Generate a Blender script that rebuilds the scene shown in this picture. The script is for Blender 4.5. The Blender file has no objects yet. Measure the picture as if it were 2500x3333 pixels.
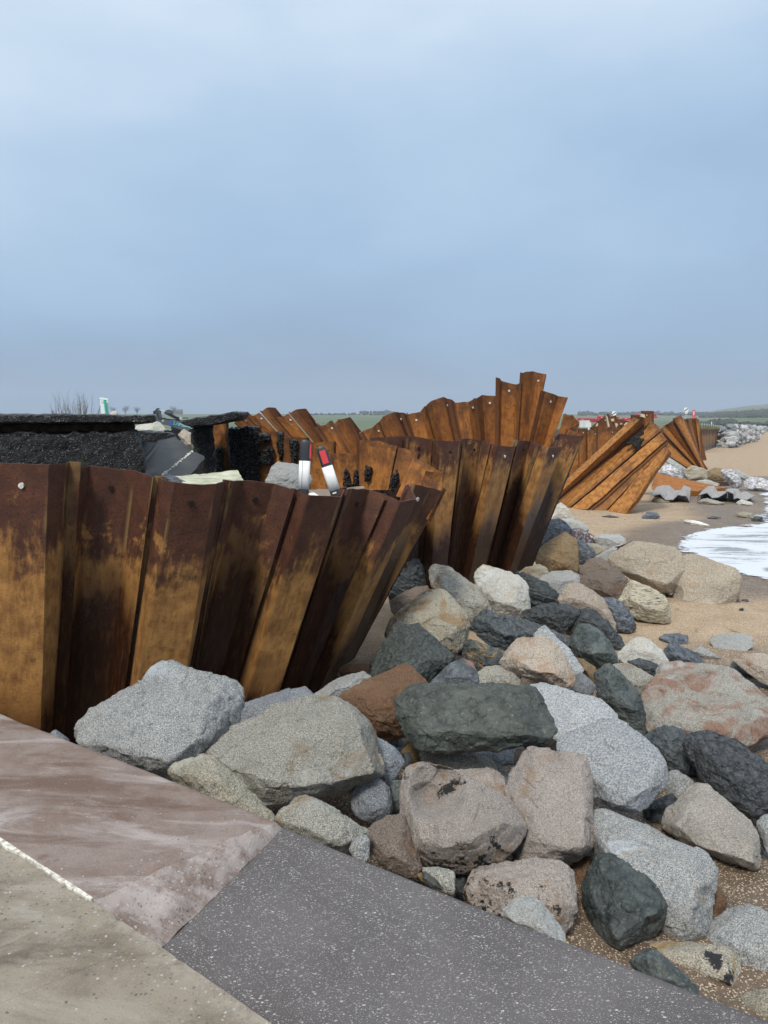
import bpy, bmesh, math, random
import numpy as np
from mathutils import Vector, Matrix

random.seed(7)
SC = bpy.context.scene
COL = SC.collection

# ------------------------------------------------------------------ camera
EYE = Vector((0.0, 0.0, 2.6))
PITCH = math.radians(6.42)
FPX = 2500.0                     # focal length in photograph pixels (2500 x 3333)
cam_d = bpy.data.cameras.new('camera')
cam_d.sensor_fit = 'HORIZONTAL'
cam_d.sensor_width = 36.0
cam_d.lens = 36.0 * FPX / 2500.0
cam_d.clip_start = 0.05
cam_d.clip_end = 20000.0
cam = bpy.data.objects.new('camera', cam_d)
cam.location = EYE
cam.rotation_euler = (math.radians(90) - PITCH, 0, 0)
COL.objects.link(cam)
SC.camera = cam

# ------------------------------------------------------------------ light
SUN_EL, SUN_AZ = math.radians(52), math.radians(202)   # azimuth clockwise from +Y
sun_d = bpy.data.lights.new('sun', 'SUN')
sun_d.energy = 2.8
sun_d.angle = math.radians(10)
sun_d.color = (1.0, 0.93, 0.82)
sun = bpy.data.objects.new('sun', sun_d)
sdir = Vector((math.sin(SUN_AZ) * math.cos(SUN_EL), math.cos(SUN_AZ) * math.cos(SUN_EL), math.sin(SUN_EL)))
sun.rotation_euler = (-sdir).to_track_quat('-Z', 'Y').to_euler()
sun.location = (0, 0, 30)
COL.objects.link(sun)

world = bpy.data.worlds.new('World')
SC.world = world
world.use_nodes = True
wt = world.node_tree
for n in list(wt.nodes):
    wt.nodes.remove(n)


def build_world():
    N, L = wt.nodes, wt.links
    out = N.new('ShaderNodeOutputWorld')
    sky = N.new('ShaderNodeTexSky')
    sky.sky_type = 'NISHITA'
    sky.sun_disc = False
    sky.sun_elevation = SUN_EL
    sky.sun_rotation = SUN_AZ
    sky.air_density = 1.0
    sky.dust_density = 3.0
    bg = N.new('ShaderNodeBackground')
    bg.inputs['Strength'].default_value = 0.08
    L.new(sky.outputs[0], bg.inputs['Color'])
    # overcast cloud deck: colour by elevation, broken up by soft noise
    tc = N.new('ShaderNodeTexCoord')
    sep = N.new('ShaderNodeSeparateXYZ')
    L.new(tc.outputs['Generated'], sep.inputs[0])
    nz = N.new('ShaderNodeTexNoise')
    nz.inputs['Scale'].default_value = 1.5
    nz.inputs['Detail'].default_value = 4
    nz.inputs['Roughness'].default_value = 0.42
    mp = N.new('ShaderNodeMapping')
    mp.inputs['Location'].default_value = (0.35, 0.2, 0.1)
    mp.inputs['Scale'].default_value = (1.0, 1.0, 2.4)
    L.new(tc.outputs['Generated'], mp.inputs[0])
    L.new(mp.outputs[0], nz.inputs['Vector'])
    nz2 = N.new('ShaderNodeTexNoise')
    nz2.inputs['Scale'].default_value = 5.0
    nz2.inputs['Detail'].default_value = 5
    L.new(mp.outputs[0], nz2.inputs['Vector'])
    m1 = N.new('ShaderNodeMath'); m1.operation = 'MULTIPLY_ADD'
    m1.inputs[1].default_value = 0.62
    L.new(nz.outputs[0], m1.inputs[0])
    L.new(sep.outputs['Z'], m1.inputs[2])
    m2 = N.new('ShaderNodeMath'); m2.operation = 'MULTIPLY_ADD'
    m2.inputs[1].default_value = 0.14
    L.new(nz2.outputs[0], m2.inputs[0])
    L.new(m1.outputs[0], m2.inputs[2])
    rp = N.new('ShaderNodeValToRGB')
    cr = rp.color_ramp
    stops = [(0.33, (0.335, 0.440, 0.580)), (0.42, (0.290, 0.412, 0.590)), (0.52, (0.330, 0.480, 0.690)),
             (0.63, (0.405, 0.580, 0.805)), (0.75, (0.53, 0.70, 0.90)), (0.90, (0.80, 0.92, 1.05)), (1.0, (1.0, 1.1, 1.2))]
    cr.elements[0].position, cr.elements[0].color = stops[0][0], (*stops[0][1], 1)
    cr.elements[1].position, cr.elements[1].color = stops[-1][0], (*stops[-1][1], 1)
    for p, c in stops[1:-1]:
        e = cr.elements.new(p)
        e.color = (*c, 1)
    L.new(m2.outputs[0], rp.inputs[0])
    bg2 = N.new('ShaderNodeBackground')
    bg2.inputs['Strength'].default_value = 1.0
    L.new(rp.outputs[0], bg2.inputs['Color'])
    mix = N.new('ShaderNodeMixShader')
    mix.inputs[0].default_value = 0.93
    L.new(bg.outputs[0], mix.inputs[1])
    L.new(bg2.outputs[0], mix.inputs[2])
    L.new(mix.outputs[0], out.inputs[0])


build_world()
SC.view_settings.view_transform = 'Standard'
SC.view_settings.look = 'None'
SC.view_settings.gamma = 1.0
SC.view_settings.exposure = 0.0
SC.view_settings.use_curve_mapping = False

# ------------------------------------------------------------------ survey helpers
# The rubble was surveyed from zoomed sheets of the photograph; a sheet is (x0, y0, scale).
SHEET = {'A': (1200, 1700, 2.07375), 'B': (1700, 1600, 2.07375), 'C': (900, 2050, 2.07375), 'D': (1700, 2100, 2.07375),
         'E': (850, 2400, 2.07375), 'F': (1700, 2600, 2.07375), 'G': (1250, 2400, 1.3272), 'P': (1150, 1180, 2.07375),
         'Q': (2000, 1280, 3.318), 'R': (1950, 1480, 3.0164), 'S': (0, 1480, 2.37), 'T': (600, 1500, 1.8433),
         'U': (430, 1300, 4.1475), 'V': (0, 2000, 1.3272), 'W': (0, 1200, 2.07375), 'X': (700, 1250, 2.07375),
         'Y': (1750, 1250, 2.212), 'Z': (930, 1400, 6.636), 'K': (0, 0, 0.6636), 'H': (480, 1310, 7.541),
         'I': (160, 1270, 5.53), 'J': (1850, 1310, 5.53), 'L': (2150, 1300, 4.74)}
FWD = Vector((0, math.cos(PITCH), -math.sin(PITCH)))
UPV = Vector((0, math.sin(PITCH), math.cos(PITCH)))


def ray(sheet, x, y):
    x0, y0, s = SHEET[sheet]
    xc, yc = (x0 + x / s - 1250.0) / FPX, (1666.5 - y0 - y / s) / FPX
    return FWD + Vector((xc, 0, 0)) + UPV * yc


def at(sheet, x, y, Y):
    d = ray(sheet, x, y)
    return EYE + d * (Y / d.y)


def on(sheet, x, y, z):
    d = ray(sheet, x, y)
    return EYE + d * ((z - EYE.z) / d.z)


# ------------------------------------------------------------------ numpy noise
def _hash(ix, iy, iz, seed):
    h = (ix * 374761393 + iy * 668265263 + iz * 2147483647 + seed * 974711) & 0xffffffff
    h = ((h ^ (h >> 13)) * 1274126177) & 0xffffffff
    h = h ^ (h >> 16)
    return (h & 0xffff) / 32767.5 - 1.0


def vnoise(p, seed=0):
    i = np.floor(p).astype(np.int64)
    f = p - i
    f = f * f * f * (f * (f * 6 - 15) + 10)
    r = 0
    for dx in (0, 1):
        wx = f[:, 0] if dx else 1 - f[:, 0]
        for dy in (0, 1):
            wy = f[:, 1] if dy else 1 - f[:, 1]
            for dz in (0, 1):
                wz = f[:, 2] if dz else 1 - f[:, 2]
                r = r + _hash(i[:, 0] + dx, i[:, 1] + dy, i[:, 2] + dz, seed) * wx * wy * wz
    return r


def fbm(p, octs=4, seed=0, gain=0.5, ridged=False):
    a, s, r = 1.0, 0.0, np.zeros(len(p))
    for o in range(octs):
        n = vnoise(p * (2.03 ** o) + 17.3 * o, seed + o)
        if ridged:
            n = 1 - 2 * np.abs(n)
        r += a * n
        s += a
        a *= gain
    return r / s


# ------------------------------------------------------------------ object helpers
def tag(o, label=None, cat=None, group=None, kind=None):
    if label: o['label'] = label
    if cat: o['category'] = cat
    if group: o['group'] = group
    if kind: o['kind'] = kind
    return o


def thing(name, label, cat, loc, group=None):
    o = bpy.data.objects.new(name, None)
    COL.objects.link(o)
    o.location = loc
    o.empty_display_size = 0.2
    return tag(o, label, cat, group)


def mesh_obj(name, verts, faces, mat, parent=None, smooth=False, origin=None, uvs=None, attrs=None):
    """verts in world space; origin = where the object's own origin sits."""
    v = np.array([tuple(x) for x in verts], dtype=float)
    if parent is not None:
        org = np.array(parent.matrix_basis.translation if origin is None else origin)
    else:
        org = np.array(origin) if origin is not None else np.array((v[:, 0].mean(), v[:, 1].mean(), v[:, 2].min()))
    me = bpy.data.meshes.new(name)
    me.from_pydata([tuple(x) for x in (v - org)], [], [tuple(f) for f in faces])
    me.update()
    if smooth:
        me.polygons.foreach_set('use_smooth', [True] * len(me.polygons))
    if uvs is not None:
        ul = me.uv_layers.new(name='UVMap')
        vi = np.zeros(len(me.loops), dtype=np.int32)
        me.loops.foreach_get('vertex_index', vi)
        ul.data.foreach_set('uv', np.array(uvs, dtype=np.float32)[vi].ravel())
    if attrs:
        for k, a in attrs.items():
            at_ = me.attributes.new(k, 'FLOAT', 'POINT')
            at_.data.foreach_set('value', np.array(a, dtype=np.float32))
    o = bpy.data.objects.new(name, me)
    COL.objects.link(o)
    if mat is not None:
        me.materials.append(mat)
    if parent is not None:
        o.parent = parent
        o.location = Vector(org) - parent.matrix_basis.translation
    else:
        o.location = org
    return o


class MB:
    """collects shapes, builds ONE mesh object"""
    def __init__(self):
        self.v, self.f = [], []

    def add(self, verts, faces):
        n = len(self.v)
        self.v += [Vector(x) for x in verts]
        self.f += [tuple(i + n for i in f) for f in faces]
        return self

    def box(self, c, size, rot=None):
        c = Vector(c)
        sx, sy, sz = (s / 2 for s in size)
        vs = [Vector((x, y, z)) for x in (-sx, sx) for y in (-sy, sy) for z in (-sz, sz)]
        if rot is not None:
            vs = [rot @ p for p in vs]
        return self.add([c + p for p in vs], [(0, 1, 3, 2), (4, 6, 7, 5), (0, 4, 5, 1), (2, 3, 7, 6), (0, 2, 6, 4), (1, 5, 7, 3)])

    def tube(self, pts, radii, n=8, caps=True):
        pts = [Vector(p) for p in pts]
        if not hasattr(radii, '__len__'):
            radii = [radii] * len(pts)
        base = len(self.v)
        ref = None
        for i, p in enumerate(pts):
            d = (pts[min(i + 1, len(pts) - 1)] - pts[max(i - 1, 0)]).normalized()
            if ref is None:
                ref = d.orthogonal().normalized()
            ref = (ref - d * ref.dot(d)).normalized()
            b = d.cross(ref)
            for k in range(n):
                a = 2 * math.pi * k / n
                self.v.append(p + (ref * math.cos(a) + b * math.sin(a)) * radii[i])
        for i in range(len(pts) - 1):
            for k in range(n):
                a, b_ = base + i * n + k, base + i * n + (k + 1) % n
                self.f.append((a, b_, b_ + n, a + n))
        if caps:
            self.f.append(tuple(base + k for k in reversed(range(n))))
            self.f.append(tuple(base + (len(pts) - 1) * n + k for k in range(n)))
        return self

    def prism(self, poly, depth):
        """poly: list of world points (a face); depth: world vector to extrude along"""
        n = len(poly)
        d = Vector(depth)
        p = [Vector(q) for q in poly]
        return self.add(p + [q + d for q in p], [tuple(range(n)), tuple(reversed(range(n, 2 * n)))] +
                        [(i, i + n, (i + 1) % n + n, (i + 1) % n) for i in range(n)])

    def obj(self, name, mat, parent=None, smooth=False, origin=None):
        o = mesh_obj(name, self.v, self.f, mat, parent, smooth, origin)
        bm = bmesh.new()
        bm.from_mesh(o.data)
        bmesh.ops.recalc_face_normals(bm, faces=bm.faces)
        bm.to_mesh(o.data)
        bm.free()
        return o


# ------------------------------------------------------------------ material helpers
class NT:
    def __init__(self, name):
        self.m = bpy.data.materials.new(name)
        self.m.use_nodes = True
        self.t = self.m.node_tree
        self.N, self.L = self.t.nodes, self.t.links
        self.b = self.N['Principled BSDF']
        self.b.inputs['Specular IOR Level'].default_value = 0.35

    def link(self, a, b):
        self.L.new(a, b)

    def val(self, x, sock):
        if hasattr(x, 'is_linked'):
            self.L.new(x, sock)
        elif isinstance(x, (tuple, list)) and len(x) == 3 and sock.type == 'RGBA':
            sock.default_value = (*x, 1)
        else:
            sock.default_value = x

    def coord(self, kind='Object', scale=(1, 1, 1), rot=(0, 0, 0), loc=(0, 0, 0)):
        tc = self.N.new('ShaderNodeTexCoord')
        mp = self.N.new('ShaderNodeMapping')
        mp.inputs['Scale'].default_value = scale
        mp.inputs['Rotation'].default_value = rot
        mp.inputs['Location'].default_value = loc
        self.link(tc.outputs[kind], mp.inputs[0])
        return mp.outputs[0]

    def geo_coord(self, scale=(1, 1, 1)):
        g = self.N.new('ShaderNodeNewGeometry')
        mp = self.N.new('ShaderNodeMapping')
        mp.inputs['Scale'].default_value = scale
        self.link(g.outputs['Position'], mp.inputs[0])
        return mp.outputs[0]

    def noise(self, vec, scale, detail=4, rough=0.55, dist=0.0):
        n = self.N.new('ShaderNodeTexNoise')
        n.inputs['Scale'].default_value = scale
        n.inputs['Detail'].default_value = detail
        n.inputs['Roughness'].default_value = rough
        n.inputs['Distortion'].default_value = dist
        self.link(vec, n.inputs['Vector'])
        return n.outputs[0]

    def voro(self, vec, scale, feature='F1', out='Distance', rnd=1.0):
        n = self.N.new('ShaderNodeTexVoronoi')
        n.feature = feature
        n.inputs['Scale'].default_value = scale
        n.inputs['Randomness'].default_value = rnd
        self.link(vec, n.inputs['Vector'])
        return n.outputs[out]

    def step(self, x, a, b, lo=0.0, hi=1.0):
        n = self.N.new('ShaderNodeMapRange')
        n.interpolation_type = 'SMOOTHSTEP' if a < b else 'LINEAR'
        n.inputs['From Min'].default_value = a
        n.inputs['From Max'].default_value = b
        n.inputs['To Min'].default_value = lo
        n.inputs['To Max'].default_value = hi
        n.clamp = True
        self.link(x, n.inputs['Value'])
        return n.outputs[0]

    def math(self, op, a, b=0.0, c=None):
        n = self.N.new('ShaderNodeMath')
        n.operation = op
        self.val(a, n.inputs[0])
        self.val(b, n.inputs[1])
        if c is not None:
            self.val(c, n.inputs[2])
        return n.outputs[0]

    def mix(self, fac, a, b, mode='MIX'):
        n = self.N.new('ShaderNodeMix')
        n.data_type = 'RGBA'
        n.blend_type = mode
        self.val(fac, n.inputs[0])
        self.val(a, n.inputs[6])
        self.val(b, n.inputs[7])
        return n.outputs[2]

    def ramp(self, x, stops):
        n = self.N.new('ShaderNodeValToRGB')
        cr = n.color_ramp
        cr.elements[0].position, cr.elements[0].color = stops[0][0], (*stops[0][1], 1)
        cr.elements[1].position, cr.elements[1].color = stops[-1][0], (*stops[-1][1], 1)
        for p, c in stops[1:-1]:
            cr.elements.new(p).color = (*c, 1)
        self.link(x, n.inputs[0])
        return n.outputs[0]

    def sep(self, vec):
        n = self.N.new('ShaderNodeSeparateXYZ')
        self.link(vec, n.inputs[0])
        return n.outputs

    def attr(self, name):
        n = self.N.new('ShaderNodeAttribute')
        n.attribute_name = name
        return n.outputs['Fac']

    def bump(self, h, strength=0.5, dist=0.01, prev=None):
        n = self.N.new('ShaderNodeBump')
        n.inputs['Strength'].default_value = strength
        n.inputs['Distance'].default_value = dist
        self.link(h, n.inputs['Height'])
        if prev is not None:
            self.link(prev, n.inputs['Normal'])
        return n.outputs[0]

    def done(self, color=None, rough=None, normal=None, spec=None, metal=None):
        if color is not None: self.val(color, self.b.inputs['Base Color'])
        if rough is not None: self.val(rough, self.b.inputs['Roughness'])
        if normal is not None: self.link(normal, self.b.inputs['Normal'])
        if spec is not None: self.b.inputs['Specular IOR Level'].default_value = spec
        if metal is not None: self.b.inputs['Metallic'].default_value = metal
        return self.m


def plain(name, c, rough=0.6, var=0.15, scale=8.0, spec=0.35):
    n = NT(name)
    co = n.coord()
    k = n.noise(co, scale, 5)
    col = n.mix(n.step(k, 0.3, 0.7), tuple(x * (1 - var) for x in c), tuple(min(1, x * (1 + var)) for x in c))
    return n.done(col, rough, n.bump(n.noise(co, scale * 12, 3), 0.15, 0.004), spec)

# ------------------------------------------------------------------ materials
def granite(name, light, dark, stain=None, amount=0.3, grain=120, contrast=(0.36, 0.66), rough=0.85, patch=None, streak=None, broad=0.35):
    """speckled crystalline rock: grain, broad tone, optional coloured staining and dark growth patches"""
    n = NT(name)
    oi = n.N.new('ShaderNodeObjectInfo')
    co0 = n.coord('Object')
    add = n.N.new('ShaderNodeVectorMath'); add.operation = 'ADD'
    n.link(co0, add.inputs[0])
    n.link(oi.outputs['Random'], add.inputs[1])
    co = add.outputs[0]
    if streak:
        mp = n.N.new('ShaderNodeMapping')
        mp.inputs['Scale'].default_value = streak
        mp.inputs['Rotation'].default_value = (0.5, 0.4, 0.3)
        n.link(co, mp.inputs[0])
        gco = mp.outputs[0]
    else:
        gco = co
    g = n.noise(gco, grain, 4, 0.8)
    sp = n.noise(gco, grain * 2.3, 1, 0.5)
    g2 = n.math('MULTIPLY_ADD', sp, 0.30, n.math('MULTIPLY', g, 0.80))
    col = n.mix(n.step(g2, contrast[0] + 0.05, contrast[1] + 0.05), dark, light)
    b = n.noise(co, 2.6, 4, 0.6)
    col = n.mix(n.step(b, 0.35, 0.7, 0.0, broad), col, tuple(0.6 * (x + y) / 2 for x, y in zip(light, dark)))
    tone = n.noise(co, 1.7, 5, 0.6, 0.4)
    col = n.mix(n.step(tone, 0.55, 0.7, 0, 0.5), col, tuple(0.75 * x + 0.25 * y * k for x, y, k in zip(light, light, (0.6, 0.85, 1.3))))
    col = n.mix(n.step(n.noise(co, 2.9, 5, 0.65), 0.58, 0.72, 0, 0.45), col, tuple(0.8 * x * k for x, k in zip(light, (0.95, 0.8, 0.62))))
    if stain:
        st = n.noise(co, 3.4, 5, 0.62, 0.6)
        lo = 0.66 - amount * 0.5
        m = n.math('MULTIPLY', n.step(st, lo, lo + 0.16), n.step(g, 0.25, 0.75, 0.95, 0.55))
        col = n.mix(m, col, stain)
    if patch:
        pc, pa = patch
        pt = n.math('ADD', n.math('MULTIPLY', n.noise(co, 4.5, 5, 0.6), 0.75), n.math('MULTIPLY', n.noise(co, 40, 3, 0.7), 0.25))
        col = n.mix(n.step(pt, 0.62 - pa, 0.66 - pa), col, pc)
    vn = n.noise(co, 2.1, 6, 0.65, 1.5)
    vein = n.math('MULTIPLY', n.step(n.math('ABSOLUTE', n.math('SUBTRACT', vn, 0.5)), 0.012, 0.0), n.step(n.noise(co, 1.3, 2), 0.5, 0.62, 0, 0.55))
    col = n.mix(vein, col, tuple(0.45 * x for x in dark))
    ob = n.math('MULTIPLY_ADD', oi.outputs['Random'], 0.24, 0.88)
    hs = n.N.new('ShaderNodeHueSaturation')
    n.link(ob, hs.inputs['Value'])
    n.link(col, hs.inputs['Color'])
    nb = n.bump(n.noise(co, 7, 8, 0.66), 0.9, 0.06)
    nb = n.bump(n.noise(co, 30, 6, 0.7), 0.6, 0.012, nb)
    nb = n.bump(g2, 0.45, 0.005, nb)
    return n.done(hs.outputs[0], rough, nb, 0.3)


def slate(name, base, alt, vein=None, rough=0.42, layer=(6, 1.2, 9), rot=(0.4, 0.3, 0.9), spots=0.0, bump=0.7):
    """dark bedded rock, wet, cleaved along its layers"""
    n = NT(name)
    oi = n.N.new('ShaderNodeObjectInfo')
    co0 = n.coord('Object')
    add = n.N.new('ShaderNodeVectorMath'); add.operation = 'ADD'
    n.link(co0, add.inputs[0]); n.link(oi.outputs['Random'], add.inputs[1])
    co = add.outputs[0]
    mp = n.N.new('ShaderNodeMapping')
    mp.inputs['Scale'].default_value = layer
    mp.inputs['Rotation'].default_value = rot
    n.link(co, mp.inputs[0])
    ly = n.noise(mp.outputs[0], 3.0, 7, 0.62, 0.5)
    fine = n.noise(co, 55, 4, 0.7)
    col = n.mix(n.step(ly, 0.36, 0.68), base, alt)
    col = n.mix(n.step(fine, 0.5, 0.78, 0, 0.6), col, tuple(min(1, 2.8 * x) for x in alt))
    col = n.mix(n.step(n.noise(mp.outputs[0], 9, 6, 0.7), 0.55, 0.72, 0, 0.55), col, tuple(min(1, 2.2 * x) for x in alt))
    if spots:
        col = n.mix(n.step(n.noise(co, 26, 3, 0.75), 0.62, 0.72, 0, spots), col, (0.22, 0.24, 0.22))
    if vein:
        vc, va = vein
        v = n.noise(mp.outputs[0], 1.6, 6, 0.6, 1.2)
        col = n.mix(n.step(v, 0.62 - va * 0.3, 0.70 - va * 0.3), col, vc)
    hs = n.N.new('ShaderNodeHueSaturation')
    n.link(n.math('MULTIPLY_ADD', oi.outputs['Random'], 0.5, 0.75), hs.inputs['Value'])
    n.link(col, hs.inputs['Color'])
    nb = n.bump(ly, bump, 0.05)
    nb = n.bump(n.noise(co, 14, 8, 0.7, 0.4), 0.6, 0.02, nb)
    nb = n.bump(fine, 0.4, 0.005, nb)
    return n.done(hs.outputs[0], n.step(fine, 0.3, 0.7, rough - 0.12, rough + 0.18), nb, 0.5)


M = {}
M['grey'] = granite('grey_granite', (0.60, 0.61, 0.60), (0.085, 0.092, 0.095), (0.30, 0.22, 0.12), 0.12)
M['grey_dark'] = granite('blue_grey_granite', (0.42, 0.45, 0.49), (0.06, 0.07, 0.085), None)
M['grey_bright'] = granite('bright_granite', (0.56, 0.58, 0.60), (0.15, 0.165, 0.18), None, grain=80, broad=0.15)
M['tan'] = granite('tan_granite', (0.60, 0.56, 0.45), (0.12, 0.11, 0.085), (0.24, 0.15, 0.065), 0.34)
M['tan_grey'] = granite('tan_grey_granite', (0.60, 0.58, 0.51), (0.10, 0.10, 0.09), (0.23, 0.155, 0.08), 0.22)
M['pale'] = granite('pale_granite', (0.72, 0.71, 0.65), (0.26, 0.25, 0.225), (0.36, 0.27, 0.16), 0.26)
M['pale_grey'] = granite('pale_grey_stone', (0.52, 0.53, 0.51), (0.24, 0.25, 0.25), (0.34, 0.28, 0.18), 0.14)
M['brown'] = granite('rusty_brown_stone', (0.30, 0.175, 0.10), (0.075, 0.042, 0.027), (0.05, 0.045, 0.03), 0.25, contrast=(0.33, 0.75))
M['tan_brown'] = granite('tan_brown_stone', (0.36, 0.265, 0.155), (0.115, 0.08, 0.045), (0.16, 0.11, 0.05), 0.2)
M['brown_grey'] = granite('brown_grey_stone', (0.33, 0.27, 0.225), (0.06, 0.048, 0.042), (0.15, 0.08, 0.045), 0.3)
M['pink'] = granite('pink_tan_stone', (0.55, 0.49, 0.445), (0.15, 0.13, 0.12), (0.27, 0.18, 0.115), 0.22, grain=130, contrast=(0.31, 0.70))
M['pink_patch'] = granite('pink_stone_black_growth', (0.56, 0.50, 0.45), (0.14, 0.12, 0.11), (0.27, 0.185, 0.115), 0.22, patch=((0.02, 0.019, 0.018), 0.065), contrast=(0.31, 0.70))
M['pink_grey'] = granite('pink_grey_stone', (0.50, 0.46, 0.41), (0.14, 0.13, 0.115), (0.21, 0.12, 0.09), 0.16, grain=95, contrast=(0.31, 0.70))
M['orange'] = granite('orange_tan_stone', (0.68, 0.60, 0.51), (0.18, 0.14, 0.11), (0.31, 0.19, 0.105), 0.26)
M['red'] = granite('red_stained_slab', (0.58, 0.56, 0.50), (0.15, 0.14, 0.12), (0.25, 0.115, 0.07), 0.42)
M['lichen'] = granite('lichen_stone', (0.72, 0.67, 0.56), (0.16, 0.14, 0.11), (0.42, 0.26, 0.09), 0.22, patch=((0.035, 0.035, 0.04), 0.085))
M['pebbly'] = granite('pebbly_concrete', (0.52, 0.46, 0.37), (0.20, 0.165, 0.125), (0.30, 0.225, 0.14), 0.2, grain=60)
M['ochre'] = granite('ochre_stone', (0.31, 0.225, 0.105), (0.085, 0.06, 0.03), None)
M['striped'] = granite('striped_stone', (0.55, 0.50, 0.38), (0.035, 0.037, 0.04), (0.33, 0.23, 0.10), 0.2, grain=14, streak=(0.5, 1.2, 5.0), contrast=(0.36, 0.5))
M['veined'] = granite('veined_purple_stone', (0.60, 0.57, 0.57), (0.13, 0.10, 0.115), None, grain=12, contrast=(0.5, 0.62))
M['streaked_white'] = granite('white_streaked_stone', (0.68, 0.70, 0.74), (0.22, 0.20, 0.20), (0.35, 0.22, 0.13), 0.15, grain=5, streak=(1, 1.4, 2.6), contrast=(0.40, 0.6))
M['slate'] = slate('wet_slate', (0.018, 0.023, 0.027), (0.075, 0.086, 0.092))
M['slate_blue'] = slate('blue_slate', (0.030, 0.037, 0.050), (0.13, 0.148, 0.175))
M['slate_green'] = slate('green_grey_slate', (0.022, 0.030, 0.029), (0.088, 0.103, 0.10), rough=0.46, layer=(3, 2, 5), spots=0.2)
M['slate_rough'] = slate('rough_slate', (0.017, 0.019, 0.022), (0.085, 0.092, 0.10), rough=0.36, layer=(8, 4, 12), bump=1.0)
M['slate_layer'] = slate('ochre_layered_slate', (0.02, 0.025, 0.025), (0.085, 0.09, 0.08), vein=((0.22, 0.135, 0.05), 0.25))
M['slate_rim'] = slate('slate_with_red_rind', (0.04, 0.048, 0.056), (0.10, 0.115, 0.13), vein=((0.23, 0.11, 0.07), 0.12), layer=(2, 2, 2), rough=0.55)
M['dark_green'] = slate('dark_green_dolerite', (0.032, 0.038, 0.034), (0.070, 0.080, 0.070), rough=0.55, layer=(2, 2, 2.5), spots=0.55, bump=0.5)
M['dark_green_coarse'] = slate('coarse_green_dolerite', (0.028, 0.034, 0.032), (0.085, 0.10, 0.095), rough=0.65, layer=(9, 9, 9), spots=0.25, bump=0.8)


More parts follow.
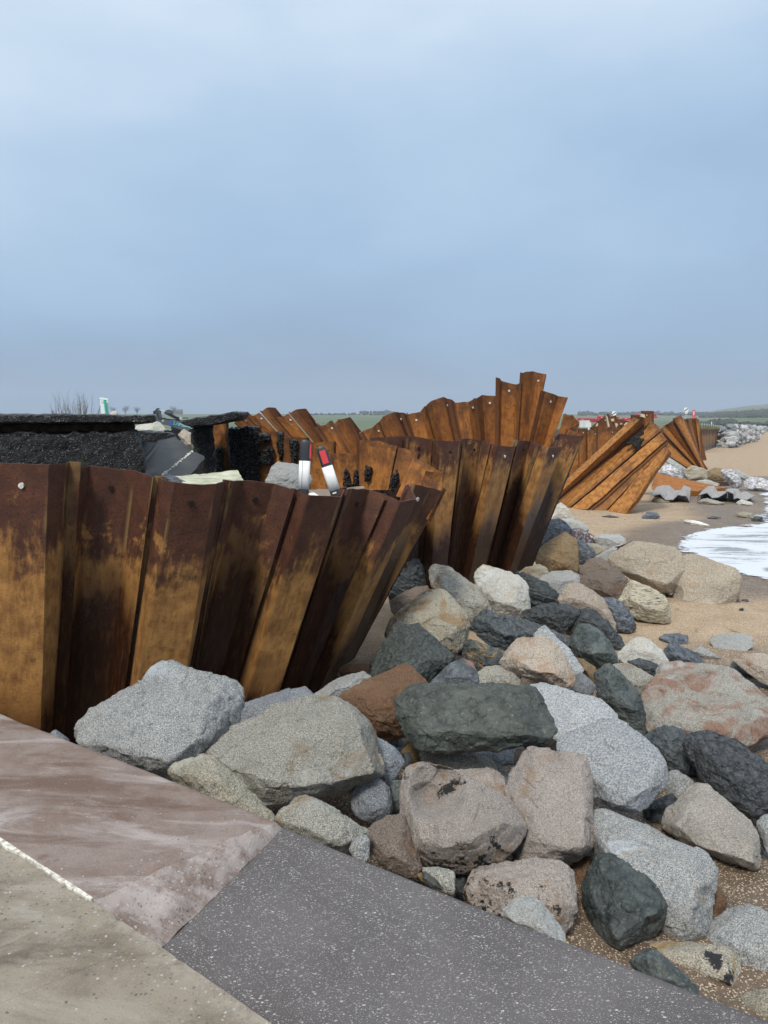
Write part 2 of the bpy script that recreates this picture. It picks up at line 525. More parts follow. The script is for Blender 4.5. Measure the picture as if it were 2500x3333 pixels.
def rust(name, kind):
    """weathered sheet-pile steel; UV.x runs across the piles, UV.y is metres below the pile head"""
    n = NT(name)
    uv = n.coord('UV')
    s = n.sep(uv)
    lighter = n.attr('lighter')  # tone value of each pile column, low is darker
    stretch = n.N.new('ShaderNodeMapping')
    stretch.inputs['Scale'].default_value = (1.0, 0.22, 1.0)
    n.link(uv, stretch.inputs[0])
    sv = stretch.outputs[0]
    low = n.noise(sv, 3.2, 4, 0.5)
    mid = n.noise(uv, 7, 5, 0.6)
    run = n.noise(sv, 26, 5, 0.65)
    fine = n.noise(uv, 90, 4, 0.7)
    pit = n.noise(uv, 55, 3, 0.6)
    if kind == 'wet':  # brown, ochre and dark zones from the pile head down
        brown = n.mix(n.step(mid, 0.35, 0.7), (0.062, 0.024, 0.014), (0.105, 0.040, 0.020))
        brown = n.mix(n.step(pit, 0.52, 0.62, 0, 0.75), brown, (0.045, 0.014, 0.008))
        brown = n.mix(n.step(n.noise(uv, 24, 3, 0.6), 0.62, 0.7, 0, 0.25), brown, (0.10, 0.07, 0.06))
        ochre = n.mix(n.step(n.math('ADD', n.math('MULTIPLY', run, 0.45), n.math('MULTIPLY', mid, 0.55)), 0.36, 0.66), (0.175, 0.074, 0.020), (0.41, 0.205, 0.058))
        ochre = n.mix(n.step(fine, 0.4, 0.75, 0, 0.4), ochre, (0.20, 0.12, 0.05))
        dark = n.mix(n.step(run, 0.45, 0.75), (0.028, 0.011, 0.0055), (0.075, 0.029, 0.012))
        h = n.math('MULTIPLY_ADD', n.math('SUBTRACT', low, 0.5), 1.15, s['Y'])
        h = n.math('MULTIPLY_ADD', n.math('SUBTRACT', mid, 0.5), 0.55, h)
        h = n.math('MULTIPLY_ADD', n.math('SUBTRACT', fine, 0.5), 0.12, h)
        h = n.math('MULTIPLY_ADD', n.math('SUBTRACT', run, 0.5), 0.70, h)
        scale_ = n.voro(uv, 9, 'F1', 'Color')
        sc3 = n.N.new('ShaderNodeSeparateColor'); n.link(scale_, sc3.inputs[0])
        flake = n.step(n.noise(uv, 13, 6, 0.75, 0.8), 0.60, 0.63, 0, 0.8)
        brown = n.mix(n.math('MULTIPLY', flake, n.step(s['Y'], 0.25, 0.7)), brown, (0.036, 0.016, 0.011))
        ochre = n.mix(n.math('MULTIPLY', flake, 0.6), ochre, (0.085, 0.036, 0.014))
        vd = n.math('MULTIPLY_ADD', lighter, 1.20, 0.70)  # depth below the head where the darker zone begins
        m_o = n.step(h, 0.46, 0.82)
        m_d = n.step(n.math('SUBTRACT', h, vd), -0.22, 0.24)
        patch = n.math('MULTIPLY', n.step(n.noise(uv, 3.0, 4, 0.6), 0.62, 0.68), n.step(s['Y'], 0.15, 0.3))
        col = n.mix(n.math('MAXIMUM', m_o, patch), brown, ochre)
        edge = n.attr('edge')
        col = n.mix(n.math('MULTIPLY', n.step(edge, 0.75, 1.0), n.step(n.noise(uv, 1.6, 3, 0.5), 0.5, 0.62, 0, 0.8)), col, (0.235, 0.145, 0.055))
        col = n.mix(m_d, col, dark)
        r = n.mix(m_d, (0.70,) * 3, (0.27,) * 3)
    else:
        a, b_, d_ = {'orange': ((0.23, 0.084, 0.018), (0.44, 0.175, 0.036), (0.075, 0.028, 0.011)),
                     'bright': ((0.25, 0.10, 0.023), (0.48, 0.21, 0.05), (0.085, 0.032, 0.013)),
                     'tall': ((0.20, 0.070, 0.014), (0.38, 0.140, 0.026), (0.070, 0.026, 0.010)),
                     'grey': ((0.24, 0.21, 0.19), (0.42, 0.43, 0.45), (0.13, 0.08, 0.05))}[kind]
        col = n.mix(n.step(n.math('ADD', n.math('MULTIPLY', run, 0.22 if kind == 'bright' else 0.45), n.math('MULTIPLY', mid, 0.78 if kind == 'bright' else 0.55)), 0.38, 0.62), a, b_)
        col = n.mix(n.step(n.noise(sv, 4, 6, 0.7), 0.50, 0.66, 0, 0.7 if kind != 'grey' else 0.25), col, d_)
        col = n.mix(n.step(mid, 0.55, 0.75, 0, 0.6), col, tuple(0.7 * x for x in a))
        blot = n.math('MULTIPLY', n.step(n.noise(uv, 11, 5, 0.7), 0.56, 0.66), 0.7 if kind != 'grey' else 0.2)
        col = n.mix(blot, col, tuple(1.1 * x for x in d_))
        col = n.mix(n.step(lighter, 0.2, 0.8, 0.8, 0.0), col, d_)  # low columns darkened: shade painted into recesses to deepen the profile
        col = n.mix(n.math('MULTIPLY', n.step(s['Y'], 0.05, 0.42, 1.0, 0.0), n.step(n.noise(uv, 6, 5, 0.7), 0.38, 0.58, 0.25, 0.85)), col, d_)
        r = 0.78
    nb = n.bump(pit, 0.55, 0.006)
    nb = n.bump(run, 0.25, 0.01, nb)
    nb = n.bump(mid, 0.2, 0.03, nb)
    return n.done(col, r, nb, 0.35)


M['rust_banded'] = rust('banded_weathered_steel', 'wet')
M['rust_orange'] = rust('orange_rusted_steel', 'orange')
M['rust_bright'] = rust('bright_rusted_steel', 'bright')
M['rust_tall'] = rust('brown_rusted_steel', 'tall')
M['rust_grey'] = rust('worn_grey_steel', 'grey')
M['hole'] = plain('dark_hole_disc', (0.012, 0.009, 0.008), 0.8)  # dark disc painted for the unlit depth of a hole
M['hole_bright'] = plain('bright_hole_disc', (0.62, 0.60, 0.57), 0.7, 0.3, 60)  # pale disc standing in for daylight seen through a hole
M['chip'] = plain('cream_concrete_chip', (0.62, 0.50, 0.36), 0.85, 0.2, 20)


def asphalt_mat(name, base, chip, amount, scale, smooth=False):
    n = NT(name)
    co = n.coord()
    v = n.voro(co, scale, 'F1', 'Distance')
    c = n.voro(co, scale, 'F1', 'Color')
    cs = n.N.new('ShaderNodeSeparateColor')
    n.link(c, cs.inputs[0])
    k = n.noise(co, 3.5, 4)
    col = n.mix(n.step(k, 0.35, 0.65), base, tuple(0.55 * x for x in base))
    stone = n.math('MULTIPLY', n.step(cs.outputs[0], 1 - amount, 1 - amount + 0.08), n.step(v, 0.45, 0.25))
    stone_c = n.mix(cs.outputs[1], chip, tuple(0.35 * x for x in chip))
    col = n.mix(stone, col, stone_c)
    h = n.step(v, 0.0, 0.6, 1, 0)
    nb = n.bump(h, 0.3 if smooth else 0.8, 0.004 if smooth else 0.012)
    return n.done(col, 0.55 if smooth else n.step(cs.outputs[2], 0, 1, 0.3, 0.8), nb, 0.45)


M['asphalt_face'] = asphalt_mat('broken_asphalt', (0.013, 0.013, 0.014), (0.30, 0.30, 0.31), 0.28, 75)
M['asphalt_top'] = asphalt_mat('asphalt_wearing_course', (0.040, 0.042, 0.045), (0.12, 0.12, 0.12), 0.3, 120, True)
M['soil'] = plain('road_base_soil', (0.045, 0.026, 0.017), 0.9, 0.5, 14)


def sand_mat():
    n = NT('beach_sand')
    p = n.geo_coord()
    s = n.sep(p)
    big = n.noise(p, 0.35, 4)
    mid = n.noise(p, 2.2, 5, 0.6)
    fine = n.noise(p, 130, 3, 0.8)
    dryc = n.mix(n.step(mid, 0.3, 0.7), (0.32, 0.235, 0.155), (0.41, 0.31, 0.21))
    wet_shade_c = n.mix(n.step(mid, 0.3, 0.7), (0.105, 0.075, 0.051), (0.15, 0.108, 0.075))
    # damp by the swash and low ground; deepened tone doubles as wall-foot shade
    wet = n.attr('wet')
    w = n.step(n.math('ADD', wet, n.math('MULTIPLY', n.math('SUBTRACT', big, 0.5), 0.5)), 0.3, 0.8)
    col = n.mix(w, dryc, wet_shade_c)
    v = n.voro(p, 150, 'F1', 'Color')
    cs = n.N.new('ShaderNodeSeparateColor'); n.link(v, cs.inputs[0])
    col = n.mix(n.step(cs.outputs[0], 0.80, 0.95, 0, 0.9), col, (0.66, 0.54, 0.40))
    col = n.mix(n.step(cs.outputs[1], 0.78, 0.95, 0, 0.85), col, (0.075, 0.05, 0.035))
    v3 = n.voro(p, 38, 'F1', 'Color')
    c3 = n.N.new('ShaderNodeSeparateColor'); n.link(v3, c3.inputs[0])
    d3 = n.voro(p, 38, 'F1', 'Distance')
    peb = n.math('MULTIPLY', n.step(c3.outputs[0], 0.90, 0.92), n.step(d3, 0.34, 0.2))
    col = n.mix(peb, col, n.mix(c3.outputs[1], (0.10, 0.075, 0.06), (0.66, 0.56, 0.44)))
    # dark threads of weed and slate grit left along the tide lines
    tl = n.N.new('ShaderNodeMapping'); tl.inputs['Scale'].default_value = (1.0, 0.30, 1); tl.inputs['Rotation'].default_value = (0, 0, 0.5)
    n.link(p, tl.inputs[0])
    th = n.noise(tl.outputs[0], 5.5, 6, 0.75, 0.4)
    col = n.mix(n.math('MULTIPLY', n.step(th, 0.60, 0.68), n.step(n.noise(p, 0.5, 3), 0.45, 0.6, 0, 0.8)), col, (0.07, 0.055, 0.045))
    nb = n.bump(mid, 0.5, 0.06)
    nb = n.bump(n.noise(p, 9, 4, 0.6), 0.5, 0.02, nb)
    nb = n.bump(fine, 0.4, 0.006, nb)
    return n.done(col, n.step(w, 0, 1, 0.88, 0.5), nb, 0.3)


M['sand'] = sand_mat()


def water_mat():
    n = NT('foaming_swash')
    p = n.geo_coord()
    mp = n.N.new('ShaderNodeMapping'); mp.inputs['Scale'].default_value = (0.30, 1.15, 1); mp.inputs['Rotation'].default_value = (0, 0, 0.16)
    n.link(p, mp.inputs[0])
    f = n.noise(mp.outputs[0], 1.7, 8, 0.66, 0.9)
    g = n.noise(p, 14, 4, 0.7)
    near = n.attr('shore')
    lip = n.step(near, 0.9, 0.05, 0, 0.10)
    k = n.math('ADD', n.math('MULTIPLY_ADD', g, 0.16, f), lip)
    foam = n.step(k, 0.455, 0.62)
    col = n.mix(foam, (0.30, 0.285, 0.275), (0.60, 0.64, 0.69))
    nb = n.bump(k, 0.6, 0.03)
    lace = n.noise(p, 3.2, 7, 0.7, 0.6)
    al = n.step(n.math('MULTIPLY_ADD', n.math('SUBTRACT', lace, 0.5), 1.3, near), -0.03, 0.05)
    n.link(al, n.b.inputs['Alpha'])
    return n.done(col, n.step(foam, 0, 1, 0.12, 0.7), nb, 0.5)


M['water'] = water_mat()


def concrete_mat(name, a, b, stain, white, pebbles=0.0):
    n = NT(name)
    p = n.geo_coord()
    k = n.noise(p, 2.6, 6, 0.62)
    mp = n.N.new('ShaderNodeMapping'); mp.inputs['Scale'].default_value = (0.6, 2.2, 1); mp.inputs['Rotation'].default_value = (0, 0, 0.55)
    n.link(p, mp.inputs[0])
    st = n.noise(mp.outputs[0], 2.0, 6, 0.65, 0.5)
    k2 = n.noise(p, 11, 5, 0.7)
    col = n.mix(n.step(n.math('MULTIPLY_ADD', k2, 0.5, n.math('MULTIPLY', k, 0.6)), 0.42, 0.66), a, b)
    col = n.mix(n.step(n.noise(p, 4.0, 6, 0.7), 0.6, 0.68, 0, 0.6), col, stain)
    col = n.mix(n.step(st, 0.48, 0.64, 0, 0.85), col, stain)
    w = n.noise(mp.outputs[0], 1.5, 7, 0.68, 0.8)
    col = n.mix(n.step(w, 0.49, 0.64, 0, 0.8), col, white)
    f = n.noise(p, 160, 3, 0.75)
    col = n.mix(n.step(f, 0.55, 0.75, 0, 0.4), col, tuple(1.35 * x for x in white))
    col = n.mix(n.step(f, 0.42, 0.28, 0, 0.5), col, tuple(0.5 * x for x in stain))
    pe = n.attr('pebbles')
    pw = n.N.new('ShaderNodeTexNoise'); pw.inputs['Scale'].default_value = 70; n.link(p, pw.inputs['Vector'])
    pv = n.N.new('ShaderNodeVectorMath'); pv.operation = 'MULTIPLY_ADD'; n.link(pw.outputs['Color'], pv.inputs[0]); pv.inputs[1].default_value = (.014, .014, .014); n.link(p, pv.inputs[2])
    v = n.voro(pv.outputs[0], 75, 'F1', 'Distance')
    vc = n.voro(pv.outputs[0], 75, 'F1', 'Color')
    cs = n.N.new('ShaderNodeSeparateColor'); n.link(vc, cs.inputs[0])
    peb = n.math('MULTIPLY', n.step(v, 0.40, 0.26), n.step(n.math('ADD', cs.outputs[0], pe), 0.98, 1.02))
    pc = n.ramp(cs.outputs[1], [(0, (0.10, 0.10, 0.11)), (0.4, (0.17, 0.13, 0.12)), (0.7, (0.26, 0.25, 0.25)), (1, (0.42, 0.40, 0.38))])
    col = n.mix(peb, col, pc)
    rim = n.math('MULTIPLY', n.step(pe, 0.40, 0.5), n.step(n.noise(p, 9, 5, 0.7), 0.42, 0.6))
    col = n.mix(n.math('MULTIPLY', rim, 0.5), col, tuple(1.15 * x for x in white))
    nb = n.bump(k, 0.2, 0.02)
    nb = n.bump(f, 0.4, 0.003, nb)
    nb = n.bump(n.step(v, 0.1, 0.5, 1, 0), 0.25, 0.003, nb)
    return n.done(col, 0.8, nb, 0.3)


M['slab'] = concrete_mat('promenade_concrete', (0.185, 0.152, 0.115), (0.258, 0.222, 0.175), (0.098, 0.078, 0.060), (0.32, 0.29, 0.245))
M['block'] = concrete_mat('red_stained_concrete', (0.185, 0.132, 0.108), (0.24, 0.192, 0.172), (0.125, 0.080, 0.060), (0.38, 0.34, 0.325))


def aggregate_mat():
    n = NT('exposed_aggregate')
    p = n.geo_coord()
    mp = n.N.new('ShaderNodeMapping'); mp.inputs['Scale'].default_value = (1.0, 1.7, 1); mp.inputs['Rotation'].default_value = (0, 0, -0.5)
    n.link(p, mp.inputs[0])
    base = n.mix(n.step(n.noise(p, 2.2, 5, 0.6), 0.35, 0.68), (0.084, 0.077, 0.078), (0.114, 0.105, 0.107))
    col = base
    h = None
    for sc, th, seed in ((66, 0.50, 0.0), (105, 0.34, 3.7), (175, 0.22, 9.1)):
        m2 = n.N.new('ShaderNodeMapping'); m2.inputs['Location'].default_value = (seed, seed, seed)
        n.link(mp.outputs[0], m2.inputs[0])
        ds = n.N.new('ShaderNodeVectorMath'); ds.operation = 'ADD'
        nv = n.N.new('ShaderNodeTexNoise'); nv.inputs['Scale'].default_value = sc * 1.4; n.link(m2.outputs[0], nv.inputs['Vector'])
        sc_ = n.N.new('ShaderNodeVectorMath'); sc_.operation = 'SCALE'; sc_.inputs['Scale'].default_value = 0.5 / sc
        n.link(nv.outputs['Color'], sc_.inputs[0])
        n.link(m2.outputs[0], ds.inputs[0]); n.link(sc_.outputs[0], ds.inputs[1])
        v = n.voro(ds.outputs[0], sc, 'F1', 'Distance')
        vc = n.voro(ds.outputs[0], sc, 'F1', 'Color')
        cs = n.N.new('ShaderNodeSeparateColor'); n.link(vc, cs.inputs[0])
        size = n.math('MULTIPLY_ADD', cs.outputs[2], 0.24, 0.13)
        m = n.math('MULTIPLY', n.step(n.math('SUBTRACT', v, size), 0.03, -0.03), n.step(cs.outputs[0], th, th + 0.02))
        pc = n.ramp(cs.outputs[1], [(0, (0.085, 0.082, 0.085)), (0.25, (0.20, 0.205, 0.215)), (0.45, (0.24, 0.185, 0.16)),
                                    (0.6, (0.29, 0.285, 0.29)), (0.88, (0.36, 0.345, 0.335)), (1, (0.52, 0.50, 0.47))])
        col = n.mix(m, col, pc)
        h = m if h is None else n.math('MAXIMUM', h, m)
    f = n.noise(p, 190, 2, 0.7)
    col = n.mix(n.step(f, 0.55, 0.8, 0, 0.45), col, (0.30, 0.285, 0.28))
    nb = n.bump(h, 0.5, 0.004)
    nb = n.bump(f, 0.3, 0.002, nb)
    return n.done(col, n.step(h, 0, 1, 0.75, 0.5), nb, 0.35)


M['aggregate'] = aggregate_mat()
M['white_paint'] = plain('flaking_white_paint', (0.56, 0.54, 0.48), 0.8, 0.45, 40)
M['post_black'] = plain('black_plastic', (0.028, 0.031, 0.036), 0.42, 0.15, 10, 0.5)
M['post_white'] = plain('white_reflective_sheet', (0.80, 0.81, 0.80), 0.45, 0.04, 30)
M['post_red'] = plain('red_reflector', (0.66, 0.045, 0.055), 0.35, 0.08, 60, 0.6)
M['pale_slab'] = plain('pale_concrete', (0.43, 0.44, 0.33), 0.85, 0.28, 7)
M['dust_slab'] = plain('brown_concrete', (0.22, 0.17, 0.135), 0.85, 0.25, 9)
M['foam_sheet'] = plain('white_plastic_scrap', (0.72, 0.71, 0.66), 0.6, 0.2, 14)
M['black_rubber'] = plain('black_hose', (0.012, 0.012, 0.013), 0.5)
M['rebar'] = plain('rusty_bar', (0.075, 0.032, 0.024), 0.8, 0.4, 30)
M['machine'] = plain('grey_machine_paint', (0.085, 0.098, 0.115), 0.45, 0.15, 6, 0.5)
M['machine_dark'] = plain('dark_steel', (0.03, 0.032, 0.036), 0.4, 0.15, 6, 0.5)
M['chrome'] = plain('bright_steel', (0.5, 0.52, 0.54), 0.25, 0.1, 6, 0.6)
M['blue_logo'] = plain('blue_lettering', (0.05, 0.16, 0.75), 0.5)
M['green_logo'] = plain('green_lettering', (0.10, 0.52, 0.50), 0.5)
M['white_logo'] = plain('pale_lettering', (0.45, 0.62, 0.75), 0.5)
M['sign_back'] = plain('pale_sign_panel', (0.78, 0.88, 0.88), 0.5, 0.06)
M['sign_post'] = plain('green_post_paint', (0.075, 0.42, 0.33), 0.5)
M['sign_white'] = plain('white_sign_face', (0.82, 0.84, 0.84), 0.5, 0.04)
M['sign_black'] = plain('black_sign_band', (0.02, 0.02, 0.02), 0.5)
M['galv'] = plain('galvanised_steel', (0.45, 0.52, 0.53), 0.5)
M['barrier_red'] = plain('red_barrier_plastic', (0.72, 0.05, 0.075), 0.5, 0.12, 3)
M['block_white'] = plain('white_concrete_block', (0.62, 0.64, 0.62), 0.8, 0.2, 3)
M['twig'] = plain('bare_twig_bark', (0.16, 0.105, 0.08), 0.85, 0.3, 3)
M['far_twig'] = plain('far_bare_branches', (0.10, 0.095, 0.095), 0.9, 0.25, 1)
M['grass'] = plain('rough_bank_grass', (0.17, 0.155, 0.062), 0.95, 0.4, 2.5)
M['cloth_dark'] = plain('dark_coat', (0.02, 0.022, 0.026), 0.8)
M['skin'] = plain('skin_tone', (0.42, 0.26, 0.19), 0.6)


def field_mat():
    n = NT('winter_field')
    p = n.geo_coord()
    k = n.noise(p, 0.03, 5, 0.6)
    mp = n.N.new('ShaderNodeMapping'); mp.inputs['Scale'].default_value = (0.25, 1, 1)
    n.link(p, mp.inputs[0])
    s = n.noise(mp.outputs[0], 0.06, 5, 0.65, 0.6)
    col = n.mix(n.step(k, 0.35, 0.65), (0.085, 0.125, 0.07), (0.14, 0.165, 0.09))
    col = n.mix(n.step(s, 0.56, 0.66, 0, 0.6), col, (0.10, 0.085, 0.06))
    return n.done(col, 0.95, n.bump(n.noise(p, 1.5, 4), 0.3, 0.2), 0.2)


M['field'] = field_mat()


def hill_mat():
    n = NT('hill_pasture')
    p = n.geo_coord()
    k = n.noise(p, 0.006, 5, 0.6)
    col = n.mix(n.step(k, 0.4, 0.6), (0.13, 0.15, 0.10), (0.17, 0.175, 0.125))
    return n.done(col, 0.95, None, 0.2)


M['hill'] = hill_mat()
M['wood'] = plain('bare_woodland', (0.060, 0.068, 0.055), 0.95, 0.35, 0.06)

# ------------------------------------------------------------------ ground, sea, land
def seg_dist(px, py, pts):
    best = np.full(px.shape, 1e9)
    for (ax, ay), (bx, by) in zip(pts[:-1], pts[1:]):
        dx, dy = bx - ax, by - ay
        t = np.clip(((px - ax) * dx + (py - ay) * dy) / (dx * dx + dy * dy), 0, 1)
        best = np.minimum(best, np.hypot(px - ax - t * dx, py - ay - t * dy))
    return best


near_edge = [on('B', x, y, 0.012) for x, y in ((1070, 350), (1078, 372), (1095, 392), (1120, 412), (1150, 430), (1200, 455), (1250, 477), (1300, 494),
                                               (1350, 511), (1400, 528), (1450, 541), (1500, 556), (1550, 570), (1600, 582), (1659, 596))]
far_edge = [on('B', x, y, 0.012) for x, y in ((1080, 335), (1100, 312), (1125, 296), (1150, 281), (1200, 268), (1250, 256), (1330, 247), (1400, 240),
                                              (1500, 236), (1530, 226), (1600, 216), (1620, 211), (1659, 209))]
shore = [(p.x, p.y) for p in reversed(near_edge)] + [(p.x, p.y) for p in far_edge]


def axis(lo, a, b, hi, step, grow=1.35):
    c = list(np.arange(a, b, step))
    out, s, x = [], step, b
    while x < hi:
        out.append(x); s *= grow; x += s
    out.append(hi)
    pre, s, x = [], step, a
    while x > lo:
        s *= grow; x -= s; pre.append(max(x, lo))
    return np.array(sorted(set(pre + c + out)))


def make_sand():
    xs = axis(-3600, -4, 14, 3600, 0.14)
    ys = axis(-60, 1.5, 34, 3600, 0.14)
    X, Y = np.meshgrid(xs, ys)
    P = np.stack([X.ravel(), Y.ravel(), np.zeros(X.size)], 1)
    ds = seg_dist(P[:, 0], P[:, 1], shore)
    fade = np.clip((ds - 0.15) / 1.5, 0, 1) * (P[:, 0] < 6) * np.clip((120 - P[:, 1]) / 60, 0, 1)
    P[:, 2] = fade * (0.05 * fbm(P * 0.9, 4, 3) + 0.03 * fbm(P * 3.1, 3, 9))
    P[:, 2] -= 0.02 * (P[:, 0] > 6) * np.clip((P[:, 0] - 6) / 6, 0, 1)
    wet = np.maximum(np.clip(1.25 - ds / 2.2, 0, 1), np.clip((10.5 - P[:, 1]) / 3.5, 0, 1))  # damp; the low-ground term also carries the painted shade
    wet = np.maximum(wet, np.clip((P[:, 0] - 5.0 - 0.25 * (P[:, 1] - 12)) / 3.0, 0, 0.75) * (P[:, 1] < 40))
    nx = len(xs)
    F = [(j * nx + i, j * nx + i + 1, (j + 1) * nx + i + 1, (j + 1) * nx + i) for j in range(len(ys) - 1) for i in range(nx - 1)]
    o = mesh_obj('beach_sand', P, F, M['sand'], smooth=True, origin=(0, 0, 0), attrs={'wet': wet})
    tag(o, kind='structure')


make_sand()


def inside_mask(X, Y, poly):
    c = np.zeros(X.shape, dtype=bool)
    j = len(poly) - 1
    for i in range(len(poly)):
        (xi, yi), (xj, yj) = poly[i], poly[j]
        if yi != yj:
            c ^= ((yi > Y) != (yj > Y)) & (X < (xj - xi) * (Y - yi) / (yj - yi) + xi)
        j = i
    return c


def swash(poly, xs, ys, z):
    """thin sheet of foaming water; the attribute 'shore' is the distance in from its edge"""
    X, Y = np.meshgrid(xs, ys)
    ins = inside_mask(X.ravel(), Y.ravel(), poly)
    d = seg_dist(X.ravel(), Y.ravel(), poly + poly[:1])
    sd = np.where(ins, d, -d)
    nx = len(xs)
    keep = sd > -.6
    F = []
    for j in range(len(ys) - 1):
        for i in range(nx - 1):
            a_ = j * nx + i
            if keep[a_] and keep[a_ + 1] and keep[a_ + nx] and keep[a_ + nx + 1]:
                F.append((a_, a_ + 1, a_ + nx + 1, a_ + nx))
    used = np.unique(np.array(F).ravel())
    mp = {int(k): q for q, k in enumerate(used)}
    V = [(float(X.ravel()[k]), float(Y.ravel()[k]), z) for k in used]
    o = mesh_obj('sea_water', V, [tuple(mp[k] for k in f) for f in F], M['water'], attrs={'shore': [float(sd[k]) for k in used]})
    tag(o, kind='structure')


def make_water():
    poly = [(p.x, p.y) for p in far_edge] + [(13, 26), (24, 46), (90, 178), (600, 1150), (3500, 1200), (3500, -50), (14, 3), (9.5, 8.2)] + [(p.x, p.y) for p in reversed(near_edge)]
    xs = np.concatenate([np.arange(3.0, 14, .11), np.array([14.5, 16, 19, 24, 32, 45, 65, 90, 150, 300, 600, 1200, 2400, 3490])])
    ys = np.concatenate([np.array([-49, -20, -5, 0, 3, 5, 7]), np.arange(8, 27, .11), np.array([28, 30, 34, 40, 46, 60, 80, 110, 178, 260, 400, 600, 800, 1000, 1190])])
    swash(poly, xs, ys, .014)
    for q in (((1575, 192), (1560, 178), (1575, 160), (1620, 152), (1675, 150), (1700, 195)), ((1600, 22), (1625, 10), (1680, 5), (1700, 26), (1640, 28))):
        P = [on('B', x, y, .014) for x, y in q]
        px, py = [p.x for p in P], [p.y for p in P]
        swash([(p.x, p.y) for p in P], np.linspace(min(px) - .7, max(px) + .7, 50), np.linspace(min(py) - .7, max(py) + .7, 50), .014)


make_water()


# crest of the land above the eye line, in photograph pixels, by column of the photograph
CREST = [(-2500, 34), (0, 37), (1000, 38), (1700, 37), (2000, 38), (2200, 39), (2281, 42), (2336, 51), (2382, 58), (2424, 64), (2500, 71), (2700, 84), (3300, 110), (5000, 120)]


def crest(px):
    return np.interp(px, [c[0] for c in CREST], [c[1] for c in CREST])


def land_z(px, r):
    """height of the land at forward distance r (m) in the column px"""
    rc = np.interp(px, [0, 2000, 2500], [1500, 1600, 2600])
    top = 2.6 + crest(px) / FPX * rc
    t = np.clip((r - 330) / (rc - 330), 0, 1.25)
    return 0.25 + (top - 0.25) * np.where(t < 1, t ** 1.05, 1 - (t - 1) * 0.6)


def make_land():
    pxs = np.concatenate([np.linspace(-2600, 1800, 50), np.linspace(1840, 2700, 60), np.linspace(2760, 5200, 20)])
    rs = np.concatenate([[330], np.linspace(360, 2700, 50), [3100, 3300]])
    PX, R = np.meshgrid(pxs, rs)
    P = np.stack([(PX.ravel() - 1250) / FPX * R.ravel(), R.ravel(), land_z(PX.ravel(), R.ravel())], 1)
    P[:, 2] += 0.6 * fbm(P * np.array([.006, .006, 0]), 3, 5) * np.clip((R.ravel() - 400) / 500, 0, 1)
    P[R.ravel() <= 331, 2] = -0.3
    nx = len(pxs)
    F = [(j * nx + i, j * nx + i + 1, (j + 1) * nx + i + 1, (j + 1) * nx + i) for j in range(len(rs) - 1) for i in range(nx - 1)]
    o = mesh_obj('hills', P, F, M['field'], smooth=True, origin=(0, 0, 0))
    o.data.materials.append(M['hill'])
    for p in o.data.polygons:
        c = p.center
        px = c.x / c.y * FPX + 1250
        if px > 1850 and c.y > 700:
            p.material_index = 1
    tag(o, kind='structure')
    # low ground between the road and the fields
    m = MB()
    m.add([(-900, 13, .22), (-7, 13, .22), (-3, 20, .22), (2, 40, .22), (20, 110, .22), (80, 345, .22), (-900, 345, .22)], [tuple(range(7))])
    tag(m.obj('field', M['field']), kind='structure')
    # causeway carrying the road behind the sheet piles
    edge = [(1.2, 19.5), (3.2, 24), (6.2, 29.5), (12.3, 46), (20.6, 74), (31.5, 99), (60, 180), (100, 300)]
    m = MB()
    L_ = [(x - 2.2 - y * 0.03, y + 1) for x, y in edge]
    vs = [(x, y, 2.15) for x, y in edge] + [(x - 8 * min(1, y / 45.), y, 2.15) for x, y in edge] + [(x + .1, y, 0.0) for x, y in edge] + [(x - 9 * min(1, y / 45.), y, 0.1) for x, y in edge]
    n = len(edge)
    fs = []
    for i in range(n - 1):
        fs += [(i, i + 1, n + i + 1, n + i), (i, 2 * n + i, 2 * n + i + 1, i + 1), (n + i, n + i + 1, 3 * n + i + 1, 3 * n + i)]
    m.add(vs, fs)
    tag(m.obj('road_embankment', M['soil']), kind='structure')


make_land()


def blobs(name, pts, mat, label, cat, group=None, seed=1):
    """a mass of bare woodland or hedge: many small irregular clumps (x, y, z, radius)"""
    rnd = random.Random(seed)
    bm = bmesh.new()
    bmesh.ops.create_icosphere(bm, subdivisions=1, radius=1)
    base = [v.co.copy() for v in bm.verts]
    fcs = [[v.index for v in f.verts] for f in bm.faces]
    bm.free()
    V, F = [], []
    for x, y, z, r in pts:
        k = len(V)
        sx, sz = rnd.uniform(.7, 1.5), rnd.uniform(.7, 1.25)
        for b in base:
            j = rnd.uniform(.7, 1.25)
            V.append((x + b.x * r * sx * j, y + b.y * r * j, z + b.z * r * sz * j + r * 0.3))
        F += [tuple(i + k for i in f) for f in fcs]
    o = mesh_obj(name, V, F, mat)
    tag(o, label, cat, group, 'stuff')
    return o


def slope_point(px, elev):
    """point of the land in column px that appears elev photograph pixels above the eye line"""
    rr = np.linspace(340, 2590, 400)
    e = (land_z(np.full(rr.shape, px), rr) - 2.6) / rr * FPX
    i = int(np.argmin(np.abs(e - elev)))
    return (px - 1250) / FPX * rr[i], rr[i], float(land_z(np.array([px]), np.array([rr[i]]))[0])


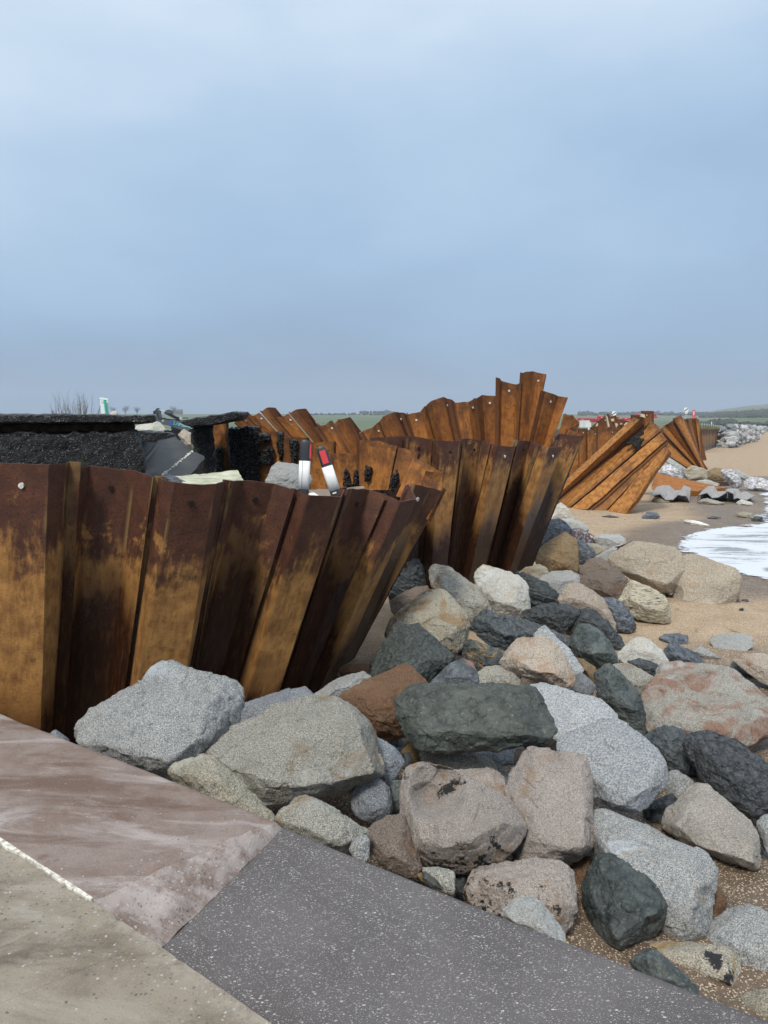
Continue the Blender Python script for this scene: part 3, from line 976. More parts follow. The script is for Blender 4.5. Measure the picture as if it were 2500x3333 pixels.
def make_woods():
    rnd = random.Random(11)
    pts = []
    for _ in range(3000):
        px = rnd.uniform(2270, 2720)
        lo = 25
        hi = np.interp(px, [2270, 2340, 2440, 2500, 2720], [37, 40, 45, 51, 58])
        x, y, z = slope_point(px, rnd.uniform(lo, hi))
        pts.append((x, y, z, rnd.uniform(2.2, 4.2) * y / 1900))
    blobs('woodland', pts, M['wood'], 'dark bare woodland covering the middle of the far hillside', 'woodland')
    pts = []
    for _ in range(420):
        px = rnd.uniform(1880, 2300)
        x, y, z = slope_point(px, rnd.uniform(31, 38))
        pts.append((x, y, z, rnd.uniform(1.6, 4.5) * y / 1500))
    blobs('woodland', pts, M['wood'], 'low line of far trees along the skyline behind the red barriers', 'woodland', seed=2)
    pts = []
    for _ in range(260):
        px = rnd.uniform(950, 1650)
        x, y, z = slope_point(px, 34.5 + rnd.uniform(-1, 1))
        pts.append((x, y, z, rnd.uniform(1.2, 2.8)))
    for px0 in (1190, 1240, 1262):
        for _ in range(14):
            x, y, z = slope_point(px0 + rnd.gauss(0, 9), 37)
            pts.append((x, y, z + 2, rnd.uniform(2, 4)))
    blobs('hedge', pts, M['wood'], 'thin dark hedge along the top of the green field', 'hedge', seed=3)
    pts = []
    for _ in range(420):
        px = rnd.uniform(2210, 2700)
        x, y, z = slope_point(px, rnd.uniform(-2, 1.5))
        pts.append((x, y, z, rnd.uniform(.8, 1.7)))
    for _ in range(80):
        px = rnd.gauss(2345, 22)
        x, y, z = slope_point(px, rnd.uniform(3, 7))
        pts.append((x, y, z, rnd.uniform(1, 2.4)))
    blobs('hedge', pts, M['wood'], 'dark scrubby hedge along the foot of the hill behind the far boulders', 'hedge', seed=4)


make_woods()


# ------------------------------------------------------------------ promenade
def make_promenade():
    z0 = 1.0
    A0, A1 = on('K', 0, 1815, z0), on('K', 200, 1945, z0)          # block / slab joint
    S1, S2 = on('K', 330, 2030, z0), on('K', 590, 2212, z0)        # free edge of the slab
    O0, O1 = on('K', 0, 1545, .955), on('K', 592, 1776, .955)      # outer top edge of block
    G0, G1, G2 = on('K', 606, 1783, .93), on('K', 1128, 2000, .93), on('K', 1656, 2205, .93)

    def ext(a, b, t):
        return a + (b - a) * t

    def grid(name, quad, mat, nu, nv, peb=None, smooth=True, skirt=None, amp=0.004):
        """bilinear sheet a-b-c-d (a-b along u, d-c along u) with slight unevenness and a vertical skirt round it"""
        a, b, c, d = quad
        V, P_ = [], []
        for j in range(nv + 1):
            for i in range(nu + 1):
                u, v = i / nu, j / nv
                p = (a * (1 - u) + b * u) * (1 - v) + (d * (1 - u) + c * u) * v
                V.append(p)
                P_.append(peb(u, v) if peb else 0.0)
        arr = np.array([tuple(p) for p in V])
        dz = amp * fbm(arr * 4.0, 4, 21)
        V = [Vector((p.x, p.y, p.z + float(z))) for p, z in zip(V, dz)]
        ej = fbm(arr * 22.0, 4, 77)
        out_ = (a - d).normalized()
        for i in range(nu + 1):
            e_ = float(ej[i])
            V[i] = V[i] - out_ * (0.004 + 0.010 * max(0, e_)) + Vector((0, 0, -.006 * max(0, e_)))
        F = [(j * (nu + 1) + i, j * (nu + 1) + i + 1, (j + 1) * (nu + 1) + i + 1, (j + 1) * (nu + 1) + i) for j in range(nv) for i in range(nu)]
        ring = [i for i in range(nu + 1)] + [(j + 1) * (nu + 1) - 1 + (nu + 1) * 0 for j in range(1, nv + 1)]
        ring += [nv * (nu + 1) + i for i in reversed(range(nu))] + [j * (nu + 1) for j in reversed(range(1, nv))]
        n0 = len(V)
        rr = random.Random(5)
        for k in ring:
            V.append(V[k] + Vector((0, 0, skirt)))
            P_.append(P_[k])
        for k in range(len(ring)):
            k2 = (k + 1) % len(ring)
            F.append((ring[k], ring[k2], n0 + k2, n0 + k))
        o = mesh_obj(name, V, F, mat, origin=(0, 0, 0), attrs={'pebbles': P_})
        bm = bmesh.new(); bm.from_mesh(o.data)
        bmesh.ops.recalc_face_normals(bm, faces=bm.faces)
        bm.to_mesh(o.data); bm.free()
        return o

    # slab: everything on the camera's side of the joint and free edge
    E0 = ext(A1, A0, 4.0)
    E2 = ext(S1, S2, 5.0)
    back = Vector((-4.2, -3.2, 0))
    mid = S1 * 0.5 + A1 * 0.5
    q1 = (E0, A1, A1 + back, E0 + back)
    g3 = grid('promenade_slab', (A1 + (S1 - A1).normalized() * .001, S1, S1 + back, A1 + back + (S1 - A1).normalized() * .001), M['slab'], 30, 60, lambda u, v: 0.5 * max(0, 1 - v * 14) + .02, skirt=-0.6)
    g3['kind'] = 'structure'
    o = grid('promenade_slab', (E0, A1, A1 + back, E0 + back), M['slab'], 120, 60, lambda u, v: 0.5 * max(0, 1 - v * 14) + 0.02, skirt=-0.6)
    tag(o, 'buff weathered concrete walkway slab in the lower left corner', 'walkway slab')
    o['kind'] = 'structure'
    o2 = grid('promenade_slab', (S1 + Vector((.0015, 0, 0)), E2, E2 + back, S1 + back + Vector((.0015, 0, 0))), M['slab'], 120, 60, lambda u, v: 0.5 * max(0, 1 - v * 14) + .02, skirt=-0.6)
    o2['kind'] = 'structure'
    # red-stained block: top sheet, sloping broken end, back wall to the rocks
    Ob = ext(O1, O0, 4.0)
    Ab = ext(A1, A0, 4.0)
    lift = Vector((0, 0, .006))
    nrm = Vector((O1.y - O0.y, -(O1.x - O0.x), 0)).normalized()
    m = MB()
    nu, nv = 90, 40
    V, F, PB = [], [], []
    bn = back.normalized()
    foot_in, foot_out = S1 + (A1 - S1) * .22 + bn * .05 + Vector((0, 0, -.16)), on('K', 612, 1789, .92)
    for j in range(nv + 1):
        v = j / nv
        for i in range(nu + 1):
            u = i / nu
            p = ext(Ob, O1, u) * (1 - v) + ext(Ab, A1, u) * v + lift
            V.append(p); PB.append(0.03 if u < .97 else .3)
        e = O1 * (1 - v) + A1 * v + lift
        f = foot_out * (1 - v) + foot_in * v
        for k in range(1, 15):
            t = k / 14
            rnd_ = 0.010 * math.sin(t * math.pi)
            p = e * (1 - t) + f * t + Vector((0, 0, rnd_))
            V.append(p); PB.append(0.80)
    W_ = nu + 1 + 14
    arr = np.array([tuple(p) for p in V])
    dz = 0.006 * fbm(arr * 5, 4, 2)
    rough = 0.014 * fbm(arr * 16, 3, 8)
    for k in range(len(V)):
        c = k % W_
        V[k] = V[k] + Vector((0, 0, float(dz[k] + (rough[k] if c > nu - 2 else 0))))
    for j in range(nv):
        for i in range(W_ - 1):
            F.append((j * W_ + i, j * W_ + i + 1, (j + 1) * W_ + i + 1, (j + 1) * W_ + i))
    n0 = len(V)
    for i in range(W_):                      # outer face, rounded arris
        V.append(V[i] + Vector((nrm.x * -.02, nrm.y * -.02, -.03))); PB.append(.5)
    for i in range(W_):
        V.append(Vector((V[i].x - nrm.x * .02, V[i].y - nrm.y * .02, -.5))); PB.append(.5)
    for i in range(W_ - 1):
        F.append((i, n0 + i, n0 + i + 1, i + 1))
        F.append((n0 + i, n0 + W_ + i, n0 + W_ + i + 1, n0 + i + 1))
    n1 = len(V)
    for i in range(nu + 1):                  # inner face down into the joint
        V.append(V[nv * W_ + i] + Vector((0, 0, -.4))); PB.append(.1)
    for i in range(nu):
        F.append((nv * W_ + i, nv * W_ + i + 1, n1 + i + 1, n1 + i))
    o = mesh_obj('concrete_block', V, F, M['block'], origin=(0, 0, 0), attrs={'pebbles': PB}, smooth=True)
    bm = bmesh.new(); bm.from_mesh(o.data)
    bmesh.ops.recalc_face_normals(bm, faces=bm.faces)
    bm.to_mesh(o.data); bm.free()
    root = thing('coping_block', 'red-brown stained concrete coping block with a rough sloping end', 'concrete block', O1)
    o.parent = root
    o.location = -O1
    # white sealed joint between block and slab
    m = MB()
    rnd = random.Random(4)
    n = 70
    side = Vector((-(A1 - A0).y, (A1 - A0).x, 0)).normalized()
    vs = []
    for i in range(n + 1):
        t = i / n * 4.0
        p = ext(A1, A0, t)
        w = 0.011 + rnd.uniform(-.004, .004) + 0.004 * math.sin(t * 9)
        vs += [p + side * (w * .2) + Vector((0, 0, .010)), p - side * w + Vector((0, 0, .008)), p - side * w + Vector((0, 0, -.03)), p + side * (w * .2) + Vector((0, 0, -.03))]
    m.add(vs, [(4 * i + a, 4 * i + 4 + a, 4 * i + 4 + (a + 1) % 4, 4 * i + (a + 1) % 4) for i in range(n) for a in range(4)] + [(0, 1, 2, 3)])
    j = m.obj('joint_sealant', M['white_paint'], root)
    # exposed-aggregate apron
    inner0 = S1 + (A1 - S1) * .3 + bn * .08 + Vector((0, 0, -.168))
    dirn = (E2 - S1).normalized()
    I1 = inner0 + dirn * 4.5 + Vector((0, 0, .02)) + Vector((-.25, -.25, 0))
    Gf = ext(G0, G2, 2.6)
    out0 = on('K', 598, 1784, .918)
    V, F = [], []
    nu, nv = 160, 60
    edge_mid = [G0, G1, G2, Gf]
    def outer(u):
        # slightly bowed outer edge through the surveyed points
        L_ = [0, .235, .47, 1.0]
        for a in range(3):
            if u <= L_[a + 1]:
                k = (u - L_[a]) / (L_[a + 1] - L_[a])
                return ([out0] + edge_mid[1:])[a] * (1 - k) + edge_mid[a + 1] * k
        return Gf
    for j_ in range(nv + 1):
        v = j_ / nv
        for i in range(nu + 1):
            u = i / nu
            V.append(outer(u) * (1 - v) + (inner0 * (1 - u) + I1 * u) * v)
    W_ = nu + 1
    arr = np.array([tuple(p) for p in V])
    dz = .005 * fbm(arr * 3, 4, 6)
    V = [Vector((p.x, p.y, p.z + float(d))) for p, d in zip(V, dz)]
    F = [(j_ * W_ + i, j_ * W_ + i + 1, (j_ + 1) * W_ + i + 1, (j_ + 1) * W_ + i) for j_ in range(nv) for i in range(nu)]
    n0 = len(V)
    on_ = Vector((G2.y - G0.y, -(G2.x - G0.x), 0)).normalized() * -1
    for i in range(W_):
        V.append(V[i] + on_ * .012 + Vector((0, 0, -.018)))
    for i in range(W_):
        V.append(Vector((V[i].x + on_.x * .012, V[i].y + on_.y * .012, -.5)))
    for i in range(nu):
        F.append((i, n0 + i, n0 + i + 1, i + 1))
        F.append((n0 + i, n0 + W_ + i, n0 + W_ + i + 1, n0 + i + 1))
    o = mesh_obj('aggregate_apron', V, F, M['aggregate'], origin=(0, 0, 0), smooth=True)
    bm = bmesh.new(); bm.from_mesh(o.data)
    bmesh.ops.recalc_face_normals(bm, faces=bm.faces)
    bm.to_mesh(o.data); bm.free()
    tag(o, kind='structure')


make_promenade()


# ------------------------------------------------------------------ sheet-pile walls
def pile_wall(label, piles, mat, ext=1.12, land=False, rows=14, holes=True, hole_mat='hole', ys=1.0, wob=0.012, thick=0.014, name='sheet_pile_wall', v0=0.0, lip=0.05, bridge=0.075, cat='pile wall', u0=0.0, pile_name='sheet_pile'):
    """piles: list of piles, a pile is a list of columns (sheet, topx, topy, topY, botx, boty, botY, dry)"""
    conv = []
    for p in piles:
        cols = []
        for c in p:
            sh, tx, ty, tY, bx, by, bY = c[:7]
            T = at(sh, tx, ty, tY * ys)
            B = at(sh, bx, by, bY * ys)
            B = T + (B - T) * ext
            cols.append((T, B, c[7] if len(c) > 7 else 0.7, c[8] if len(c) > 8 else None))
        conv.append(cols)
    base = conv[0][0][1]
    root = thing(name, label, cat, Vector((base.x, base.y, 0)))
    u = u0
    rnd = random.Random(len(label))
    for cols in conv:
        # normal pointing to the camera side
        T0, T1 = cols[0][0], cols[-1][0]
        B0 = cols[0][1]
        nrm = (T1 - T0).cross(B0 - T0)
        if nrm.dot(EYE - T0) < 0:
            nrm = -nrm
        nrm.normalize()
        along = (T1 - T0).normalized()
        C = list(cols)
        if lip:                                          # interlock lips turned away from the viewer
            a, b = C[0], C[-1]
            g = along * 0.009
            C[0] = (a[0] + g, a[1] + g, a[2], 1)
            C[-1] = (b[0] - g, b[1] - g, b[2], 1)
            C = [(a[0] + g - nrm * lip, a[1] + g - nrm * lip, 0, 0)] + C + [(b[0] - g - nrm * lip, b[1] - g - nrm * lip, 0, 0),
                                                                           (b[0] + along * bridge - nrm * lip, b[1] + along * bridge - nrm * lip, 0, 0)]
        # widen with sub-columns so the faces are not perfectly flat
        cc = []
        for k in range(len(C) - 1):
            n = 3 if (C[k + 1][0] - C[k][0]).length > 0.15 else 1
            for s in range(n):
                t = s / n
                cc.append((C[k][0].lerp(C[k + 1][0], t), C[k][1].lerp(C[k + 1][1], t), C[k][2] * (1 - t) + C[k + 1][2] * t, 1.0 if s == 0 else 0.0))
        cc.append((*C[-1][:3], 1.0))
        nc = len(cc)
        V, UV, DR, ED = [], [], [], []
        us = [u]
        for k in range(1, nc):
            us.append(us[-1] + (cc[k][0] - cc[k - 1][0]).length)
        for k, (T, B, dr, ed) in enumerate(cc):
            L_ = (B - T).length
            for r in range(rows + 1):
                t = r / rows
                V.append(T.lerp(B, t))
                UV.append((us[k] + u * .0, v0 + L_ * t))
                DR.append(dr)
                ED.append(ed)
        arr = np.array([tuple(p) for p in V])
        w = wob * fbm(arr * 2.2, 3, 31)
        jag = np.array([(0.006 * rnd.uniform(-1, 1) if i % (rows + 1) == 0 else 0) for i in range(len(V))])
        V = [p + nrm * float(d) + Vector((0, 0, float(j_))) for p, d, j_ in zip(V, w, jag)]
        n0 = len(V)
        V2 = V + [p - nrm * thick for p in V]
        R = rows + 1
        F = []
        for k in range(nc - 1):
            for r in range(rows):
                a = k * R + r
                F.append((a, a + 1, a + R + 1, a + R))
                F.append((n0 + a, n0 + a + R, n0 + a + R + 1, n0 + a + 1))
            F.append((k * R, (k + 1) * R, n0 + (k + 1) * R, n0 + k * R))
            F.append((k * R + rows, n0 + k * R + rows, n0 + (k + 1) * R + rows, (k + 1) * R + rows))
        for r in range(rows):
            F.append((r, n0 + r, n0 + r + 1, r + 1))
            b = (nc - 1) * R
            F.append((b + r, b + r + 1, n0 + b + r + 1, n0 + b + r))
        o = mesh_obj(pile_name, V2, F, mat, root, uvs=UV + UV, attrs={'lighter': DR + DR, 'edge': ED + ED})
        bm = bmesh.new(); bm.from_mesh(o.data)
        bmesh.ops.recalc_face_normals(bm, faces=bm.faces)
        bm.to_mesh(o.data); bm.free()
        u = us[-1] + 0.37
        # lifting hole near the head
        if holes:
            ws = [(cols[k + 1][0] - cols[k][0]).length for k in range(len(cols) - 1)]
            k = int(np.argmax(ws))
            if ws[k] > 0.17:
                T = cols[k][0].lerp(cols[k + 1][0], 0.5 + rnd.uniform(-.06, .06))
                B = cols[k][1].lerp(cols[k + 1][1], 0.5)
                ax = (B - T).normalized()
                n2 = (cols[k + 1][0] - cols[k][0]).cross(ax)
                n2 = n2 if n2.dot(EYE - T) > 0 else -n2
                n2.normalize()
                c = T + ax * 0.15
                s = ax.cross(n2).normalized()
                m = MB()
                ring = []
                rad = 0.019 + rnd.uniform(0, .005)
                for q in range(12):
                    a_ = 2 * math.pi * q / 12
                    ring.append(c + n2 * (0.004 + wob) + (s * math.cos(a_) + ax * math.sin(a_)) * rad * rnd.uniform(.85, 1.1))
                m.prism(ring, -n2 * 0.012)
                hv = m.v
                ho = mesh_obj('lifting_hole', hv, m.f, M[hole_mat] if rnd.random() < .65 or hole_mat == 'hole_bright' else M['hole_bright'])
                ho.parent = o
                ho.location = ho.location - root.location - o.location
    return root


near = [
    [('S', -700, 58, 5.5, -900, 2100, 5.7, 1), ('S', -560, 72, 5.72, -740, 2100, 5.9, .2), ('S', -250, 72, 5.72, -350, 2100, 5.9, .2), ('S', -120, 62, 5.55, -210, 2080, 5.7, .6)],
    [('S', -108, 62, 5.55, -200, 2080, 5.7, .6), ('S', -30, 68, 5.40, -100, 2080, 5.55, 1), ('S', 372, 80, 5.36, 315, 2080, 5.5, 1), ('S', 520, 66, 5.55, 412, 2080, 5.7, .9)],
    [('S', 540, 96, 5.6, 424, 2080, 5.75, .8), ('S', 690, 90, 5.80, 505, 2080, 5.95, .12), ('S', 1038, 122, 5.85, 800, 2080, 6.0, .12), ('S', 1193, 173, 5.7, 936, 2080, 5.85, .35)],
    [('S', 1213, 178, 5.75, 945, 2080, 5.9, .8), ('S', 1348, 217, 5.60, 1005, 2080, 5.75, 1), ('T', 190, 143, 5.75, 0, 1330, 5.88, .95), ('T', 250, 122, 6.0, 22, 1330, 6.1, .6)],
    [('T', 266, 125, 6.05, 36, 1340, 6.15, .5), ('T', 345, 119, 6.3, 62, 1340, 6.4, .0), ('T', 540, 135, 6.45, 200, 1340, 6.5, .0), ('T', 666, 178, 6.4, 315, 1340, 6.45, .1)],
    [('T', 680, 182, 6.45, 325, 1350, 6.5, .7), ('T', 755, 207, 6.3, 392, 1350, 6.35, .9), ('T', 942, 220, 6.55, 580, 1350, 6.5, .85), ('T', 968, 172, 6.9, 592, 1350, 6.75, .2)],
    [('T', 980, 170, 6.95, 600, 1350, 6.8, .0), ('T', 1005, 167, 7.2, 612, 1350, 7.0, .0), ('T', 1110, 172, 7.5, 696, 1350, 7.2, .0), ('T', 1212, 206, 7.45, 742, 1350, 7.2, .0)],
    [('T', 1218, 209, 7.5, 752, 1350, 7.2, .4), ('T', 1298, 242, 7.4, 825, 1350, 7.12, .75), ('T', 1394, 230, 7.7, 880, 1350, 7.35, .55), ('T', 1362, 156, 8.1, 890, 1350, 7.8, .0)],
    [('T', 1386, 146, 8.15, 892, 1350, 7.9, .0), ('T', 1480, 160, 8.4, 925, 1350, 8.15, .1), ('T', 1554, 183, 8.5, 930, 1350, 8.25, .55)],
]
w_near = pile_wall('near wall of dark rusty steel sheet piles leaning seaward, closest to the promenade', near, M['rust_banded'], ext=1.1, rows=24)

far_half = [
    [('P', 606, 838, 8.56, 500, 1060, 8.4, .8), ('P', 478, 757, 8.95, 400, 1000, 8.9, .8)],
    [('P', 490, 735, 9.0, 420, 960, 8.95, .6), ('P', 597, 741, 9.1, 520, 960, 9.05, .9), ('P', 402, 637, 9.4, 285, 900, 9.3, .9)],
    [('P', 443, 604, 9.5, 370, 800, 9.45, .4), ('P', 300, 570, 9.7, 240, 860, 9.6, .8)],
    [('P', 297, 567, 9.72, 237, 860, 9.62, .9), ('P', 180, 528, 9.95, 128, 860, 9.9, .9), ('P', 38, 521, 10.1, 38, 900, 10.1, .5)],
    [('X', 970, 471, 10.2, 970, 760, 10.2, .8), ('X', 800, 470, 10.35, 800, 760, 10.3, .9)],
    [('X', 802, 388, 10.4, 802, 760, 10.4, .8), ('X', 640, 391, 10.6, 640, 760, 10.6, .9)],
    [('X', 622, 361, 10.65, 622, 760, 10.65, .3), ('X', 455, 366, 10.85, 455, 760, 10.85, .4)],
    [('X', 452, 320, 10.9, 452, 760, 10.9, .8), ('X', 290, 326, 11.1, 295, 760, 11.1, .9)],
    [('X', 296, 282, 11.1, 300, 760, 11.1, .1), ('X', 80, 300, 11.4, 85, 760, 11.4, .1)],
    [('X', 76, 252, 11.45, 100, 760, 11.45, .9), ('X', -70, 262, 11.65, -40, 760, 11.65, .9)],
]
w_inner = pile_wall('land side of the near wall, orange piles caked with broken asphalt behind the marker posts', far_half, M['rust_orange'], ext=1.0, rows=10, holes=False, u0=30)

second = [
    [('P', 120, 508, 10.45, 70, 1200, 10.4, .3), ('P', 226, 505, 10.5, 180, 1200, 10.45, .2), ('P', 338, 497, 10.6, 296, 1200, 10.5, .2)],
    [('P', 346, 500, 10.5, 302, 1200, 10.4, .3), ('P', 392, 500, 10.6, 345, 1250, 10.5, .1), ('P', 500, 512, 10.65, 440, 1250, 10.55, .1), ('P', 539, 517, 10.55, 478, 1250, 10.45, .5)],
    [('P', 545, 520, 10.55, 484, 1250, 10.45, .7), ('P', 585, 528, 10.4, 535, 1300, 10.3, .75), ('P', 718, 531, 10.6, 640, 1320, 10.45, .75), ('P', 733, 520, 10.9, 640, 1330, 10.7, .5)],
    [('P', 740, 517, 10.95, 645, 1330, 10.75, .4), ('P', 768, 513, 11.15, 665, 1340, 10.95, .15), ('P', 866, 525, 11.4, 745, 1360, 11.15, .15), ('P', 929, 545, 11.3, 745, 1380, 11.1, .4)],
    [('P', 935, 548, 11.3, 750, 1380, 11.1, .7), ('P', 978, 562, 11.15, 800, 1380, 10.95, .7), ('P', 1096, 570, 11.5, 890, 1380, 11.25, .65), ('P', 1104, 527, 11.8, 905, 1380, 11.5, .2)],
    [('P', 1110, 525, 11.85, 910, 1390, 11.55, .1), ('P', 1122, 523, 12.0, 922, 1390, 11.7, .1), ('P', 1195, 531, 12.35, 968, 1400, 12.0, .1), ('P', 1259, 552, 12.2, 986, 1400, 11.85, .35)],
    [('P', 1265, 555, 12.2, 992, 1400, 11.9, .6), ('P', 1320, 573, 12.1, 1055, 1420, 11.75, .6), ('P', 1413, 570, 12.4, 1095, 1420, 12.0, .5), ('P', 1392, 530, 12.8, 1100, 1420, 12.4, .1)],
    [('P', 1364, 497, 12.9, 1100, 1400, 12.5, .2), ('P', 1395, 479, 13.1, 1112, 1400, 12.7, .2), ('P', 1467, 490, 13.15, 1132, 1400, 12.75, .4), ('P', 1549, 497, 13.2, 1196, 1390, 12.8, .9)],
]
w_second = pile_wall('second wall of bulging sheet piles, ochre above and dark below, rising from the boulders', second, M['rust_banded'], ext=1.3, rows=24, u0=60, v0=0.36)

tall = [
    [('P', 1546, 491, 13.25, 1330, 800, 13.3, .8), ('P', 1452, 445, 13.6, 1290, 800, 13.5, .9)],
    [('P', 1440, 455, 13.65, 1340, 720, 13.6, .1), ('P', 1523, 404, 13.9, 1440, 720, 13.8, .9), ('P', 1480, 357, 14.1, 1390, 720, 14.0, .9), ('P', 1418, 345, 14.2, 1330, 720, 14.1, .8)],
    [('P', 1453, 238, 14.2, 1290, 700, 14.0, .9), ('P', 1385, 226, 14.3, 1245, 700, 14.1, .9), ('P', 1300, 194, 14.0, 1185, 700, 13.9, .9)],
    [('P', 1304, 80, 14.15, 1180, 700, 14.0, .8), ('P', 1211, 57, 14.4, 1160, 700, 14.2, .6), ('P', 1150, 65, 14.3, 1105, 700, 14.2, .6)],
    [('P', 1141, 134, 14.3, 1103, 700, 14.2, .5), ('P', 1100, 147, 14.55, 1070, 700, 14.4, .9), ('P', 1002, 126, 14.65, 992, 700, 14.5, .9), ('P', 984, 103, 14.45, 976, 700, 14.4, .4)],
    [('P', 980, 246, 14.7, 990, 700, 14.6, .2), ('P', 965, 225, 14.95, 978, 700, 14.8, .5), ('P', 870, 218, 15.05, 905, 700, 14.9, .6), ('P', 829, 240, 14.9, 880, 700, 14.7, .3)],
    [('P', 822, 242, 15.0, 874, 700, 14.8, .6), ('P', 775, 265, 14.8, 830, 700, 14.6, .8), ('P', 690, 270, 14.9, 762, 700, 14.7, .8), ('P', 656, 247, 15.1, 750, 700, 14.9, .2)],
    [('P', 649, 247, 15.2, 744, 700, 15.0, .1), ('P', 608, 232, 15.5, 715, 700, 15.3, .5), ('P', 522, 262, 15.6, 640, 700, 15.4, .6), ('P', 489, 291, 15.5, 602, 700, 15.3, .4)],
    [('P', 484, 293, 15.5, 598, 700, 15.3, .7), ('P', 452, 330, 15.3, 560, 700, 15.1, .8), ('P', 370, 351, 15.4, 480, 700, 15.2, .8), ('P', 336, 338, 15.6, 470, 700, 15.4, .1)],
    [('P', 329, 338, 15.7, 464, 700, 15.5, .1), ('P', 280, 332, 16.0, 440, 700, 15.8, .3), ('P', 200, 365, 16.1, 332, 700, 15.9, .6), ('P', 173, 399, 16.0, 292, 700, 15.8, .5)],
    [('P', 168, 402, 16.0, 288, 700, 15.8, .7), ('P', 130, 440, 15.8, 240, 700, 15.6, .8), ('P', 62, 462, 15.9, 180, 700, 15.7, .8)],
    [('X', 1012, 352, 16.2, 1110, 560, 16.0, .6), ('X', 912, 224, 16.5, 1060, 560, 16.3, .1), ('X', 830, 240, 16.6, 1010, 560, 16.4, .6), ('X', 802, 270, 16.5, 985, 560, 16.3, .4)],
    [('X', 796, 248, 16.5, 978, 540, 16.3, .5), ('X', 778, 245, 16.5, 960, 540, 16.3, .3), ('X', 742, 278, 16.3, 930, 560, 16.1, .8), ('X', 692, 280, 16.4, 880, 560, 16.2, .8)],
    [('X', 690, 277, 16.5, 878, 560, 16.3, .2), ('X', 612, 165, 17.0, 835, 460, 16.8, .0), ('X', 545, 172, 17.1, 770, 460, 16.9, .3), ('X', 501, 200, 17.0, 722, 460, 16.8, .4)],
    [('X', 498, 199, 17.0, 716, 460, 16.8, .6), ('X', 457, 222, 16.8, 672, 460, 16.6, .8), ('X', 402, 222, 16.9, 612, 460, 16.7, .8)],
    [('X', 455, 222, 17.0, 660, 440, 16.8, .1), ('X', 405, 160, 17.4, 645, 440, 17.2, .0), ('X', 345, 160, 17.5, 570, 440, 17.3, .4), ('X', 306, 191, 17.4, 530, 440, 17.2, .5)],
    [('X', 302, 193, 17.4, 526, 440, 17.2, .6), ('X', 262, 213, 17.2, 480, 440, 17.0, .8), ('X', 212, 212, 17.3, 430, 440, 17.1, .8)],
    [('X', 210, 190, 17.5, 428, 420, 17.3, .2), ('X', 160, 235, 17.7, 370, 430, 17.5, .8), ('X', 130, 261, 17.8, 330, 430, 17.6, .7)],
]
w_tall = pile_wall('tall zigzag run of orange-brown sheet piles standing above the skyline behind the second wall', tall, M['rust_tall'], ext=1.7, rows=8, hole_mat='hole_bright', u0=90)

back = [
    [('Y', 222, 335, 25, 228, 660, 25, .7), ('Y', 292, 330, 25, 296, 660, 25, .9)],
    [('Y', 298, 318, 25, 304, 660, 25, .7), ('Y', 356, 323, 25.2, 360, 660, 25.2, .4)],
    [('Y', 358, 331, 25.1, 362, 660, 25.1, 1), ('Y', 400, 330, 25.2, 404, 660, 25.2, 1), ('Y', 428, 331, 25.4, 430, 660, 25.4, .3)],
    [('Y', 430, 318, 25.5, 432, 660, 25.5, .5), ('Y', 500, 310, 25.6, 500, 600, 25.6, .7), ('Y', 570, 325, 25.8, 572, 600, 25.8, .5)],
    [('Y', 383, 312, 26.2, 470, 470, 26.2, .4), ('Y', 440, 262, 26.3, 520, 450, 26.3, .4), ('Y', 508, 210, 26.4, 575, 430, 26.4, .3), ('Y', 524, 233, 26.6, 590, 430, 26.6, .2)],
    [('Y', 512, 240, 26.8, 545, 330, 26.8, .4), ('Y', 552, 228, 26.8, 580, 330, 26.8, .5)],
    [('Y', 553, 262, 27, 560, 420, 27, .4), ('Y', 600, 253, 27, 610, 420, 27, .4), ('Y', 655, 268, 27.2, 660, 420, 27.2, .3)],
    [('Y', 670, 223, 25, 672, 420, 25, .5), ('Y', 742, 222, 25, 744, 420, 25, .4)],
    [('Y', 743, 193, 24.8, 745, 400, 24.8, .4), ('Y', 824, 194, 24.8, 826, 400, 24.8, .5)],
]
w_back = pile_wall('upright jagged sheet piles dotted with cream concrete chips behind the fallen panel', back, M['rust_orange'], ext=1.2, rows=6, hole_mat='hole_bright', ys=1.12, u0=140, lip=0.03)

diag = [
    [('Y', 688, 240, 22.3, 95, 790, 23, .9), ('Y', 735, 256, 21.85, 125, 815, 22.55, .9), ('Y', 768, 292, 22.2, 148, 834, 22.6, .4)],
    [('Y', 778, 305, 22.2, 152, 838, 22.5, .2), ('Y', 815, 272, 22.3, 182, 850, 22.45, .7), ('Y', 872, 300, 22.0, 215, 868, 22.0, .8), ('Y', 887, 336, 21.9, 243, 884, 21.6, .3)],
    [('Y', 889, 343, 21.7, 250, 888, 21.5, .9), ('Y', 931, 399, 21.4, 372, 894, 21.1, .9)],
    [('Y', 932, 402, 21.5, 378, 894, 21.2, .3), ('Y', 938, 434, 21.4, 495, 906, 21.0, .6)],
    [('Y', 936, 436, 21.3, 502, 908, 20.85, .9), ('Y', 949, 478, 20.9, 632, 933, 20.2, .9)],
]
w_diag = pile_wall('panel of orange sheet piles toppled diagonally with its foot on the sand', diag, M['rust_bright'], ext=1.02, rows=12, holes=False, ys=1.12, u0=170, lip=0.08, wob=0.05)

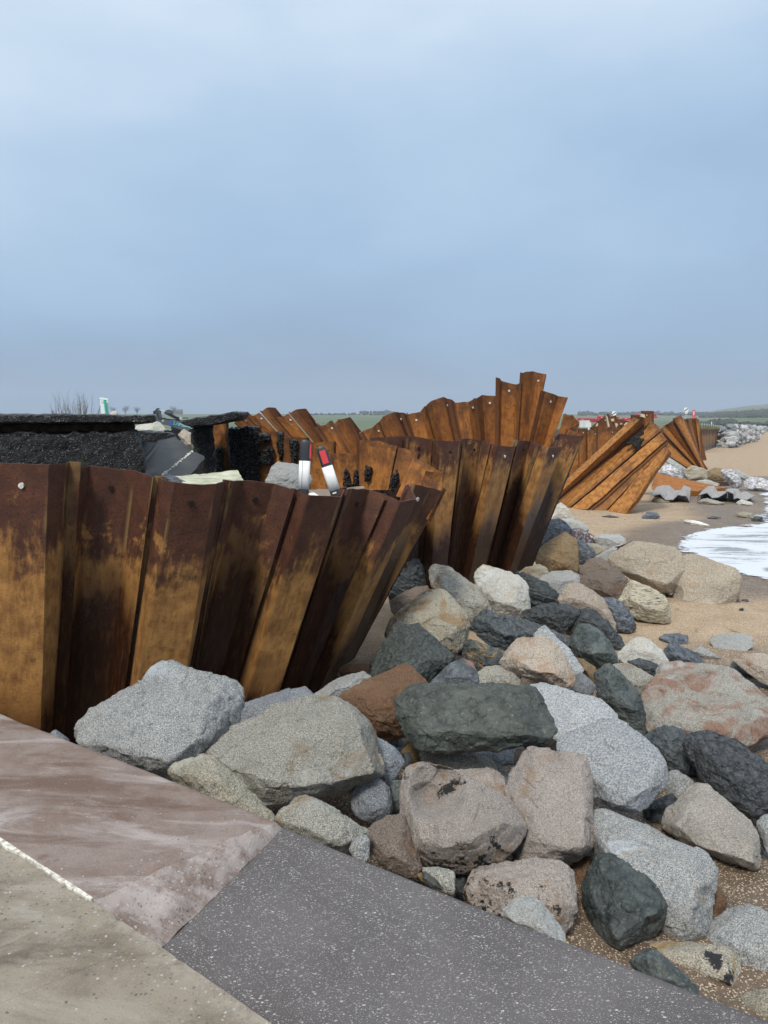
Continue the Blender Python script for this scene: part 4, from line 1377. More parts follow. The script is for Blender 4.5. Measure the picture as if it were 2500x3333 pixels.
fan = [
    [('Q', 578, 668, 34.4, 800, 812, 34.8, .5), ('Q', 540, 548, 34.8, 850, 816, 34.9, .9), ('Q', 522, 440, 35.3, 900, 818, 35.0, .9)],
    [('Q', 497, 388, 34.9, 904, 818, 34.9, .4), ('Q', 545, 345, 35.3, 934, 820, 35.1, .9), ('Q', 600, 318, 35.0, 948, 822, 35.0, .9)],
    [('Q', 602, 320, 35.2, 950, 822, 35.0, .3), ('Q', 642, 290, 35.6, 962, 824, 35.2, .8)],
    [('Q', 638, 270, 34.9, 958, 824, 34.9, .3), ('Q', 716, 233, 35.1, 980, 828, 35.0, .95), ('Q', 748, 275, 35.6, 984, 828, 35.2, .3)],
    [('Q', 762, 279, 37, 918, 690, 37, .4), ('Q', 792, 272, 36.7, 926, 700, 36.7, .7), ('Q', 836, 272, 37, 936, 704, 37, .3)],
    [('Q', 845, 291, 37.2, 926, 690, 37.2, .3), ('Q', 880, 281, 36.9, 931, 692, 36.9, .8), ('Q', 911, 280, 37, 934, 690, 37, .9), ('Q', 930, 380, 37.6, 937, 690, 37.6, .3)],
]
w_fan = pile_wall('fan of splayed golden sheet piles meeting at one point on the beach', fan, M['rust_bright'], ext=1.06, rows=8, hole_mat='hole_bright', ys=1.3, u0=200, lip=0.06, bridge=0.35)

straight = []
for k in range(13):
    a, b = k / 13, (k + 1) / 13

    def col_(t, dy, dr):
        tx = 930 + 204 * t ** .93
        Yt = 50 + 15.5 * t
        return ('Q', tx, 388 - 3 * t - (12 if t < .1 else 0) * (1 - t * 10), Yt + dy, tx + (4 - 2 * t), 640 - 68 * t ** .9 + 6, Yt + dy, dr)
    d = 0.22 if k % 2 else -0.22
    straight.append([col_(a, 0, .2), col_(a + .02, d, .9), col_(b - .02, d, .9), col_(b, 0, .2)])
w_str = pile_wall('distant straight upright stretch of sheet piling below the grass bank', straight, M['rust_banded'], ext=1.1, rows=8, holes=False, ys=1.5, u0=230, lip=0.06)


# asphalt still stuck to the land side of the piles
def crust(root, poly, sheet, Y0, Y1, seed, name='asphalt_crust', bulge=0.10):
    """lumpy skin of asphalt on the pile face; poly in sheet units, depth between Y0 (left) and Y1 (right)"""
    bm = bmesh.new()
    xs = [p[0] for p in poly]
    lo, hi = min(xs), max(xs)
    step = 6.0
    inside = []
    ys_ = [p[1] for p in poly]

    def isin(x, y):
        c = False
        j = len(poly) - 1
        for i in range(len(poly)):
            if (poly[i][1] > y) != (poly[j][1] > y) and x < (poly[j][0] - poly[i][0]) * (y - poly[i][1]) / (poly[j][1] - poly[i][1]) + poly[i][0]:
                c = not c
            j = i
        return c
    nx, ny = int((hi - lo) / step) + 3, int((max(ys_) - min(ys_)) / step) + 3
    gx = [lo - step + i * step for i in range(nx)]
    gy = [min(ys_) - step + i * step for i in range(ny)]
    pts = np.array([(x * .05, y * .05, seed * 3.1) for y in gy for x in gx])
    wn = fbm(pts * 1.7, 3, seed)
    hn = 0.5 + 0.5 * fbm(pts * 3.0, 3, seed + 5)
    ins = np.array([isin(x + 14 * w, y + 10 * w) for (x, y), w in zip([(x, y) for y in gy for x in gx], wn)]).reshape(ny, nx)
    V, idx, F = [], {}, []
    for j in range(ny):
        for i in range(nx):
            t = (gx[i] - lo) / max(1, hi - lo)
            Y = Y0 + (Y1 - Y0) * t
            solid = ins[max(0, j - 1):j + 2, max(0, i - 1):i + 2].mean()
            V.append(at(sheet, gx[i], gy[j], Y - 0.02 - bulge * solid * float(hn[j * nx + i]) + (0.06 if solid < .5 else 0)))
    for j in range(ny - 1):
        for i in range(nx - 1):
            if ins[j, i] or ins[j + 1, i] or ins[j, i + 1] or ins[j + 1, i + 1]:
                a = j * nx + i
                F.append((a, a + nx, a + nx + 1, a + 1))
    used = sorted({k for f in F for k in f})
    mp = {k: q for q, k in enumerate(used)}
    V = [V[k] for k in used]
    n = len(V)
    F = [tuple(mp[k] for k in f) for f in F]
    # back skin gives the crust its own thickness
    cnt = {}
    for f in F:
        for a, b in zip(f, f[1:] + f[:1]):
            cnt[(a, b)] = 1
    V2 = V + [p + (p - EYE).normalized() * .05 for p in V]
    F2 = list(F) + [tuple(n + k for k in reversed(f)) for f in F]
    for (a, b) in cnt:
        if (b, a) not in cnt:
            F2.append((b, a, n + a, n + b))
    return mesh_obj(name, V2, F2, M['asphalt_face'], root)


crust(w_inner, [(80, 300), (296, 283), (298, 660), (170, 660), (120, 560), (95, 540), (85, 420)], 'X', 11.3, 11.02, 1)
crust(w_inner, [(0, 430), (50, 425), (60, 560), (75, 640), (0, 640)], 'X', 11.45, 11.4, 2)
crust(w_inner, [(290, 330), (375, 335), (370, 380), (330, 395), (292, 395)], 'X', 11.0, 10.95, 3)
crust(w_inner, [(345, 420), (395, 430), (390, 530), (355, 545), (300, 540), (305, 490)], 'X', 11.0, 10.9, 4)
crust(w_inner, [(425, 330), (452, 325), (455, 460), (440, 520), (420, 440)], 'X', 10.9, 10.85, 5)
crust(w_inner, [(500, 372), (555, 370), (550, 520), (520, 545), (510, 450)], 'X', 10.78, 10.7, 6)
crust(w_inner, [(870, 600), (890, 575), (905, 610), (915, 690), (868, 700)], 'X', 10.25, 10.2, 7)
crust(w_inner, [(935, 620), (962, 560), (968, 690), (930, 690)], 'X', 10.2, 10.15, 8)
crust(w_inner, [(85, 700), (125, 705), (120, 790), (80, 800)], 'P', 9.98, 9.95, 9)
crust(w_inner, [(255, 770), (300, 730), (318, 780), (275, 880), (250, 850)], 'P', 9.60, 9.55, 10)
crust(w_diag, [(700, 375), (760, 335), (765, 350), (700, 430), (640, 440), (650, 415)], 'Y', 24.5, 24.45, 12, bulge=.04)
crust(w_diag, [(690, 430), (740, 390), (765, 400), (740, 440), (700, 475)], 'Y', 24.3, 24.2, 13, bulge=.04)
for poly, Y in (([(493, 222), (503, 235), (520, 305), (508, 312)], 29.3), ([(522, 255), (550, 248), (552, 265), (526, 272)], 29.8),
                ([(557, 285), (572, 280), (580, 295), (565, 313)], 30.1), ([(745, 213), (770, 218), (777, 242), (745, 235)], 27.7),
                ([(430, 285), (436, 283), (434, 300), (424, 305)], 29.2), ([(600, 283), (610, 281), (608, 290), (598, 292)], 30.2), ([(640, 280), (650, 276), (632, 298), (626, 296)], 30.2)):
    MB().prism([at('Y', x, y, Y - .1) for x, y in poly], Vector((0, .12, 0))).obj('concrete_chip', M['chip'], w_back)

# ------------------------------------------------------------------ boulders
ROCKS = []


def hull_points(sheet, outline, inner, Y0, s, tilt, thick, rnd, centre_d):
    """3-D points of a boulder: measured outline, facet corners towards the viewer, and a body behind it"""
    ys = [p[1] for p in outline]
    lo, hi = max(ys), min(ys)
    cx = sum(p[0] for p in outline) / len(outline)
    cy = sum(p[1] for p in outline) / len(outline)
    pts = []

    def plane_d(y):
        return centre_d + tilt * s * ((lo - y) / max(1e-6, lo - hi) - 0.5)
    for x, y in outline:
        d = ray(sheet, x, y).normalized()
        pts.append(EYE + d * plane_d(y))
    if not inner:
        for a in np.linspace(0, 2 * math.pi, 6)[:-1]:
            r = rnd.uniform(.35, .6)
            k = int(rnd.random() * len(outline))
            j = rnd.random()
            q = outline[int((a / (2 * math.pi)) * len(outline)) % len(outline)]
            inner = list(inner) + [(cx + (q[0] - cx) * r, cy + (q[1] - cy) * r, rnd.uniform(.16, .34))]
    for x, y, k in inner:
        d = ray(sheet, x, y).normalized()
        pts.append(EYE + d * (plane_d(y) - k * s))
    for x, y in outline:
        x2, y2 = cx + (x - cx) * .82, cy + (y - cy) * .82
        d = ray(sheet, x2, y2).normalized()
        pts.append(EYE + d * (plane_d(y) + thick * s * rnd.uniform(.35, .6)))
    return pts


def rock(label, sheet, outline, mat, inner=(), zb=0.08, thick=0.8, tilt=0.35, vox=46, amp=(0.030, 0.016), soft=2, dents=(), more=(), dy=0.0, layered=False, name='boulder', cat='boulder', group=None, fine=1.0):
    rnd = random.Random(len(ROCKS) * 7 + 1)
    def grow(ol, k=1.06):
        gx, gy = sum(p[0] for p in ol) / len(ol), sum(p[1] for p in ol) / len(ol)
        return [(gx + (x - gx) * k, gy + (y - gy) * k) for x, y in ol]
    outline = grow(outline)
    more = [(grow(a), b) for a, b in more]
    soft = 3 if soft > 5 else 1
    low = max(outline, key=lambda p: p[1])
    r = ray(sheet, low[0], low[1])
    t = (zb - EYE.z) / r.z
    dist = (r * t).length + dy
    sc = SHEET[sheet][2]
    w = (max(p[0] for p in outline) - min(p[0] for p in outline)) / sc / FPX * dist
    h = (max(p[1] for p in outline) - min(p[1] for p in outline)) / sc / FPX * dist
    s = math.sqrt(w * h)
    centre = dist + 0.30 * s
    hulls = [hull_points(sheet, outline, inner, None, s, tilt, thick, rnd, centre)]
    for o2, i2 in more:
        hulls.append(hull_points(sheet, o2, i2, None, s, tilt, thick, rnd, centre))
    allp = [p for h_ in hulls for p in h_]
    c = sum(allp, Vector()) / len(allp)
    bm = bmesh.new()
    for h_ in hulls:
        vs = [bm.verts.new(p - c) for p in h_]
        res = bmesh.ops.convex_hull(bm, input=vs)
        junk = [g for g in res['geom_interior'] if isinstance(g, bmesh.types.BMVert)]
        bmesh.ops.delete(bm, geom=list(set(junk)), context='VERTS')
    bmesh.ops.recalc_face_normals(bm, faces=bm.faces)
    me = bpy.data.meshes.new(name)
    bm.to_mesh(me)
    bm.free()
    me.materials.append(M[mat])
    o = bpy.data.objects.new(name, me)
    COL.objects.link(o)
    o.location = c
    md = o.modifiers.new('r', 'REMESH')
    md.mode = 'VOXEL'
    md.voxel_size = max(0.0065, s / (vox * 1.65))
    sm = o.modifiers.new('s', 'SMOOTH')
    sm.iterations = soft
    sm.factor = 0.5
    tag(o, label, cat, group)
    dl = [(ray(sh, x, y).normalized(), rad / SHEET[sh][2] / FPX, dep) for sh, x, y, rad, dep in dents]
    if inner:
        o['shaped'] = 1
    ROCKS.append((o, s, amp, dl, layered, fine))
    return o


def name_big(s):
    return s > .18


def finish_rocks():
    dg = bpy.context.evaluated_depsgraph_get()
    dg.update()
    for i, (o, s, amp, dl, layered, fine) in enumerate(ROCKS):
        ev = o.evaluated_get(dg)
        me = bpy.data.meshes.new_from_object(ev)
        n = len(me.vertices)
        co = np.zeros(n * 3); me.vertices.foreach_get('co', co); co = co.reshape(n, 3)
        no = np.zeros(n * 3); me.vertices.foreach_get('normal', no); no = no.reshape(n, 3)
        off = np.array([i * 3.7, i * 1.3, i * 2.1])
        rs = np.random.RandomState(i + 11)
        view = np.array(EYE - o.location); view /= np.linalg.norm(view)
        if 'pebbly' not in o.data.materials[0].name and name_big(s):
            man = o.get('shaped', 0)
            for _ in range(2 if man else 4):
                nn = view + rs.normal(size=3) * .55
                nn /= np.linalg.norm(nn)
                h = co @ nn
                over = np.maximum(0, h - (h.max() - s * (rs.uniform(.02, .055) if man else rs.uniform(.04, .13))))
                co = co - over[:, None] * nn * .96
        for depth, cnt in ((.06, 5), (.022, 14)):
            for _ in range(cnt):
                nn = rs.normal(size=3); nn /= np.linalg.norm(nn)
                h = co @ nn
                lim = h.max() - depth * s * rs.uniform(.35, 1.0)
                over = np.maximum(0, h - lim)
                co = co - over[:, None] * nn * .93
        q = co / s
        a1, a2 = amp
        mn = o.data.materials[0].name
        fac = .2 if 'pebbly' in mn else .62 if (layered or o.data.materials[0].name.find('slate') >= 0 or 'dolerite' in o.data.materials[0].name) else .5
        d = .55 * a1 * s * fbm(q * 2.2 + off, 3, i) + a2 * s * fbm(q * 7.5 + off, 4, i + 50, 0.55, ridged=True)
        d += 0.35 * a2 * s * fbm(q * 24 + off, 3, i + 90, 0.6)
        # fracture faces: cells of the surface, each tilted its own way
        for cells, am in ((40, .10), (240, .12)):
            sd = q[rs.randint(0, n, cells)] + rs.normal(size=(cells, 3)) * .02
            dirs = rs.normal(size=(cells, 3))
            qw = q + 0.05 * np.stack([vnoise(q * 5 + off, i), vnoise(q * 5 + off + 31, i), vnoise(q * 5 + off + 57, i)], 1)
            best = np.full(n, 1e9); idx = np.zeros(n, dtype=int)
            for k in range(cells):
                dk = ((qw - sd[k]) ** 2).sum(1)
                m_ = dk < best
                best[m_] = dk[m_]; idx[m_] = k
            tl = ((q - sd[idx]) * dirs[idx]).sum(1)
            d += fac * am * s * np.clip(tl, -.16, .16)
        if layered:
            ax = np.array([0.35, 0.45, 0.82]); ax = ax / np.linalg.norm(ax)
            h = q @ ax
            lay = np.stack([h * 9 + fbm(q * 2 + off, 2, 5) * 1.2, q[:, 0] * 1.2, q[:, 1] * 1.2], 1)
            d += layered * s * fbm(lay + off, 4, i + 20, 0.6, ridged=True)
            st = h * 5.5 + 0.9 * fbm(q * 1.6 + off, 3, i + 60)
            fr = st - np.floor(st)
            d += 2.6 * layered * s * (np.minimum(fr / .8, (1 - fr) / .2) - .5)
        co2 = co + no * d[:, None]
        if dl:
            loc = np.array(o.location) - np.array(EYE)
            w = co2 + loc
            L_ = np.linalg.norm(w, axis=1)
            for dr, rad, dep in dl:
                dr = np.array(dr)
                front = (no @ dr) < 0.15
                cosang = (w @ dr) / L_
                ang = np.sqrt(np.maximum(0, 2 - 2 * cosang)) / rad
                k = np.clip(1 - ang ** 2, 0, 1) ** 1.2 * front
                co2 = co2 + (w / L_[:, None]) * (k * dep * s)[:, None]
        me.vertices.foreach_set('co', co2.ravel())
        me.polygons.foreach_set('use_smooth', [True] * len(me.polygons))
        me.update()
        if 'shaped' in o.keys():
            del o['shaped']
        old = o.data
        o.modifiers.clear()
        o.data = me
        nm = old.name
        bpy.data.meshes.remove(old)
        me.name = nm


# --- foreground, beside the promenade
rock('big grey speckled boulder with two humps and a rusty spot, against the near steel wall', 'V',
     [(315, 548), (345, 470), (420, 400), (520, 340), (650, 296), (860, 255), (940, 284), (1000, 285), (1036, 320), (1038, 372), (1000, 440), (985, 520), (930, 590), (890, 650), (740, 720), (560, 690), (430, 630)],
     'grey', [(560, 400, .25), (900, 380, .3), (850, 560, .36), (520, 560, .3), (740, 640, .36)], zb=.35, vox=64, soft=5, thick=.6,
     more=[([(560, 345), (640, 270), (668, 226), (705, 200), (745, 200), (800, 225), (860, 252), (940, 290), (900, 420), (700, 450)], [(750, 320, .06), (800, 400, .08)])])
rock('largest grey boulder with a broad pale tan front face, dark underneath', 'V',
     [(905, 605), (960, 560), (1010, 500), (1100, 450), (1210, 395), (1330, 365), (1440, 368), (1530, 402), (1590, 468), (1612, 540), (1640, 640), (1647, 692), (1590, 725), (1540, 745), (1420, 782), (1300, 822), (1180, 848), (1090, 850), (1050, 812), (1040, 740), (1000, 680)],
     'tan_grey', [(1290, 505, .30), (1555, 488, .34), (1602, 672, .36), (1400, 745, .40), (1120, 735, .36), (1060, 700, .22), (1200, 560, .28)], zb=.30, vox=76, soft=4, amp=(.02, .007), thick=.7)
rock('low grey granite slab lying behind the largest boulder', 'V',
     [(1010, 400), (1100, 385), (1180, 360), (1240, 330), (1312, 320), (1365, 352), (1400, 400), (1300, 470), (1150, 520), (1010, 520)], 'grey_dark', zb=.30, dy=.35, vox=50)
rock('grey rounded boulder at the near steel wall foot, left of the rusty brown one', 'C',
     [(255, 442), (340, 380), (430, 322), (500, 300), (580, 286), (630, 310), (632, 345), (560, 400), (480, 480), (400, 520), (300, 520)], 'grey', zb=.2, dy=.3)
rock('low tan-brown boulder wedged along the promenade edge below the big grey one', 'V',
     [(735, 692), (760, 658), (820, 635), (880, 614), (930, 618), (980, 660), (1005, 720), (1040, 780), (1100, 830), (1195, 895), (1150, 930), (950, 850), (850, 800)], 'tan', [(930, 690, .2), (820, 690, .2), (1000, 790, .25)], zb=.45, vox=52, thick=.5)
rock('greenish-tan boulder beside the apron corner, under the largest boulder', 'E',
     [(95, 545), (185, 510), (198, 450), (250, 402), (310, 398), (390, 430), (480, 480), (560, 540), (640, 590), (712, 636), (700, 662), (600, 745), (560, 775), (400, 760), (200, 640)], 'tan_grey', [(560, 560, .3), (520, 740, .36), (300, 480, .2), (330, 620, .34)], zb=.42, vox=56, soft=5)
rock('small upright speckled stone at the apron edge', 'E',
     [(595, 755), (620, 700), (668, 664), (710, 663), (732, 700), (732, 790), (722, 840), (640, 830)], 'grey', zb=.45, vox=34, name='stone', cat='stone')
rock('dark blue-grey angular boulder beneath the right end of the largest boulder', 'E',
     [(603, 410), (650, 330), (780, 268), (850, 320), (870, 390), (880, 490), (862, 545), (780, 582), (700, 560), (630, 510)], 'grey_dark', [(690, 410, .25), (860, 420, .3), (760, 500, .36)], zb=.22)
rock('dark flat slate standing in the gap left of the pitted boulder', 'E',
     [(850, 300), (960, 288), (975, 400), (975, 545), (880, 550), (860, 420)], 'slate_green', zb=.2, dy=.22, vox=36)
rock('blue-grey boulder tucked behind the right end of the largest boulder', 'C',
     [(640, 700), (720, 750), (800, 800), (862, 890), (850, 925), (790, 1005), (740, 1045), (690, 1000), (620, 850)], 'grey_dark', [(760, 850, .3), (700, 900, .3)], zb=.28, dy=.15)
rock('rusty brown angular boulder with paler ridge, against the big dark green slab', 'C',
     [(405, 480), (520, 400), (640, 340), (760, 280), (830, 240), (890, 245), (950, 310), (1030, 388), (960, 480), (900, 620), (870, 700), (780, 755), (700, 735), (650, 690), (600, 600), (540, 545), (470, 495)], 'brown', [(765, 370, .26), (925, 370, .16), (520, 470, .2), (720, 530, .36), (830, 600, .3)], zb=.28, vox=58, dy=.1)
rock('long dark green-grey slab with a flat front face, propped over smaller stones', 'C',
     [(890, 378), (1050, 388), (1200, 372), (1340, 372), (1500, 385), (1680, 385), (1730, 402), (1790, 470), (1840, 560), (1872, 640), (1878, 720), (1800, 755), (1650, 775), (1480, 795), (1250, 828), (1200, 802), (1060, 792), (990, 816), (930, 742), (880, 682), (852, 612), (828, 560), (818, 500), (850, 440)], 'dark_green',
     [(960, 430, .16), (1600, 415, .16), (1700, 690, .22), (1000, 720, .22), (1300, 560, .22)], zb=.36, vox=84, soft=2, amp=(.016, .014), thick=.45, layered=.003)
rock('coarse dark green boulder like a blunt pyramid below the pale tan one', 'A',
     [(10, 1045), (60, 950), (100, 890), (110, 800), (160, 750), (220, 700), (330, 698), (380, 740), (440, 800), (520, 860), (566, 900), (572, 950), (500, 1020), (430, 1080), (300, 1130), (120, 1120)], 'dark_green_coarse', [(250, 800, .25), (180, 960, .36), (420, 930, .32), (300, 1040, .36)], zb=.18, vox=60, amp=(.03, .016))
rock('large pale tan boulder with a straight stained lower band, behind the coarse dark green one', 'A',
     [(103, 762), (130, 690), (180, 640), (250, 580), (330, 520), (430, 470), (500, 468), (560, 520), (610, 590), (650, 628), (664, 690), (652, 780), (640, 842), (572, 888), (440, 880), (220, 880)], 'tan', [(410, 600, .3), (240, 620, .2), (440, 690, .40), (640, 700, .26), (520, 820, .3)], zb=.2, vox=60, soft=3)
rock('dark slate block standing against the tip of the near steel wall', 'A',
     [(245, 292), (270, 232), (330, 216), (400, 238), (416, 300), (414, 432), (350, 465), (240, 520), (150, 540), (140, 500), (170, 420), (230, 380)], 'slate', [(330, 300, .25), (250, 420, .3)], zb=.2, vox=50, amp=(.05, .02), layered=.012)
rock('low dark brownish stone between the slate block and the pale tan boulder', 'A',
     [(150, 532), (230, 480), (310, 440), (400, 428), (427, 465), (330, 525), (250, 590), (190, 640), (155, 590)], 'brown_grey', zb=.2, dy=.1)
rock('tan wedge of stone leaning on the second steel wall', 'A',
     [(342, 212), (380, 163), (430, 165), (480, 210), (530, 262), (585, 325), (540, 360), (430, 330), (400, 262)], 'tan_grey', zb=.22, dy=.5)
rock('long tan-grey boulder sloping down to the right from the dark slate block', 'A',
     [(412, 312), (450, 290), (530, 300), (590, 340), (660, 400), (750, 450), (830, 540), (852, 600), (800, 625), (740, 690), (690, 700), (600, 600), (520, 540), (430, 440)], 'tan_grey', [(560, 360, .2), (620, 570, .25), (760, 540, .25), (480, 400, .2)], zb=.2, vox=56, dy=.3)
rock('small bluish stone behind the long tan-grey boulder', 'A',
     [(555, 335), (610, 305), (670, 293), (690, 330), (706, 400), (690, 430), (640, 420)], 'grey_dark', zb=.25, vox=34, dy=.4, name='stone', cat='stone')
rock('small dark stone at the foot of the second steel wall', 'A',
     [(676, 292), (740, 284), (770, 300), (740, 370), (690, 380)], 'slate', zb=.25, vox=30, dy=.5, name='stone', cat='stone')
rock('large pale cream boulder in the middle of the pile, in front of the second wall', 'A',
     [(708, 392), (740, 330), (780, 294), (830, 315), (880, 335), (940, 338), (1010, 370), (1060, 420), (1077, 470), (1082, 540), (1087, 612), (1040, 655), (960, 655), (880, 640), (800, 570), (740, 480)], 'pale', [(850, 420, .26), (1000, 440, .22), (990, 560, .36), (850, 520, .36)], zb=.2, vox=60, soft=4)
rock('dark striped slate leaning right of the pale cream boulder', 'A',
     [(965, 352), (1050, 345), (1110, 368), (1200, 420), (1292, 502), (1282, 548), (1190, 560), (1090, 590), (1060, 480), (1010, 420)], 'slate', zb=.2, vox=52, layered=.012, amp=(.04, .015))
rock('small rounded tan stone under the tip of the second steel wall', 'A',
     [(1012, 342), (1060, 305), (1150, 284), (1202, 310), (1216, 342), (1140, 405), (1090, 385)], 'tan', zb=.2, vox=36, dy=.2, name='stone', cat='stone')
rock('pale grey block below the tall tan-brown boulder', 'A',
     [(1145, 400), (1180, 360), (1250, 333), (1360, 334), (1412, 360), (1417, 412), (1350, 460), (1300, 500), (1220, 480)], 'pale_grey', [(1260, 400, .26), (1380, 400, .2)], zb=.2, vox=46, dy=.1)
rock('tall tan-brown boulder with a peaked top beside the end of the second wall', 'A',
     [(1123, 242), (1140, 200), (1200, 150), (1290, 85), (1330, 73), (1392, 120), (1422, 190), (1424, 292), (1412, 332), (1340, 340), (1220, 330), (1140, 295)], 'tan_brown', [(1312, 150, .26), (1240, 250, .28), (1330, 290, .3)], zb=.12, vox=54, soft=2)
rock('dark slate with a smooth sloping side, highest of the rocks beside the second wall', 'B',
     [(115, 335), (140, 250), (180, 190), (240, 183), (300, 220), (332, 262), (322, 325), (250, 340), (180, 380), (115, 385)], 'slate_blue', [(230, 250, .3), (200, 300, .3)], zb=.2, dy=.8, vox=46, soft=1)
rock('pale blue-grey flat rock behind the dark smooth slate', 'B',
     [(245, 192), (330, 185), (400, 210), (447, 245), (447, 275), (340, 285), (300, 250)], 'pale_grey', zb=.05, dy=.2, vox=40)
rock('pale tan rounded boulder half hidden by the second wall', 'B',
     [(185, 185), (220, 100), (260, 78), (312, 110), (350, 185), (300, 205)], 'pale', zb=.05, dy=.2, vox=40)
rock('purple boulder webbed with white veins', 'B',
     [(332, 262), (370, 245), (420, 265), (460, 290), (500, 320), (525, 352), (450, 370), (340, 345)], 'veined', zb=.08, vox=46)
rock('dark blue slate crouched beside the tall tan-brown boulder', 'B',
     [(345, 332), (400, 328), (450, 368), (490, 410), (496, 432), (430, 492), (385, 495), (375, 420)], 'slate_blue', zb=.08, vox=46, layered=.01)
rock('pale grey flat-topped slab on the sand behind the pebbly boulder', 'B',
     [(478, 312), (530, 290), (660, 290), (697, 320), (692, 365), (580, 392), (505, 355)], 'pale_grey', zb=.05, vox=44, amp=(.02, .006))
rock('small tan stone between the veined and pale slab rocks', 'B',
     [(405, 350), (500, 353), (577, 385), (545, 410), (495, 430), (450, 390)], 'tan', zb=.06, vox=36, name='stone', cat='stone')
rock('smooth pale slab leaning on the left end of the pebbly boulder', 'B',
     [(490, 442), (560, 400), (640, 363), (720, 350), (720, 400), (640, 460), (600, 480), (530, 465)], 'pale_grey', zb=.08, vox=46, amp=(.02, .006))
rock('brown stone under the smooth pale slab', 'B',
     [(368, 545), (410, 490), (450, 450), (520, 446), (590, 480), (642, 530), (560, 560), (430, 570)], 'brown_grey', [(500, 480, .2), (560, 520, .25)], zb=.08, vox=46, dy=.15)
rock('purplish-brown boulder with a flat top in front of the pebbly boulder', 'B',
     [(373, 582), (440, 558), (500, 540), (640, 523), (700, 590), (704, 660), (660, 732), (600, 725), (540, 705), (440, 650), (380, 630)], 'brown_grey', [(520, 600, .28), (640, 580, .2), (600, 680, .3)], zb=.06, vox=54)
rock('huge pebbly buff boulder in two joined lobes, half sunk in the sand near the water', 'B',
     [(594, 470), (600, 420), (650, 390), (740, 335), (790, 358), (900, 385), (1020, 378), (1062, 420), (1087, 520), (1040, 620), (1000, 685), (900, 665), (800, 612), (700, 560), (640, 530)], 'pebbly',
     [(720, 440, .18), (900, 480, .26), (960, 640, .28), (780, 560, .25)], zb=.12, vox=100, soft=4, amp=(.022, .009), dy=.15, thick=.7,
     more=[([(1000, 560), (1080, 450), (1150, 430), (1250, 480), (1350, 508), (1430, 528), (1472, 580), (1467, 680), (1420, 760), (1370, 832), (1300, 884), (1200, 855), (1100, 815), (1000, 765), (985, 700)], [(1100, 640, .22), (1330, 640, .26), (1300, 800, .28), (1080, 760, .25)])],
     dents=[('B', 1010, 690, 70, .10)])
rock('grey-and-tan boulder striped with black bands, on the sand before the pebbly boulder', 'B',
     [(658, 742), (690, 660), (740, 600), (800, 624), (900, 670), (972, 720), (986, 800), (992, 872), (950, 896), (870, 884), (780, 855), (720, 805)], 'striped', [(715, 715, .2), (850, 790, .3), (970, 805, .25)], zb=.0, vox=56, soft=2)
rock('long orange-tan mottled boulder sloping to the sand', 'B',
     [(248, 745), (270, 680), (310, 640), (370, 623), (430, 640), (500, 690), (570, 750), (622, 820), (637, 880), (637, 955), (560, 900), (430, 830), (380, 830), (270, 790)], 'orange', [(330, 720, .25), (430, 700, .2), (560, 830, .25)], zb=.08, vox=58, dy=.3)
rock('wet blue-black slate tucked behind the orange-tan boulder', 'B',
     [(525, 712), (600, 718), (680, 760), (732, 830), (752, 890), (772, 922), (740, 948), (640, 944), (620, 860), (560, 780)], 'slate_blue', zb=.02, vox=52, layered=.01)
rock('long dark blocky slate in the middle, pointing right', 'A',
     [(688, 712), (710, 660), (770, 600), (812, 584), (900, 640), (1010, 720), (1065, 765), (985, 790), (910, 864), (830, 836), (740, 765)], 'slate', [(800, 680, .28), (920, 760, .3)], zb=.25, vox=64, soft=1, layered=.008, dy=.1,
     more=[([(905, 635), (1000, 645), (1100, 688), (1200, 715), (1330, 780), (1357, 802), (1340, 842), (1250, 822), (1100, 775), (1000, 765)], [(1050, 720, .08), (1220, 770, .08)])])
rock('dark jumbled slate below the pale grey block', 'A',
     [(1070, 600), (1180, 553), (1300, 553), (1400, 580), (1427, 610), (1370, 655), (1315, 690), (1315, 745), (1220, 720), (1050, 655)], 'slate', zb=.2, vox=52, layered=.012, dy=.1)
rock('dark slate ridge running down to the sand behind the smooth dark one', 'B',
     [(328, 905), (350, 840), (430, 792), (490, 808), (560, 868), (640, 958), (692, 1032), (660, 1082), (600, 1020), (450, 960), (370, 960), (340, 965)], 'slate', [(440, 850, .22), (580, 950, .22)], zb=.08, vox=56, layered=.01, dy=.25)
rock('smooth dark bluish boulder with a pale cap, beside the orange-tan one', 'B',
     [(313, 1042), (350, 960), (390, 903), (450, 903), (520, 938), (590, 1020), (652, 1110), (642, 1152), (520, 1204), (470, 1170), (400, 1130), (350, 1105)], 'slate_green', [(430, 950, .22), (470, 1090, .36), (590, 1090, .22)], zb=.06, vox=60, soft=3, amp=(.02, .007))
rock('small brown stone squeezed between two dark slates', 'A',
     [(1318, 672), (1390, 640), (1385, 770), (1330, 755)], 'brown_grey', zb=.15, vox=30, dy=.3, name='stone', cat='stone')
rock('angular pinkish-tan boulder with a dark hollow beneath', 'A',
     [(893, 942), (930, 880), (1000, 800), (1080, 768), (1160, 768), (1240, 800), (1290, 860), (1332, 950), (1382, 1042), (1372, 1112), (1290, 1124), (1150, 1066), (1010, 1026), (900, 975)], 'orange', [(1080, 870, .28), (1140, 1000, .38), (985, 920, .25), (1260, 1010, .36)], zb=.3, vox=62, soft=2)
rock('bright grey granite wedge standing behind the pinkish-tan boulder', 'A',
     [(1090, 772), (1140, 730), (1192, 703), (1242, 760), (1270, 800), (1352, 860), (1402, 930), (1444, 1000), (1434, 1040), (1370, 1060), (1280, 900)], 'grey_bright', [(1190, 740, .05), (1380, 960, .08)], zb=.22, vox=56, dy=.25, tilt=.2)
